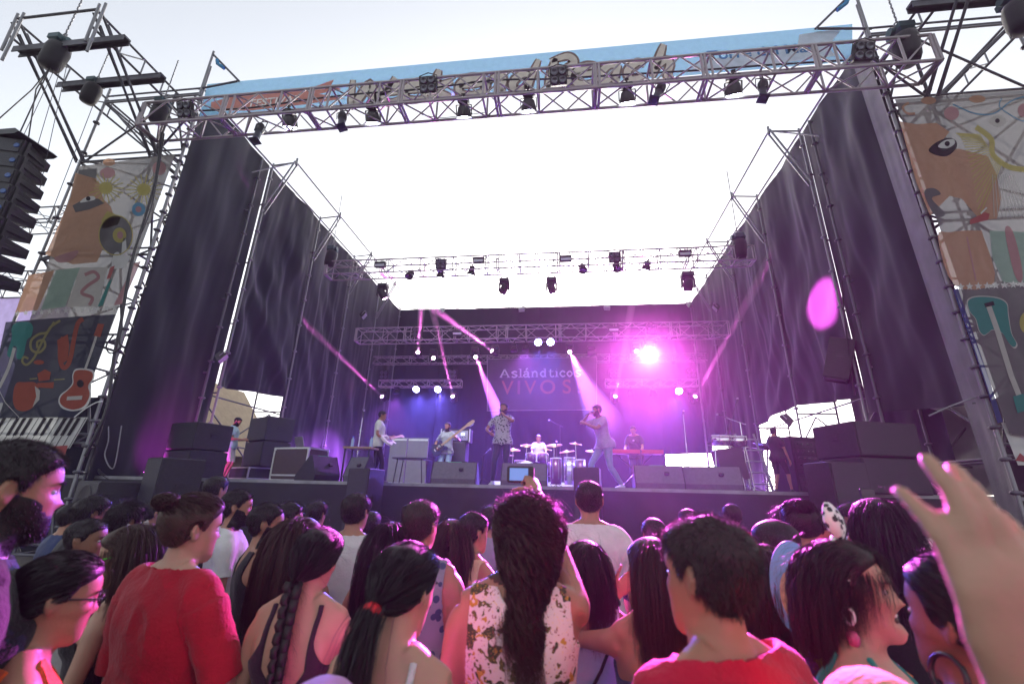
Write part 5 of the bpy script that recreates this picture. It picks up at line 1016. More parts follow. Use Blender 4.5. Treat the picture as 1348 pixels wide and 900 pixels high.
CREWR2 = person('second crew man in black T-shirt bending by the right loudspeaker stack', 1086, 566, 10.2, base=ZS, yaw=-80, vox=FAR, skin='tan', hair='short', hairc='black', top='tee', topm=F_BLK2, seed=79, group=BG, shoes=M_SHOE, head=(0, -14, 0), hr=(.16, .3, .98), build=1.05)
def mic(P, s, label, dirn):
    c = hand_pt(P, s, .075); d = Vector(dirn).normalized(); t = thing('microphone', label, 'microphone', c); MB().cyl(c-d*.11, c+d*.07, .012, .019, 12).build('handle', M_BLACK, t); b = MB(); b.add(*ell(c+d*.095, (.028, .028, .028), 8), True).build('grille_ball', mat('mic_grille', (.35, .35, .37), .35, .8), t)
mic(SINGER, -1, 'silver microphone held to the mouth of the bearded singer', (-.15, .25, .35)); mic(PINKS, 1, 'microphone held slanting before the crouching singer', (.9, .2, .45))
# ------------------------------------------------------------------ loudspeakers, cases, instruments
M_DRUM = mat('drum_shell', (.10, .03, .09), .25, .3); M_SKIN = mat('drum_skin', (.6, .58, .56), .5); M_CYM = mat('cymbal_bronze', (.42, .30, .12), .28, .9); M_WOOD = mat('worn_plywood', (.30, .20, .11), .6, var=.3, scale=10, streak=(1, 8, 8)); M_TAPE = mat('green_tape', (.1, .6, .2), .6); M_ALUF = mat('case_edge_aluminium', (.5, .5, .5), .35, .8); M_CASE = mat('dark_brown_laminate', (.045, .028, .022), .5, var=.25, scale=30)
def base_at(px, py, Y, Z=ZS): p = at(px, py, Y); return Vector((p.x, Y, Z))
def cabinet(label, loc, size, rz=0, grille=(0, -1), cat='loudspeaker', name='loudspeaker', m=None, horn=False, handles=True):
    t = thing(name, label, cat, loc, rot=(0, 0, rz)); w, d, h = size
    MB().box((0, 0, h/2), size, bev=.015).build('cabinet', m or M_CAB, t, True)
    MB().box((0, -d/2-.006, h/2), (w-.05, .012, h-.05), bev=.004).build('grille', M_GRILL, t, True)
    for s in (-1, 1):
        if handles: MB().box((s*(w/2+.003), 0, h*.55), (.006, .16, .10), bev=.002).box((s*(w/2+.012), 0, h*.55), (.016, .13, .02)).build('handle', M_BLACK, t, True)
        MB().box((s*(w/2-.06), 0, -.012), (.05, d*.8, .024)).build('foot', M_BLACK, t, True)
    if horn: MB().lathe([(.0, .0), (w*.3, .004), (w*.32, .012), (w*.32, -.002)], (0, -d/2-.012, h*.4), (0, -1, 0), 18).build('driver_ring', M_BLACK, t, True)
    return t
# wedge monitors: back side to the crowd
def wedge(label, px, py, Y, w, h=.42, rz=0, tape=False, back=True, d=.55):
    t = thing('wedge_monitor', label, 'stage monitor', base_at(px, py, Y), 'wedge monitors along the stage edge', (0, 0, rz))
    prof = [(-d/2, 0), (-d/2-.03, h*.25), (-d/2+.13, h), (-d/2+.2, h), (d/2, .10), (d/2, 0)]
    MB().prism(prof, 0, -w/2, w/2).build('cabinet', mat('grey_painted_cabinet', (.10, .10, .115), .55, var=.2, scale=20, bump=.2, bscale=120) if back else M_CAB, t, True)
    MB().prism([(-d/2+.21, h-.002), (d/2-.01, .10), (d/2+.0, .113), (-d/2+.22, h+.012)], 0, -w/2+.03, w/2-.03).build('grille', M_GRILL, t, True)
    MB().box((w*.16, -d/2+.05, h*.66), (.09, .06, .075), Matrix.Rotation(R(-22), 3, 'X'), .02).build('handle_hole', M_BLACK, t, True)
    for s in (-1, 1): MB().prism([(p[0]*1.01, p[1]*1.01+.001) for p in prof], 0, s*(w/2)-.008, s*(w/2)+.008).build('side_cheek', M_CAB, t, True)
    if tape: MB().box((-w*.02, -d/2+.165, h+.004), (.26, .05, .006)).build('tape', M_TAPE if tape == 1 else mat('white_tape', (.7, .7, .7), .6), t, True)
    return t
wedge('wide grey wedge monitor with green tape before the bass player', 600, 630, 8.95, .86, tape=1, rz=.05)
wedge('wide grey wedge monitor with white tape right of the bearded singer', 691, 633, 8.95, .86, tape=2)
wedge('wide grey wedge monitor left of centre right stage, below the keyboard player', 866, 638, 8.95, .86, tape=1, rz=-.04)
wedge('wide grey wedge monitor with green tape before the percussion', 937, 640, 9.0, .98, tape=1, rz=-.18)
wedge('black wedge monitor with green tape leaning beside the flight case', 417, 630, 9.0, .62, tape=1, rz=R(70), back=False, h=.5)
wedge('grey wedge monitor turned sideways beside the wooden table', 474, 630, 9.05, .5, rz=R(-20), h=.5, d=.4)
# front fill pillars standing on the ground before the stage
for px, lab, w, dd in ((481, 'tall black front loudspeaker pillar left of centre', .42, .5), (774, 'tall black front loudspeaker pillar at the centre, washed in pink', .42, .5), (1103, 'tall black front loudspeaker pillar on the right below the crew', .62, .55)):
    p = at(px, 640, 7.9); cabinet(lab, (p.x, 7.9, .9), (w, dd, p.z+.30-.9 if px != 1103 else p.z+.36-.9), rz=R(-8) if px < 1000 else R(12), horn=True)
    cabinet('black subwoofer under the '+lab.split(' left')[0].split(' at the')[0].split(' on the')[0]+(' left of centre' if px < 700 else ' at the centre' if px < 1000 else ' on the right'), (p.x, 7.9, .02), (.8, .75, .86), horn=True)
for px, py, Y, w, h, d, z, rz, lab in ((150, 650, 7.7, 1.0, .62, .8, 1.02, -24, 'low black loudspeaker with round driver at the left stage corner'), (222, 650, 7.8, .62, 1.05, .7, 1.02, -24, 'upright black loudspeaker with purple lit side left of the stage'),
     (150, 650, 7.7, 1.1, .98, .9, .02, -24, 'black subwoofer under the low corner loudspeaker'), (222, 650, 7.85, .85, .98, .8, .02, -24, 'black subwoofer under the upright left loudspeaker'),
     (250, 632, 9.3, .95, .58, .8, ZS, -18, 'lower black subwoofer of the left stage stack'), (250, 632, 9.3, .95, .58, .8, ZS+.60, -18, 'upper black subwoofer of the left stage stack'),
     (1152, 640, 8.75, 1.2, .58, .9, ZS, 14, 'lower black subwoofer of the right stage stack'), (1152, 640, 8.75, 1.2, .58, .9, ZS+.60, 14, 'upper black subwoofer of the right stage stack'),
     (344, 632, 11.2, 1.0, .62, .7, ZS+.36, -30, 'lower black cabinet of the pile behind the light blue crew man'), (344, 632, 11.2, 1.0, .62, .7, ZS+1.0, -30, 'upper black cabinet of the pile behind the light blue crew man')):
    p = at(px, py, Y); cabinet(lab, (p.x, Y, z), (w, d, h), R(rz), horn=(px == 150 and z > 1))
def flightcase(label, loc, size, rz=0, m=None, wheels=True):
    t = thing('flight_case', label, 'flight case', loc, rot=(0, 0, rz)); w, d, h = size
    MB().box((0, 0, h/2), (w-.02, d-.02, h-.02)).build('panel', m or M_CASE, t, True)
    for sx in (-1, 1):
        for sy in (-1, 1): MB().box((sx*(w/2-.015), sy*(d/2-.015), h/2), (.036, .036, h)).build('corner_edge', M_ALUF, t, True)
    for z in (.018, h*.17, h-.018):
        for sy in (-1, 1): MB().box((0, sy*(d/2-.006), z), (w-.07, .022, .034)).build('rail', M_ALUF, t, True)
        for sx in (-1, 1): MB().box((sx*(w/2-.006), 0, z), (.022, d-.07, .034)).build('rail', M_ALUF, t, True)
    for sx in (-1, 1):
        for sz in (.05, h-.05):
            for sy in (-1, 1): MB().add(*ell((sx*(w/2-.02), sy*(d/2-.02), sz if sz > .1 else .03), (.034, .034, .034), 6), True).build('ball_corner', M_ALUF, t, True)
    return t
fc = flightcase('brown flight case with aluminium edges on the left of the stage', base_at(391, 632, 9.5), (.98, .6, .70), R(-14))
fc2 = flightcase('low black flight case under the pile of black cabinets', base_at(330, 632, 11.2), (1.1, .7, .34), R(-30), M_CAB)
p = Vector(fc.location)+Vector((.02, .05, .72)); t = thing('laptop', 'open laptop standing on the brown flight case', 'laptop', p, rot=(0, 0, R(150))); MB().box((0, 0, .01), (.34, .24, .018), bev=.004).build('base', M_BLACK, t, True); MB().box((0, .15, .12), (.34, .012, .23), Matrix.Rotation(R(-18), 3, 'X'), .003).build('lid', M_ALUF, t, True)
# wooden table top with bottles
p = base_at(470, 632, 9.25); t = thing('small_table', 'small table with pale wooden top holding two bottles', 'table', p); MB().box((0, 0, .70), (.62, .42, .04), bev=.004).build('tabletop', M_WOOD, t, True)
for sx in (-1, 1):
    for sy in (-1, 1): MB().cyl((sx*.27, sy*.17, 0), (sx*.27, sy*.17, .68), .018).build('leg', M_BLACK, t, True)
for i, dx in enumerate((-.22, .2)):
    t = thing('water_bottle', 'clear blue-tinted water bottle on the wooden table, '+('left one' if i == 0 else 'right one'), 'bottle', p+Vector((dx, .02, .72)), 'bottles on the wooden table'); MB().lathe([(.001, 0), (.033, 0), (.035, .02), (.034, .14), (.03, .17), (.014, .2), (.014, .215)], n=14).build('bottle_body', mat('bottle_plastic', (.25, .35, .55), .15, spec=.7), t, True); MB().cyl((0, 0, .215), (0, 0, .235), .016).build('cap', mat('blue_cap', (.05, .1, .5), .4), t, True)
# amplifiers
p = base_at(598, 632, 12.2); cabinet('grey bass loudspeaker cabinet behind the bass player', p, (.62, .45, 1.15), m=M_GRILL)
t = thing('bass_amplifier', 'rack of lit bass amplifiers on the bass cabinet', 'amplifier', p+Vector((0, 0, 1.155))); MB().box((0, 0, .17), (.80, .4, .34), bev=.01).build('case', M_BLACK, t, True)
MB().box((0, -.203, .17), (.70, .012, .26)).build('front_panel', mat('amp_panel', (.25, .26, .3), .3, .7), t, True)
for i in range(9): MB().cyl((-.28+.07*i, -.21, .12), (-.28+.07*i, -.23, .12), .014, n=8).build('knob', M_BLACK, t, True)
for i in range(2): MB().box((-.24+.45*i, -.212, .21), (.10, .008, .07)).build('meter', mat('amp_meter', (.7, .7, .8), .3, emit=(.6, .7, 1), estr=.8), t, True)
for i, (sx) in enumerate((-.4, .4)): MB().box((sx, -.2, .17), (.03, .03, .35)).build('corner_edge', M_ALUF, t, True)
# pale screens, table and scaffold behind the guitarist
for i, (x0, x1, lab) in enumerate(((514, 536, 'left pale panel leaning behind the guitarist'), (537, 564, 'right pale panel leaning behind the guitarist'))):
    a, b_ = at(x0, 585, 13), at(x1, 585, 13); t = thing('pale_panel', lab, 'panel', ((a.x+b_.x)/2, 13, ZS), 'pale panels behind the guitarist'); MB().box((0, 0, .68), (b_.x-a.x, .03, 1.36), bev=.004).build('board', mat('pale_board', (.11, .105, .11), .6), t, True)
    MB().box((0, -.02, 1.3), (b_.x-a.x-.04, .012, .05)).box((0, -.02, .06), (b_.x-a.x-.04, .012, .05)).build('frame_rail', M_ALUF, t, True)
p = base_at(540, 632, 11); t = thing('keyboard_table', 'thin legged black table behind the guitarist', 'table', p); MB().box((0, 0, .62), (.85, .5, .035)).build('tabletop', M_BLACK, t, True)
for sx in (-1, 1): MB().cyl((sx*.36, .2, 0), (sx*.3, .2, .6), .014).build('leg', M_BLACK, t, True); MB().cyl((sx*.36, -.2, 0), (sx*.3, -.2, .6), .014).build('leg', M_BLACK, t, True)
# microphone stands
def micstand(label, base, top, boom=None, mic_=True):
    t = thing('microphone_stand', label, 'microphone stand', base); b0, tp_ = Vector((0, 0, 0)), Vector(top)-Vector(base)
    for a in (0, 2.1, 4.2): MB().cyl((.02*math.cos(a), .02*math.sin(a), .14), (.3*math.cos(a), .3*math.sin(a), .01), .009, n=6).build('leg', M_BLACK, t, True)
    MB().cyl((0, 0, .05), (tp_.x*.0, tp_.y*.0, tp_.z), .011, n=8).cyl((0, 0, tp_.z*.55), (0, 0, tp_.z*.6), .018, n=8).build('pole', M_CHROME if mic_ == 2 else M_BLACK, t, True)
    e = Vector((0, 0, tp_.z))
    if boom is not None:
        q = Vector(boom)-Vector(base); bk = e-(q-e)*.35; MB().cyl(bk, q, .008, n=8).cyl(bk, bk+(e-bk)*.25, .016, n=8).build('boom', M_CHROME if mic_ == 2 else M_BLACK, t, True); e = q; dr = (q-Vector((0, 0, tp_.z))).normalized()
    else: dr = Vector((0, -.6, .5)).normalized()
    MB().cyl(e-dr*.05, e+dr*.10, .012, .018, 10).build('microphone', M_BLACK, t, True); MB().add(*ell(e+dr*.12, (.026, .026, .026), 6), True).build('grille_ball', mat('mic_grille', (.35, .35, .37), .35, .8), t, True)
def ms(label, bx, by, Y, tx, ty, boom=None, k=1, bY=None):
    b0 = base_at(bx, 632, Y); tt = at(tx, ty, Y); micstand(label, b0, (b0.x, Y, tt.z), at(*boom, bY or Y) if boom else None, k)
ms('microphone stand with boom raised left of the guitarist', 466, 632, 9.9, 466, 562, (478, 547), 2)
ms('dark microphone stand at the left stage corner before the curtain', 168, 632, 9.4, 168, 575, (178, 552))
ms('tall overhead microphone stand behind the drum kit', 738, 632, 15.5, 740, 560, (727, 555))
ms('microphone stand with long pole right of the keyboard player', 908, 632, 12.5, 903, 545, None, 2)
ms('boom microphone stand over the timbales', 985, 632, 9.7, 985, 556, (952, 548), 2)
ms('second boom microphone stand above the timbales pointing up', 972, 632, 10.2, 972, 555, (969, 531), 1)
ms('microphone stand before the drummer', 733, 632, 13.3, 733, 585, None, 1)
ms('low microphone stand between the wedge monitors by the singer', 634, 632, 9.6, 634, 600, (640, 596), 1)
ms('microphone boom before the keyboard player', 846, 632, 11.6, 846, 592, (838, 585), 1)
# drum kit
def drum(name, c, r, h, d, parent, m=M_DRUM):
    d = Vector(d).normalized(); c = Vector(c); dr = MB().lathe([(r*.2, -h/2), (r, -h/2), (r, h/2), (r*.2, h/2)], c, d, 22).build(name, m, parent, True)
    MB().lathe([(.001, h/2+.004), (r*.97, h/2+.002), (r*1.03, h/2-.0), (r*1.03, h/2-.03), (r, h/2-.03)], c, d, 22).build('drum_head', M_SKIN, dr, True)
    x, y, _ = frame(d)
    for i in range(6): q = c+(x*math.cos(i*1.047)+y*math.sin(i*1.047))*(r+.008); MB().cyl(q-d*h*.3, q+d*h*.48, .008, n=5).build('lug', M_CHROME, dr, True)
    return dr
def cymbal(c, r, tilt, parent, floor=0):
    c = Vector(c); n_ = Vector((tilt[0], tilt[1], 1)).normalized(); cy = MB().lathe([(.001, .035), (r*.12, .03), (r*.2, .012), (r, -.015), (r*.995, -.019), (r*.2, .008), (.001, .03)], c, n_, 24).build('cymbal', M_CYM, parent, True)
    MB().cyl((c.x, c.y, floor+.02), c+Vector((0, 0, .06)), .011, n=7).build('stand_pole', M_CHROME, parent, True)
    for a in (.3, 2.4, 4.5): MB().cyl((c.x, c.y, floor+.22), (c.x+.22*math.cos(a), c.y+.22*math.sin(a), floor), .008, n=5).build('stand_leg', M_CHROME, parent, True)
p = base_at(706, 632, 14.2); rs_ = thing('drum_riser', 'low white edged riser under the drum kit', 'riser', p); MB().box((.3, .5, .10), (3.2, 2.4, .20), bev=.01).build('deck', M_DECK, rs_, True); MB().box((.3, -.715, .11), (3.2, .02, .16)).build('front_edge', M_WHITE, rs_, True)
dk = thing('drum_kit', 'drum kit with bronze cymbals before the drummer', 'drum kit', p+Vector((0, 0, .2)))
drum('bass_drum', (-.28, -.1, .30), .30, .42, (0, -1, .02), dk); drum('tom', (-.18, .0, .72), .16, .24, (0, .3, 1), dk); drum('tom', (.2, .02, .72), .17, .26, (0, .3, 1), dk); drum('floor_tom', (.5, .25, .40), .21, .40, (0, .05, 1), dk); drum('snare_drum', (-.55, .45, .60), .18, .15, (0, 0, 1), dk, M_CHROME)
for c, r, tl_ in (((-.75, .05, .98), .24, (.1, -.25)), ((-.30, -.1, 1.10), .2, (0, -.3)), ((.55, -.05, 1.12), .26, (-.1, -.3)), ((.95, .15, .95), .24, (-.15, -.2)), ((-.95, .5, .84), .19, (0, 0))): cymbal(c, r, tl_, dk)
st2 = thing('drum_stool', 'round black drum stool under the drummer', 'stool', (DRUM['root'].location.x, 15.2, ZS)); MB().lathe([(.01, .5), (.17, .5), (.18, .47), (.17, .43), (.01, .43)]).build('seat', M_BLACK, st2, True); MB().cyl((0, 0, 0), (0, 0, .45), .02).build('post', M_CHROME, st2, True)
pk = thing('percussion_set', 'chrome percussion stands with congas and small cymbals right of the drum kit', 'percussion', base_at(744, 632, 12.6))
for i, (x, y, r, h) in enumerate(((-.25, .1, .15, .7), (.12, .15, .14, .72), (.42, .0, .13, .66))): drum('conga', (x, y, .12+h/2), r, h, (0, 0, 1), pk, M_CHROME if i == 1 else M_DRUM)
for c, r in (((-.5, 0, 1.05), .15), ((.3, -.1, 1.2), .17), ((.75, .1, 1.02), .18)): cymbal(c, r, (.1, -.2), pk)
tb = thing('timbales', 'pair of chrome timbales on a stand over a black cajon case, right of the stage', 'timbales', base_at(964, 632, 9.5))
drum('timbale', (-.10, 0, .98), .19, .20, (0, -.15, 1), tb, M_CHROME); drum('timbale', (.22, .06, .98), .17, .20, (0, -.15, 1), tb, M_CHROME)
for sx in (-.3, .4): MB().cyl((sx, 0, .0), (sx*.8, 0, .95), .014, n=7).build('stand_leg', M_CHROME, tb, True)
MB().cyl((-.3, 0, .85), (.4, 0, .85), .012, n=7).build('stand_bar', M_CHROME, tb, True); MB().box((.04, .15, .52), (.5, .35, .62), Matrix.Rotation(R(-8), 3, 'Y'), .01).build('padded_case', M_BLACK, tb, True)
pd = thing('foot_pedals', 'cluster of chrome pedals and stand feet under the timbales', 'pedals', base_at(975, 640, 9.1))
for i in range(4):
    MB().box((-.28+.17*i, 0, .03), (.08, .26, .02), Matrix.Rotation(R(12), 3, 'X')).build('pedal_plate', M_CHROME, pd, True); MB().tube([(-.30+.17*i, .1, .0), (-.30+.17*i, .12, .22), (-.24+.17*i, .12, .26), (-.22+.17*i, .1, 0)], .009).build('pedal_frame', M_CHROME, pd, True)
# keyboard
p = base_at(838, 632, 11.8); kb = thing('keyboard', 'long red edged keyboard on crossed stand before the keyboard player', 'keyboard', p); MB().box((0, 0, .93), (1.35, .34, .10), bev=.01).build('body', mat('red_keyboard', (.35, .02, .04), .35), kb, True)
MB().box((0, .10, .985), (1.15, .13, .012)).build('white_keys', M_WHITE, kb, True)
for sx in (-1, 1): MB().cyl((sx*.45, -.1, 0), (-sx*.45, .1, .88), .018, n=8).build('stand_leg', M_BLACK, kb, True)
# electric guitars held by the players
def guitar(label, body, headp, nrm, m, L=1.0):
    a, b_ = Vector(body), Vector(headp); d = (b_-a).normalized(); n_ = Vector(nrm); n_ = (n_-d*n_.dot(d)).normalized(); s = d.cross(n_); t = thing('electric_guitar', label, 'guitar', a); P = lambda u, v, w: a+d*u+s*v+n_*w
    out = [(-.22, 0), (-.20, .10), (-.12, .165), (-.03, .155), (.03, .115), (.09, .125), (.16, .165), (.205, .15), (.19, .09), (.14, .05), (.135, -.05), (.16, -.10), (.13, -.15), (.06, -.14), (.0, -.11), (-.06, -.14), (-.14, -.165), (-.20, -.10)]
    k = len(out); b = MB(); b.add([P(u, v, .022) for u, v in out]+[P(u, v, -.022) for u, v in out], [tuple(range(k)), tuple(range(k, 2*k))[::-1]]+[(i, k+i, k+(i+1) % k, (i+1) % k) for i in range(k)]).build('guitar_body', m, t)
    bb = MB(); bb.add([P(u, v, w) for u in (.1, .78*L) for v in (-.026, .026) for w in (.02, .042)], [(0, 1, 3, 2), (4, 6, 7, 5), (0, 4, 5, 1), (2, 3, 7, 6), (0, 2, 6, 4), (1, 5, 7, 3)]).build('neck', M_WOOD, t)
    hd = [(.78*L, -.028), (.78*L, .028), (.84*L, .055), (.98*L, .05), (1.0*L, .01), (.97*L, -.03), (.84*L, -.04)]; k = len(hd); MB().add([P(u, v, .036) for u, v in hd]+[P(u, v, .02) for u, v in hd], [tuple(range(k)), tuple(range(k, 2*k))[::-1]]+[(i, k+i, k+(i+1) % k, (i+1) % k) for i in range(k)]).build('headstock', M_WOOD, t)
    for i in range(4): MB().cyl(P(.85*L+.035*i, .05, .03), P(.85*L+.035*i, .085, .03), .008, n=6).build('tuning_peg', M_CHROME, t)
    pg = [(-.10, -.10), (-.10, .07), (.10, .09), (.14, .03), (.12, -.08)]; MB().add([P(u, v, .0245) for u, v in pg], [tuple(range(5))]).build('pickguard', M_BLACK if m is not M_BLACK else M_WHITE, t)
    for u in (-.12, -.03, .06): MB().add([P(u+du, v, .03) for du, v in ((-.012, -.035), (.012, -.035), (.012, .035), (-.012, .035))], [(0, 1, 2, 3)]).build('pickup', M_CHROME, t)
    return t
hb = wpt(GUIT, (.10, .22, 1.03)); hh = hand_pt(GUIT, -1, .12); guitar('white electric guitar hanging at the waist of the guitarist', hb, hh, (.3, -1, .1), mat('cream_lacquer', (.62, .60, .55), .25))
hb = wpt(BASS, (.14, .20, 1.02)); hh = Vector(at(614, 561, 11.3)); guitar('dark electric bass with pale neck slanting up to the right', hb, hh, (0, -1, .1), mat('dark_blue_lacquer', (.02, .025, .07), .2), 1.18)
# equipment racks at the right wing
rk = thing('equipment_rack', 'black rack of stage electronics with lit switches beside the right crew man', 'rack', base_at(1058, 640, 10.9), rot=(0, 0, R(20))); MB().box((0, 0, .6), (.9, .6, 1.2), bev=.01).build('case', M_BLACK, rk, True)
for i in range(7): 
    u = MB().box((0, -.305, .14+.15*i), (.78, .02, .13)).build('rack_unit', mat('rack_front', (.05, .05, .055), .35, .4), rk, True)
    for j in range(5): MB().cyl((-.3+.13*j, -.315, .14+.15*i), (-.3+.13*j, -.33, .14+.15*i), .015, n=8).build('knob', M_CHROME, u, True)
dsk = thing('mixing_desk', 'small mixing desk on crossed legs at the right wing', 'mixing desk', base_at(1048, 640, 11.9)); MB().box((0, 0, 1.12), (1.5, .7, .14), Matrix.Rotation(R(10), 3, 'X'), .02).build('console', M_BLACK, dsk, True)
for sx in (-1, 1): MB().cyl((sx*.6, -.2, 0), (sx*.6, .2, 1.05), .02).build('leg', M_CHROME, dsk, True); MB().cyl((sx*.6, .2, 0), (sx*.6, -.2, 1.05), .02).build('leg', M_CHROME, dsk, True)
# ladder tower behind the percussion, white stage lamp pole
ld = scaf('stage_ladder', 'pale ladder standing behind the timbales against the light', base_at(990, 632, 11.2))
for dx in (0, .42): tube('rail', ld.location+Vector((dx, 0, 0)), ld.location+Vector((dx-.2, .1, 1.35)), .025, M_STEEL, ld)
for i in range(5): tube('rung', ld.location+Vector((-.04*i, 0, .2+.25*i)), ld.location+Vector((.42-.04*i, 0, .2+.25*i)), .016, M_STEEL, ld)
# black cloths and scaffold closing the right wing below the curtains
c = cloth(0, 1, 0, 1, quadP((7.6, 12.6, ZS), (7.6, 16.8, ZS), (7.6, 16.8, 3.55), (7.6, 12.6, 3.35)), 40, 12, 6, 51, .1, M_CLOTH, 'wing_cloth'); tag(c, 'low black cloth stretched along the right wing behind the racks', 'curtain')
c = cloth(0, 1, 0, 1, quadP((7.7, 10.0, ZS), (7.7, 12.8, ZS), (7.7, 12.8, 4.6), (7.7, 10.0, 3.4)), 30, 12, 4, 57, .1, M_CLOTH, 'wing_cloth'); tag(c, 'black cloth closing the right wing behind the second crew man', 'curtain')
c = cloth(0, 1, 0, 1, quadP((8.7, 8.9, 0), (8.7, 10.4, 0), (8.7, 10.4, 3.6), (8.7, 8.9, 3.8)), 16, 12, 4, 52, .08, M_CLOTH, 'wing_cloth'); tag(c, 'black cloth hanging beside the pale tarpaulin on the right', 'curtain')
c = cloth(0, 1, 0, 1, quadP((-12.5, 9.6, 0), (-10.6, 10.6, 0), (-10.6, 10.6, 3.9), (-12.5, 9.6, 3.6)), 16, 12, 4, 53, .08, M_CLOTH, 'wing_cloth'); tag(c, 'black cloth behind the foot of the left tower', 'curtain')
# tan tent seen through the left opening
tn = thing('tan_tent', 'tan canvas tent seen through the left stage opening', 'tent', (-14.0, 15.5, 0)); MB().prism([(-2.2, 2.6), (-1.9, 4.2), (.4, 5.4), (2.6, 2.6)], 1, -1.6, 1.6).build('roof', mat('tan_canvas', (.36, .28, .17), .8), tn, True); MB().box((0, 0, 1.3), (4.2, 3.0, 2.6)).build('wall', MATS['tan_canvas'], tn, True)
c = cloth(0, 1, 0, 1, quadP((-10.35, 9.6, 2.4), (-9.9, 10.7, 2.4), (-9.95, 10.7, 5.0), (-10.4, 9.6, 5.2)), 12, 16, 3, 54, .07, mat('blue_tarpaulin', (.02, .17, .36), .5), 'tarpaulin'); tag(c, 'bright blue tarpaulin tied behind the left tower post', 'tarpaulin')
c = cloth(0, 1, 0, 1, quadP((-15.5, 9.2, 3.4), (-12.75, 9.2, 3.4), (-12.75, 9.2, 6.15), (-15.5, 9.2, 6.3)), 20, 20, 3, 55, .07, mat('purple_lit_white_tarpaulin', (.40, .33, .62), .5, trans=.3), 'tarpaulin'); tag(c, 'white screen cloth coloured as if lit purple behind the hanging loudspeakers', 'tarpaulin')  # white tarp; the purple light on it is put into its colour
# hoists in their bags
def hoist(label, px, py, Y, sc=1., up=.7, bag=True):
    t = thing('chain_hoist', label, 'hoist', at(px, py, Y)); t.scale = (sc,)*3
    MB().box((0, 0, .12), (.22, .3, .2), bev=.05).cyl((-.11, 0, .12), (-.17, 0, .12), .07).cyl((.11, 0, .12), (.17, 0, .12), .07).build('motor', mat('hoist_grey_green', (.05, .09, .10), .45, .3), t, True)
    if bag: MB().lathe([(.02, -.52), (.14, -.5), (.17, -.4), (.18, -.12), (.16, 0), (.15, .01)], (.02, 0, 0), (.1, 0, 1), 14).build('chain_bag', M_SKIRT, t, True)
    b = MB()
    for i in range(int(up/.05)): b.lathe([(.012, -.02), (.016, 0), (.012, .02)], (0, 0, .24+.05*i), (0, .3*(-1)**i, 1), 6)
    b.build('chain', M_STEEL, t, True)['kind'] = 'stuff'; MB().tube([(.05*math.cos(a), 0, .28+.05*math.sin(a)) for a in np.linspace(0, 6.283, 13)], .012).build('hook', M_STEEL, t, True); return t
hoist('chain hoist with large black bag at the outer end of the left jib', 78, 62, 6.15, 1.25, 1.1); hoist('chain hoist with black bag under the second channel beam of the left jib', 124, 114, 7.1, 1.0, 1.2)
hoist('chain hoist with dark bag at the left end of the front truss', 213, 140, 7.5, 1.0, 1.4); hoist('chain hoist with wide black bag at the right end of the front truss', 1188, 50, 7.5, 1.35, 1.4)
hoist('chain hoist with black bag in the upper right corner', 1336, 8, 6.6, 1.2, .8); hoist('chain hoist at the left end of the middle truss', 437, 332, 13.6, 1.15, 2.0); hoist('chain hoist at the right end of the middle truss', 972, 318, 13.6, 1.3, 2.0)
# hanging line of loudspeakers on the left
aT, aB = at(60, 192, 6.1), at(15, 372, 6.1); x0, y0, z0 = aT.x-.92, 6.1, aT.z
la = thing('flying_frame', 'black steel frame from which the left loudspeaker line hangs', 'rigging', (x0, y0, z0+.02)); MB().prism([(-.62, .02), (.66, -.02), (.74, .03), (.62, .12), (-.62, .12)], 1, -.36, .36).build('frame_plate', M_BLACK, la, True); MB().box((.0, 0, .18), (.2, .5, .1)).build('lift_bar', M_BLACK, la, True)
for dx, dy in ((-.5, -.2), (.5, -.2), (.0, .3)): MB().tube([(dx, dy, .1), (dx*.2, 0, 1.6), (0, .05, 2.3)], .012).build('steel_rope', M_BLACK, la, True)
h = (z0-aB.z)/9
for i in range(9):
    u = (i+.5)/9; t = thing('line_array_speaker', 'black line loudspeaker, %s from the top of the hanging left line' % (ORD+['ninth'])[i], 'loudspeaker', (x0+(aB.x-aT.x)*u, y0, z0-h*(i+.5)), 'hanging left loudspeaker line', (R(1.5*i), R(1.2*i), R(16)))
    MB().prism([(-.36, -h/2), (.30, -h/2+.08), (.30, h/2-.08), (-.36, h/2)], 0, -.58, .58).build('cabinet', M_CAB, t, True); MB().box((0, -.37, 0), (1.12, .02, h-.06)).build('grille', M_GRILL, t, True)
    for s in (-1, 1): MB().box((s*.595, -.05, 0), (.03, .5, .10), bev=.008).box((s*.595, -.27, 0), (.035, .06, h)).build('rigging_plate', M_BLACK, t, True); MB().lathe([(.05, 0), (.055, .006), (.03, .008), (.001, .004)], (s*.50, -.382, 0), (0, -1, 0), 10).build('blue_badge', mat('blue_badge', (.03, .08, .25), .4), t, True)
# cables hanging around
def cable(label, pts, r=.012, m=M_BLACK, cat='cable'):
    P = [Vector(p) for p in pts]; q = []
    for i in range(len(P)-1):
        p0, p1, p2, p3 = P[max(i-1, 0)], P[i], P[i+1], P[min(i+2, len(P)-1)]
        for t_ in np.linspace(0, 1, 7)[:-1]: q.append(.5*((2*p1)+(p2-p0)*t_+(2*p0-5*p1+4*p2-p3)*t_*t_+(3*p1-p0-3*p2+p3)*t_**3))
    q.append(P[-1]); o = MB().tube(q, r, 6).build('cable', m); return tag(o, label, cat)
Y_ = 7.75
cable('thick black cable running down the left banner from the truss end', [at(*q, Y_) for q in ((213, 175), (205, 235), (190, 290), (172, 350), (160, 420), (150, 470), (140, 540), (112, 600))], .03)
cable('thinner black cable beside the thick one on the left banner', [at(*q, Y_-.05) for q in ((216, 176), (200, 270), (178, 330), (158, 440), (160, 455), (146, 465), (140, 455), (150, 440))], .016)
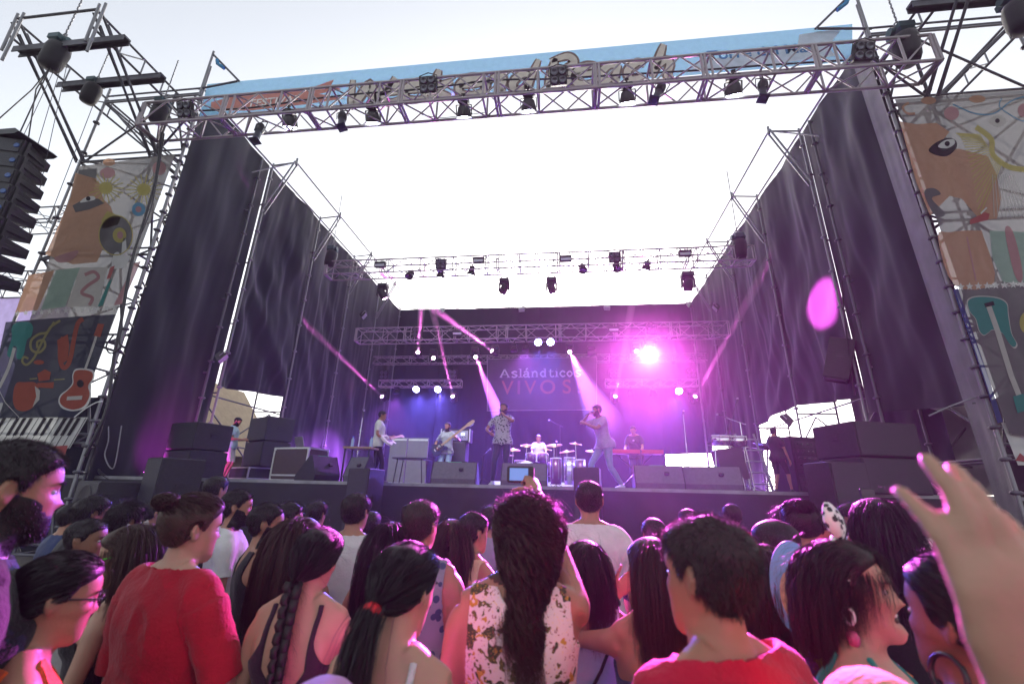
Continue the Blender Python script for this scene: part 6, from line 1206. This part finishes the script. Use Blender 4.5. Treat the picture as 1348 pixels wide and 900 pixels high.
cable('white cord tied from the left banner to the tower post', [at(*q, 7.85) for q in ((98, 549), (112, 538), (126, 530), (135, 528))], .012, M_WHITE)
cable('pair cable hanging from the left speaker line', [at(*q, 6.6) for q in ((42, 190), (56, 212), (52, 232), (38, 248))], .008); cable('loose cable loop behind the left speaker line', [at(*q, 6.6) for q in ((30, 268), (38, 285), (34, 300), (22, 298))], .008)
for i, (x0_, y0_, x1_, y1_) in enumerate(((76, 82, 28, 185), (82, 82, 44, 210), (88, 86, 52, 250), (122, 140, 60, 300))): cable('thin steel rope from the left jib hoists down to the speaker line, %s one' % ORD[i], [at(x0_, y0_, 6.2), at((x0_+x1_)/2, (y0_+y1_)/2, 6.25), at(x1_, y1_, 6.3)], .006)
cable('dark cable bundle along the lower rear chord of the front truss', [at(*q, 7.82) for q in ((262, 146), (330, 142), (400, 132), (470, 124), (560, 117), (650, 106), (730, 104), (830, 98), (930, 92), (1010, 86), (1120, 79))], .022)
cable('thin cable sagging under the front truss', [at(*q, 7.8) for q in ((555, 151), (580, 155), (610, 152), (640, 148))], .008)
cable('cable hanging down the right wall beside the pink light spot', [at(*q, X=XR-.12) for q in ((1108, 370), (1112, 420), (1118, 470), (1125, 520))], .02)
cable('light rope tied from the black wing cloth to the grey strip', [at(1223, 547, 8.3), at(1250, 535, 8.25), at(1286, 522, 8.1)], .016, M_STEEL)
cable('black cable coil on the stage floor at the right stack', [at(*q, 8.5) for q in ((1160, 650), (1165, 640), (1175, 636), (1186, 640), (1190, 648))], .014)
cable('dark cable bundle at the foot of the left front post', [at(*q, 8.5) for q in ((128, 560), (132, 590), (128, 615), (140, 628), (150, 632))], .03); cable('pale cable loop at the foot of the left front post', [at(*q, 8.4) for q in ((140, 530), (143, 575), (138, 600), (150, 615), (160, 560))], .012, M_STEEL)
# small lamps elsewhere
def flood(label, px, py, Y=None, X=None, rz=0, m=None):
    t = thing('floodlight', label, 'floodlight', at(px, py, Y, X), rot=(R(-35), 0, rz)); MB().prism([(-.10, -.09), (.08, -.15), (.08, .15), (-.10, .09)], 0, -.16, .16).build('housing', m or mat('pale_lamp_housing', (.4, .4, .4), .4, .4), t, True); MB().box((0, .085, 0), (.3, .008, .27)).build('glass', MATS['strobe_glass'], t, True); MB().tube([(-.19, 0, -.02), (-.19, 0, .2), (.19, 0, .2), (.19, 0, -.02)], .014).build('bracket', M_STEEL, t, True)
for i, (x, y) in enumerate(((581, 409), (687, 407), (799, 405), (909, 402))): flood('small pale floodlight on the top rail of the backdrop, %s from the left' % ORD[i], x, y, 22.9, rz=R(20*(i-1.5)), m=None)
flood('dark floodlight on the right stage wall near the rear truss', 943, 405, X=XR-.3, rz=R(80), m=M_BLACK); flood('dark floodlight on the left stage wall near the rear truss', 478, 415, X=XL+.35, rz=R(-80), m=M_BLACK); flood('dark lamp clamped to the left post beside the opening', 291, 470, X=XL+.3, rz=R(-60), m=M_BLACK); flood('dark lamp clamped inside the right opening', 1036, 552, 11.5, rz=R(60), m=M_BLACK)
t = cabinet('black loudspeaker hung high on the right wall below the pink spot', at(1100, 500, X=XR-.3), (.55, .5, 1.0), R(50)); t.rotation_euler = (R(18), 0, R(60))
ft = thing('footlight', 'magenta glowing footlight at the left stage corner', 'stage light', (FL.x+.15, 8.85, ZS)); MB().box((0, 0, .05), (.3, .2, .1), bev=.02).build('housing', M_BLACK, ft, True); MB().box((0, .0, .104), (.24, .14, .006)).build('lens', M_LMAG, ft, True)
# side lattice girders at the far left, behind the speaker line
for zz, yy_, lab in ((8.72, 8.7, 'upper lattice girder running left from the left tower'), (6.75, 8.7, 'lower lattice girder running left from the left tower')): truss(lab, -17.5, -12.5, yy_, zz, .5, .5, .62, .022, m=M_STEEL, joint=0, name='lattice_girder')
# ------------------------------------------------------------------ printed cloth: banners
def bmat(name, col, a=.92, t=.30): return mat(name, [q*.64 for q in col], .8, 0, .07, 8, trans=t, alpha=a, spec=.1)
def plane_poly(b, pts, Y, off=0.):                # outline in picture pixels laid on the upright plane Y
    b.add([at(x, y, Y)+Vector((0, -off, 0)) for x, y in pts], [tuple(range(len(pts)))]); return b
def smooth(pts, n=4, closed=True):
    P = [np.array(p, float) for p in pts]; k = len(P); out = []
    for i in range(k if closed else k-1):
        p0, p1, p2, p3 = (P[(i-1) % k], P[i], P[(i+1) % k], P[(i+2) % k]) if closed else (P[max(i-1, 0)], P[i], P[i+1], P[min(i+2, k-1)])
        for t in np.linspace(0, 1, n, endpoint=False): out.append(.5*((2*p1)+(p2-p0)*t+(2*p0-5*p1+4*p2-p3)*t*t+(3*p1-p0-3*p2+p3)*t**3))
    if not closed: out.append(P[-1])
    return out
def stroke(b, pts, w, Y=None, off=0., M=None):
    """flat brush stroke: pts 2-D, w width (or list); laid with M (2-D -> world) or on plane Y"""
    P = [np.array(p, float) for p in pts]; k = len(P); w = w if hasattr(w, '__len__') else [w]*k; L, Q = [], []
    for i in range(k):
        d = P[min(i+1, k-1)]-P[max(i-1, 0)]; d = d/(np.linalg.norm(d)+1e-9); n = np.array((-d[1], d[0])); L.append(P[i]+n*w[i]/2); Q.append(P[i]-n*w[i]/2)
    f = M if M else (lambda q: at(q[0], q[1], Y)+Vector((0, -off, 0))); b.add([f(q) for q in L]+[f(q) for q in Q], [(i, i+1, k+i+1, k+i) for i in range(k-1)]); return b
def circ(cx, cy, rx, ry=None, n=20, a0=0): ry = ry or rx; return [(cx+rx*math.cos(a0+2*math.pi*i/n), cy+ry*math.sin(a0+2*math.pi*i/n)) for i in range(n)]
G1, G2, SAL, MINT, PINKC, YELC, TEAL, NAVYC, TERR, CREAM, OLIVE, REDC = [bmat(*q) for q in (('print_grey', (.23, .22, .22)), ('print_grey_dark', (.17, .17, .18)), ('print_salmon', (.55, .32, .21)), ('print_mint', (.33, .47, .40)), ('print_pink', (.55, .30, .32)), ('print_yellow', (.55, .48, .16)), ('print_teal', (.06, .30, .28)), ('print_navy', (.045, .055, .085), .9, .25), ('print_terracotta', (.42, .11, .07), .9, .25), ('print_cream', (.62, .60, .57)), ('print_olive', (.34, .31, .13), .9, .25), ('print_red', (.5, .13, .13)))]
PWHITE = bmat('print_white', (.72, .72, .71), .92, .2); PBLACK = bmat('print_black', (.03, .03, .035), .92, .1)
def banner(label, name, corners, Y, m, loc):
    t = thing(name, label, 'banner', loc); b = MB(); A = [at(x, y, Y) for x, y in corners]; n = 14; V = []
    for j in range(n+1):
        for i in range(n+1):
            u, v = i/n, j/n; p = (A[0]*(1-u)+A[1]*u)*(1-v)+(A[3]*(1-u)+A[2]*u)*v; V.append(p)
    b.add(V, [(j*(n+1)+i, j*(n+1)+i+1, (j+1)*(n+1)+i+1, (j+1)*(n+1)+i) for j in range(n) for i in range(n)]); b.build('cloth', m, t); return t
class Pr:
    def __init__(s, t, Y): s.t, s.Y, s.k = t, Y, 0
    def poly(s, name, m, pts, lift=1):
        s.k += 1; b = MB(); plane_poly(b, pts, s.Y, .004*lift+.0006*s.k % .003); b.build(name, m, s.t); return s
    def line(s, name, m, pts, w, lift=2, sm=True):
        s.k += 1; b = MB(); stroke(b, smooth(pts, 4, False) if sm and len(pts) > 2 else pts, w, s.Y, .004*lift+.0006*s.k % .003); b.build(name, m, s.t); return s
# left banner: upper part with a face, records and rays; lower dark part with instruments and piano keys
YB_ = 7.88
lb = banner('tall left printed banner with face, records and instruments over piano keys', 'printed_banner', ((-2, 550), (103, 549), (231, 203), (104, 219)), YB_, G1, at(100, 400, YB_)); P = Pr(lb, YB_)
P.poly('face_print', SAL, [(98, 248), (130, 238), (136, 262), (146, 272), (152, 290), (128, 345), (96, 348), (60, 335), (76, 300)]); P.poly('shade_print', G2, [(104, 224), (128, 222), (126, 240), (100, 246)])
P.poly('hair_print', SAL, [(100, 228), (128, 236), (122, 252), (110, 262), (92, 268), (96, 246)], 2); P.poly('brow_print', G2, [(96, 271), (112, 262), (130, 262), (138, 268), (118, 276), (100, 280)], 2); P.poly('eye_white_print', PWHITE, smooth([(106, 267), (114, 260), (124, 259), (126, 263), (116, 266)]), 3); P.poly('iris_print', PBLACK, circ(117, 262, 3), 4)
for cx, cy, c1 in ((140, 248, YELC), (190, 250, YELC)):
    for i in range(18): a = i/18*6.283; P.line('ray_print', c1, [(cx, cy), (cx+24*math.cos(a), cy+20*math.sin(a))], 1.3, 2, False)
    P.poly('centre_print', YELC, circ(cx, cy, 9, 8), 3)
P.poly('vinyl_record_print', G2, circ(153, 310, 22, 26, 26), 2).poly('record_label_print', YELC, circ(158, 310, 9, 10), 3).poly('label_dot_print', PINKC, circ(159, 310, 4, 5), 4)
P.line('record_rim_print', YELC, circ(153, 310, 22, 26, 26)+[(175, 310)], 1.4, 3); P.poly('blue_ring_print', bmat('print_blue', (.12, .32, .5)), circ(183, 276, 9, 9), 2).poly('blue_dot_print', PINKC, circ(183, 276, 4), 3)
P.poly('lips_print', PINKC, smooth([(72, 340), (86, 334), (104, 330), (96, 342), (80, 346)]), 2).poly('cheek_print', PINKC, circ(210, 222, 9, 9), 2).poly('flower_print', PINKC, circ(142, 228, 10, 7), 2).poly('flower_print', SAL, circ(144, 214, 8, 5), 2)
P.poly('yellow_patch_print', YELC, [(142, 278), (160, 286), (156, 296), (136, 302), (134, 290)], 2)
P.poly('hand_print', PWHITE, smooth([(148, 352), (150, 336), (156, 332), (160, 336), (162, 318), (166, 314), (168, 334), (172, 338), (166, 350), (158, 354)]), 3)
P.poly('stripe_print', SAL, [(38, 362), (72, 356), (50, 408), (20, 412)]).poly('stripe_print', MINT, [(74, 356), (106, 352), (86, 404), (54, 408)]).poly('stripe_print', CREAM, [(106, 352), (142, 352), (130, 404), (88, 404)], 1).poly('stripe_print', TEAL, [(143, 372), (149, 366), (136, 402), (129, 404)], 2).poly('stripe_print', PINKC, [(178, 346), (186, 344), (162, 400), (150, 402)], 2).poly('stripe_print', REDC, [(146, 352), (152, 350), (146, 366), (141, 368)], 3)
P.line('swirl_print', PINKC, [(112, 362), (124, 358), (130, 366), (116, 376), (108, 386), (122, 392), (118, 402)], 4.5)
P.poly('dark_field_print', NAVYC, [(8, 424), (56, 420), (110, 416), (152, 414), (103, 549), (-2, 550), (-2, 470)], 1)
for i in range(13): x = 24+i*10.6; y = 412.5-i*.55; P.poly('star_print', PWHITE, [(x+4.2*math.cos(a)*(1 if k % 2 == 0 else .42), y+4.2*math.sin(a)*(1 if k % 2 == 0 else .42)) for k, a in enumerate(np.linspace(-1.57, 4.71, 10, endpoint=False))], 3)
P.poly('guitar_print', TEAL, smooth([(16, 432), (22, 425), (38, 424), (44, 430), (42, 442), (36, 448), (32, 466), (27, 473), (22, 470), (23, 458), (18, 456), (16, 470), (10, 466), (16, 446)]), 2); P.line('guitar_neck_print', CREAM, [(20, 458), (12, 485), (0, 510)], 4.2, 3)
P.line('treble_clef_print', OLIVE, [(80, 422), (68, 430), (62, 438), (52, 440), (42, 448), (42, 460), (52, 464), (60, 456), (58, 448), (50, 450), (50, 458)], 3.2); P.line('treble_stem_print', OLIVE, [(72, 424), (58, 446), (46, 470), (36, 480), (30, 476), (32, 470), (38, 472)], 3.0)
P.line('saxophone_print', TERR, [(110, 420), (103, 426), (98, 446), (94, 468), (90, 480), (84, 484), (80, 474), (80, 456), (84, 444)], [2.5]*9 if False else 6.0); P.poly('saxophone_bell_print', TERR, [(76, 448), (90, 440), (92, 454), (90, 474), (80, 480), (78, 466)], 3)
P.line('banjo_neck_print', CREAM, [(131, 430), (126, 448), (118, 472), (108, 500)], 3.2, 3, False); P.poly('headstock_print', TERR, [(130, 426), (138, 427), (133, 444), (124, 442)], 3)
P.poly('acoustic_guitar_outline_print', PWHITE, smooth([(96, 494), (100, 486), (112, 485), (124, 488), (125, 498), (119, 508), (121, 520), (114, 536), (98, 541), (84, 538), (78, 530), (80, 520), (90, 512), (96, 504)]), 3).poly('acoustic_guitar_print', TERR, smooth([(97.5, 495), (101, 488), (112, 487), (122, 490), (123, 498), (117, 508), (119, 520), (112, 534), (98, 539), (86, 536), (80, 529), (82, 521), (91, 513), (97.5, 505)]), 4).poly('sound_hole_print', PBLACK, circ(107, 505, 4.5, 5), 5).poly('bridge_print', CREAM, [(90, 522), (110, 521), (109, 526), (89, 527)], 5)
P.poly('bass_drum_print', TERR, smooth([(22, 505), (34, 503), (48, 504), (52, 516), (46, 534), (34, 541), (22, 538), (18, 524)]), 3).poly('drum_print', TERR, [(50, 492), (60, 486), (68, 490), (66, 500), (52, 502)], 3).poly('drum_print', TERR, [(50, 504), (72, 503), (71, 511), (50, 510)], 3).poly('drum_rim_print', CREAM, [(47, 508), (54, 514), (53, 526), (44, 536), (49, 522)], 4).line('cymbal_print', OLIVE, [(40, 499), (50, 498)], 1.6, 3, False).line('cymbal_print', OLIVE, [(72, 500), (86, 499)], 1.6, 3, False).poly('maraca_print', TERR, circ(52, 477, 7, 3), 3)
P.line('panel_outline_print', CREAM, [(-2, 510), (8, 530), (26, 549)], 1.0, 3, False)
kb_ = banner('row of printed piano keys along the foot of the left banner', 'piano_key_banner', ((-30, 592), (92, 590), (116, 549), (-2, 550)), YB_+.03, PWHITE, at(40, 570, YB_)); P = Pr(kb_, YB_+.03)
for i in range(14):
    x0, x1 = -2+i*8.9, -30+i*9.2; P.line('key_gap_print', PBLACK, [(x0, 550), (x1, 592)], .8, 2, False)
    if i % 7 not in (2, 6): P.poly('black_key_print', PBLACK, [(x0-2.4, 550), (x0+2.6, 550), (x0-11.5, 573), (x0-16.5, 573)], 3)
P.poly('red_edge_print', REDC, [(58, 588), (90, 586), (86, 600), (54, 602)], 2)
# right banner
rb = banner('tall right printed banner with face, yellow rays and teal guitar', 'printed_banner', ((1332, 572), (1470, 590), (1430, 112), (1178, 131)), YB_, G1, at(1290, 350, YB_)); P = Pr(rb, YB_)
P.poly('face_print', SAL, [(1184, 160), (1206, 164), (1232, 162), (1250, 174), (1236, 190), (1240, 200), (1262, 196), (1300, 206), (1312, 230), (1318, 262), (1312, 288), (1290, 290), (1266, 262), (1250, 258), (1224, 284), (1206, 240)])
P.poly('eye_patch_print', PBLACK, smooth([(1222, 198), (1232, 188), (1248, 182), (1258, 186), (1258, 196), (1246, 206), (1230, 204)]), 2).poly('eye_white_print', PWHITE, smooth([(1234, 194), (1242, 186), (1254, 184), (1256, 190), (1246, 196)]), 3).poly('iris_print', PBLACK, circ(1246, 190, 3.4), 4).poly('second_eye_print', CREAM, smooth([(1300, 160), (1312, 152), (1324, 160), (1314, 168)]), 3).poly('iris_print', PBLACK, circ(1312, 160, 3), 4)
for i in range(22): u = i/21; P.line('ray_print', YELC, [(1290+34*u*.8, 178+40*u), (1258+30*u, 176+100*u*u+10*u)], 1.3, 2, False)
P.line('yellow_edge_print', YELC, [(1284, 168), (1304, 184), (1306, 204), (1326, 220), (1348, 224)], 7, 3)
for i in range(10): P.line('ray_print', CREAM, [(1306+3*i, 230), (1308+5.5*i, 286)], .9, 2, False)
P.poly('flower_print', PINKC, circ(1252, 150, 10, 9), 2).poly('petal_print', SAL, circ(1222, 133, 10, 5), 2).poly('petal_print', SAL, circ(1286, 131, 11, 5), 2).line('curl_print', SAL, [(1196, 136), (1188, 142), (1194, 150), (1204, 150)], 3).poly('petal_print', PINKC, circ(1347, 146, 8, 9), 2).line('blue_line_print', bmat('print_blue', (.12, .32, .5)), [(1254, 138), (1282, 150), (1308, 150), (1330, 134), (1348, 128)], 1.8).line('blue_line_print', MATS['print_blue'], [(1318, 130), (1316, 142), (1340, 158), (1350, 160)], 1.4)
P.poly('lips_print', REDC, [(1276, 290), (1296, 280), (1302, 282), (1300, 290), (1276, 296)], 3).line('tooth_print', PWHITE, [(1290, 282), (1298, 274)], 2, 4, False)
P.poly('nose_shade_print', G2, smooth([(1216, 254), (1228, 248), (1238, 256), (1226, 262), (1244, 282), (1230, 284)]), 2)
P.poly('block_print', SAL, smooth([(1234, 312), (1250, 306), (1286, 304), (1294, 312), (1308, 372), (1256, 376)]), 2).poly('mint_block_print', MINT, [(1302, 304), (1352, 306), (1352, 372), (1320, 372), (1306, 340)], 2).poly('stripe_print', PINKC, smooth([(1322, 304), (1332, 304), (1344, 350), (1344, 372), (1334, 360)]), 3).line('stripe_print', PINKC, [(1272, 312), (1284, 370)], 2, 3, False)
P.poly('dark_field_print', G2, [(1257, 381), (1348, 376), (1400, 376), (1440, 585), (1328, 570)], 1).line('navy_edge_print', bmat('print_navy_edge', (.05, .08, .22)), [(1257, 381), (1274, 430), (1298, 500), (1316, 556)], 7, 2, False)
for i in range(9): x = 1264+i*11.5; y = 378-i*.5; P.poly('star_print', PWHITE, [(x+5.5*math.cos(a)*(1 if k % 2 == 0 else .42), y+5.5*math.sin(a)*(1 if k % 2 == 0 else .42)) for k, a in enumerate(np.linspace(-1.57, 4.71, 10, endpoint=False))], 3)
GS = [(1274, 396), (1288, 391), (1312, 393), (1324, 400), (1326, 414), (1330, 438), (1337, 452), (1333, 457), (1326, 450), (1318, 438), (1306, 434), (1300, 438), (1294, 441), (1288, 434), (1284, 420), (1276, 410)]
P.poly('guitar_outline_print', CREAM, smooth([(1303+(x-1303)*1.05, 420+(y-420)*1.05) for x, y in GS]), 2).poly('guitar_print', TEAL, smooth(GS), 3).line('guitar_neck_print', CREAM, [(1300, 402), (1312, 436), (1330, 495), (1340, 520)], 7, 4, False).poly('pickup_print', PBLACK, [(1294, 400), (1306, 397), (1308, 402), (1296, 405)], 5).poly('headstock_print', TEAL, [(1332, 522), (1346, 518), (1350, 540), (1338, 544)], 4)
P.poly('treble_clef_print', YELC, circ(1350, 425, 9, 14), 3)
pw = banner('white printed foot strip of the right banner with red splash', 'foot_banner', ((1340, 612), (1440, 612), (1420, 556), (1318, 556)), YB_+.04, PWHITE, at(1350, 585, YB_)); P = Pr(pw, YB_+.04); P.poly('red_splash_print', REDC, [(1336, 606), (1342, 596), (1352, 604), (1360, 594), (1366, 610)], 2)
# ---- long blue header banner with brush lettering
YH = 8.02
hbn = banner('long blue header banner with cream brush lettering above the front truss', 'header_banner', ((262, 155), (1122, 81), (1122, 32), (273, 111)), YH, mat('sky_blue_banner', (.15, .30, .44), .75, 0, .08, 8, trans=.4, spec=.1, alpha=.94), at(700, 90, YH)); P = Pr(hbn, YH)
HC = mat('header_cream', (.72, .66, .58), .7, trans=.3); HB = mat('header_brown', (.20, .13, .11), .7, trans=.3); HR = mat('header_red', (.52, .20, .16), .7, trans=.3); HT = mat('header_blue_text', (.06, .17, .36), .7, trans=.2); HG = mat('header_grey_brush', (.50, .53, .58), .7, trans=.3)
for xa, xb in ((470, 540), (720, 790), (980, 1040)): pass
P.poly('red_brush_print', HR, [(278, 135), (320, 124), (400, 120), (440, 105), (436, 112), (450, 118), (420, 124), (455, 130), (400, 138), (330, 146), (278, 146)], 1)
def tline(x): return 128-(x-272)*(79/849.)        # slant of the banner
LET = {'W': [[(0, 1), (.15, 0), (.45, .8), (.7, 0), (1.0, 1)]], 'e': [[(.05, .35), (.55, .42), (.5, .62), (.25, .65), (.05, .4), (.12, .08), (.4, 0), (.62, .12)]], 'k': [[(.1, 1.1), (.06, 0)], [(.5, .62), (.1, .32), (.55, 0)]], 'n': [[(.05, .6), (.05, 0)], [(.05, .4), (.25, .62), (.42, .5), (.42, 0), (.55, .05)]], 'd': [[(.42, .55), (.2, .6), (.04, .3), (.15, 0), (.4, .15)], [(.52, 1.15), (.42, .1), (.56, 0)]], 'B': [[(.12, 1.05), (.08, 0)], [(0, .95), (.4, 1.1), (.6, .85), (.4, .6), (.15, .55)], [(.3, .58), (.65, .42), (.5, .05), (.05, 0)]], 'a': [[(.42, .55), (.2, .6), (.04, .3), (.15, 0), (.38, .15)], [(.45, .6), (.42, .1), (.56, 0)]], 'c': [[(.45, .5), (.25, .62), (.05, .32), (.2, 0), (.5, .1)]], 'h': [[(.15, 1.2), (.06, 0)], [(.08, .3), (.28, .6), (.42, .45), (.42, 0), (.55, .06)]]}
def brush(word, x0, x1, sz, m, w, lift, dy=0.):
    x = x0; adv = (x1-x0)/len(word)
    for ch in word:
        b = MB()
        for s_ in LET[ch]:
            pts = [(x+px_*adv*1.55+py_*adv*.25, tline(x+px_*adv)+29+dy-py_*sz) for px_, py_ in s_]; q = smooth(pts, 6, False); k = len(q); stroke(b, q, [w*(.6+.6*math.sin(math.pi*(i+.5)/k)) for i in range(k)], YH, .004*lift)
        b.build('letter_'+ch.lower(), m, hbn); x += adv
for m, w, lf in ((HB, 12.5, 2), (HC, 7.6, 3)): brush('Weekend', 456, 706, 34, m, w, lf); brush('Beach', 716, 890, 36, m, w, lf)
P.poly('grey_brush_print', HG, [(905, 96), (925, 78), (960, 76), (975, 66), (1050, 60), (1052, 46), (1108, 38), (1090, 62), (1100, 74), (1040, 82), (960, 92)], 1)
def flat_text(s_, size, M, m, parent, name, bold=.0, align='CENTER'):
    cu = bpy.data.curves.new(name, 'FONT'); cu.body = s_; cu.size = size; cu.align_x = align; cu.align_y = 'CENTER'; cu.offset = bold; o = bpy.data.objects.new(name, cu); COL.objects.link(o)
    me = bpy.data.meshes.new_from_object(o.evaluated_get(bpy.context.evaluated_depsgraph_get())); bpy.data.objects.remove(o); me.transform(M); me.materials.clear(); me.materials.append(m); return obj(name, me, parent)
def upright(c, right, parent, off):
    r = Vector(right).normalized(); z = Vector((0, 0, 1)); n = r.cross(z); M = Matrix((r, z, -n)).transposed().to_4x4(); M.translation = Vector(c)+n*off-Vector(parent.location); return M
a_, b_ = at(940, 74, YH), at(1062, 64, YH); flat_text('Torre del Mar', .40, upright((a_+b_)/2, b_-a_, hbn, .012), HT, hbn, 'town_lettering', .008)
a_, b_ = at(300, 140, YH), at(425, 128, YH); flat_text('FESTIVAL', .34, upright((a_+b_)/2, b_-a_, hbn, .012), mat('header_white', (.66, .62, .6), .7), hbn, 'red_patch_lettering', .006)
# ---- the band's banner at the back of the stage
YN = 20.2
bn = banner('dark band banner reading Aslándticos VIVOS! at the back of the stage', 'band_banner', ((641, 541), (786, 539.5), (785, 469.5), (641, 472)), YN, mat('band_banner_cloth', (.075, .07, .085), .8, 0, .15, 3, trans=.1), at(713, 505, YN)); P = Pr(bn, YN)
for pts in (((641.5, 472), (641.5, 541)), ((785.5, 470), (785.5, 539.5)), ((641, 540.5), (786, 539)), ((641, 472.5), (786, 470))): P.line('pale_edge_print', CREAM, pts, .7, 2, False)
TW = mat('lettering_white', (.50, .50, .50), .7); TO = mat('lettering_orange', (.34, .13, .10), .7); TP = mat('lettering_plum', (.26, .12, .16), .7)
SL = {'A': [[(0, 0), (.5, 1)], [(.5, 1), (1, 0)], [(.2, .35), (.8, .35)], [(-.12, 0), (.22, 0)], [(.76, 0), (1.14, 0)]], 's': [[(.85, .62), (.5, .72), (.15, .56), (.5, .37), (.85, .2), (.5, -.02), (.12, .1)]], 'l': [[(.45, 1.05), (.45, 0)], [(.15, 1.02), (.45, 1.02)], [(.1, 0), (.8, 0)]], 'á': [[(.15, .58), (.5, .7), (.75, .55), (.75, .05), (1, 0)], [(.75, .38), (.35, .36), (.12, .18), (.35, 0), (.75, .12)], [(.42, .88), (.68, 1.12)]], 'n': [[(.2, .68), (.2, 0)], [(.2, .45), (.5, .7), (.8, .5), (.8, 0)], [(0, 0), (.4, 0)], [(.62, 0), (1, 0)], [(0, .68), (.2, .68)]], 'd': [[(.8, 1.05), (.8, 0)], [(.8, .5), (.5, .7), (.15, .35), (.5, 0), (.8, .15)], [(.55, 1.02), (.8, 1.02)], [(.8, 0), (1, 0)]], 't': [[(.4, .95), (.4, .15), (.65, 0), (.9, .1)], [(.1, .66), (.8, .66)]], 'i': [[(.45, .66), (.45, 0)], [(.2, .66), (.45, .66)], [(.15, 0), (.75, 0)], [(.40, .92), (.5, .92)]], 'c': [[(.85, .52), (.5, .7), (.15, .35), (.5, 0), (.88, .12)]], 'o': [[(.5, .7), (.15, .35), (.5, 0), (.85, .35), (.5, .7)]]}
AD = {'A': 1.25, 'l': .62, 'i': .62, 't': .75, 's': .82, 'c': .86}
def slab(word, x0, y0, x1, y1, sz, m, w):
    tot = sum(AD.get(c, 1.) for c in word); x = 0
    for c in word:
        a = AD.get(c, 1.); b = MB(); ox = x0+(x1-x0)*x/tot; oy = y0+(y1-y0)*x/tot; sw = (x1-x0)/tot
        for s_ in SL[c]: stroke(b, smooth([(ox+p_*sw*.86*(1.15 if c == 'A' else .9 if a < .7 else 1), oy-q_*sz) for p_, q_ in s_], 5, False) if len(s_) > 2 else [(ox+p_*sw*.86*(1.15 if c == 'A' else .9 if a < .7 else 1), oy-q_*sz) for p_, q_ in s_], w if (len(s_) != 2 or abs(s_[0][0]-s_[1][0]) < .6 and s_[0][1] != s_[1][1]) else w*.45, YN, .010)
        b.build('letter_'+('a' if c == 'á' else c.lower()), m, bn); x += a
slab('Aslándticos', 659, 496.5, 765, 495, 10.4, TW, 1.9)
for i, (ch, x, m) in enumerate((('V', 668, TO), ('I', 683, TP), ('V', 698, TO), ('O', 721, TO), ('S', 746, TO), ('!', 762, TP))):
    flat_text(ch, .92, upright(at(x, 511-.018*(x-668), YN), (1, 0, 0), bn, .012), m, bn, 'big_letter', .012 if ch != 'V' else .006)
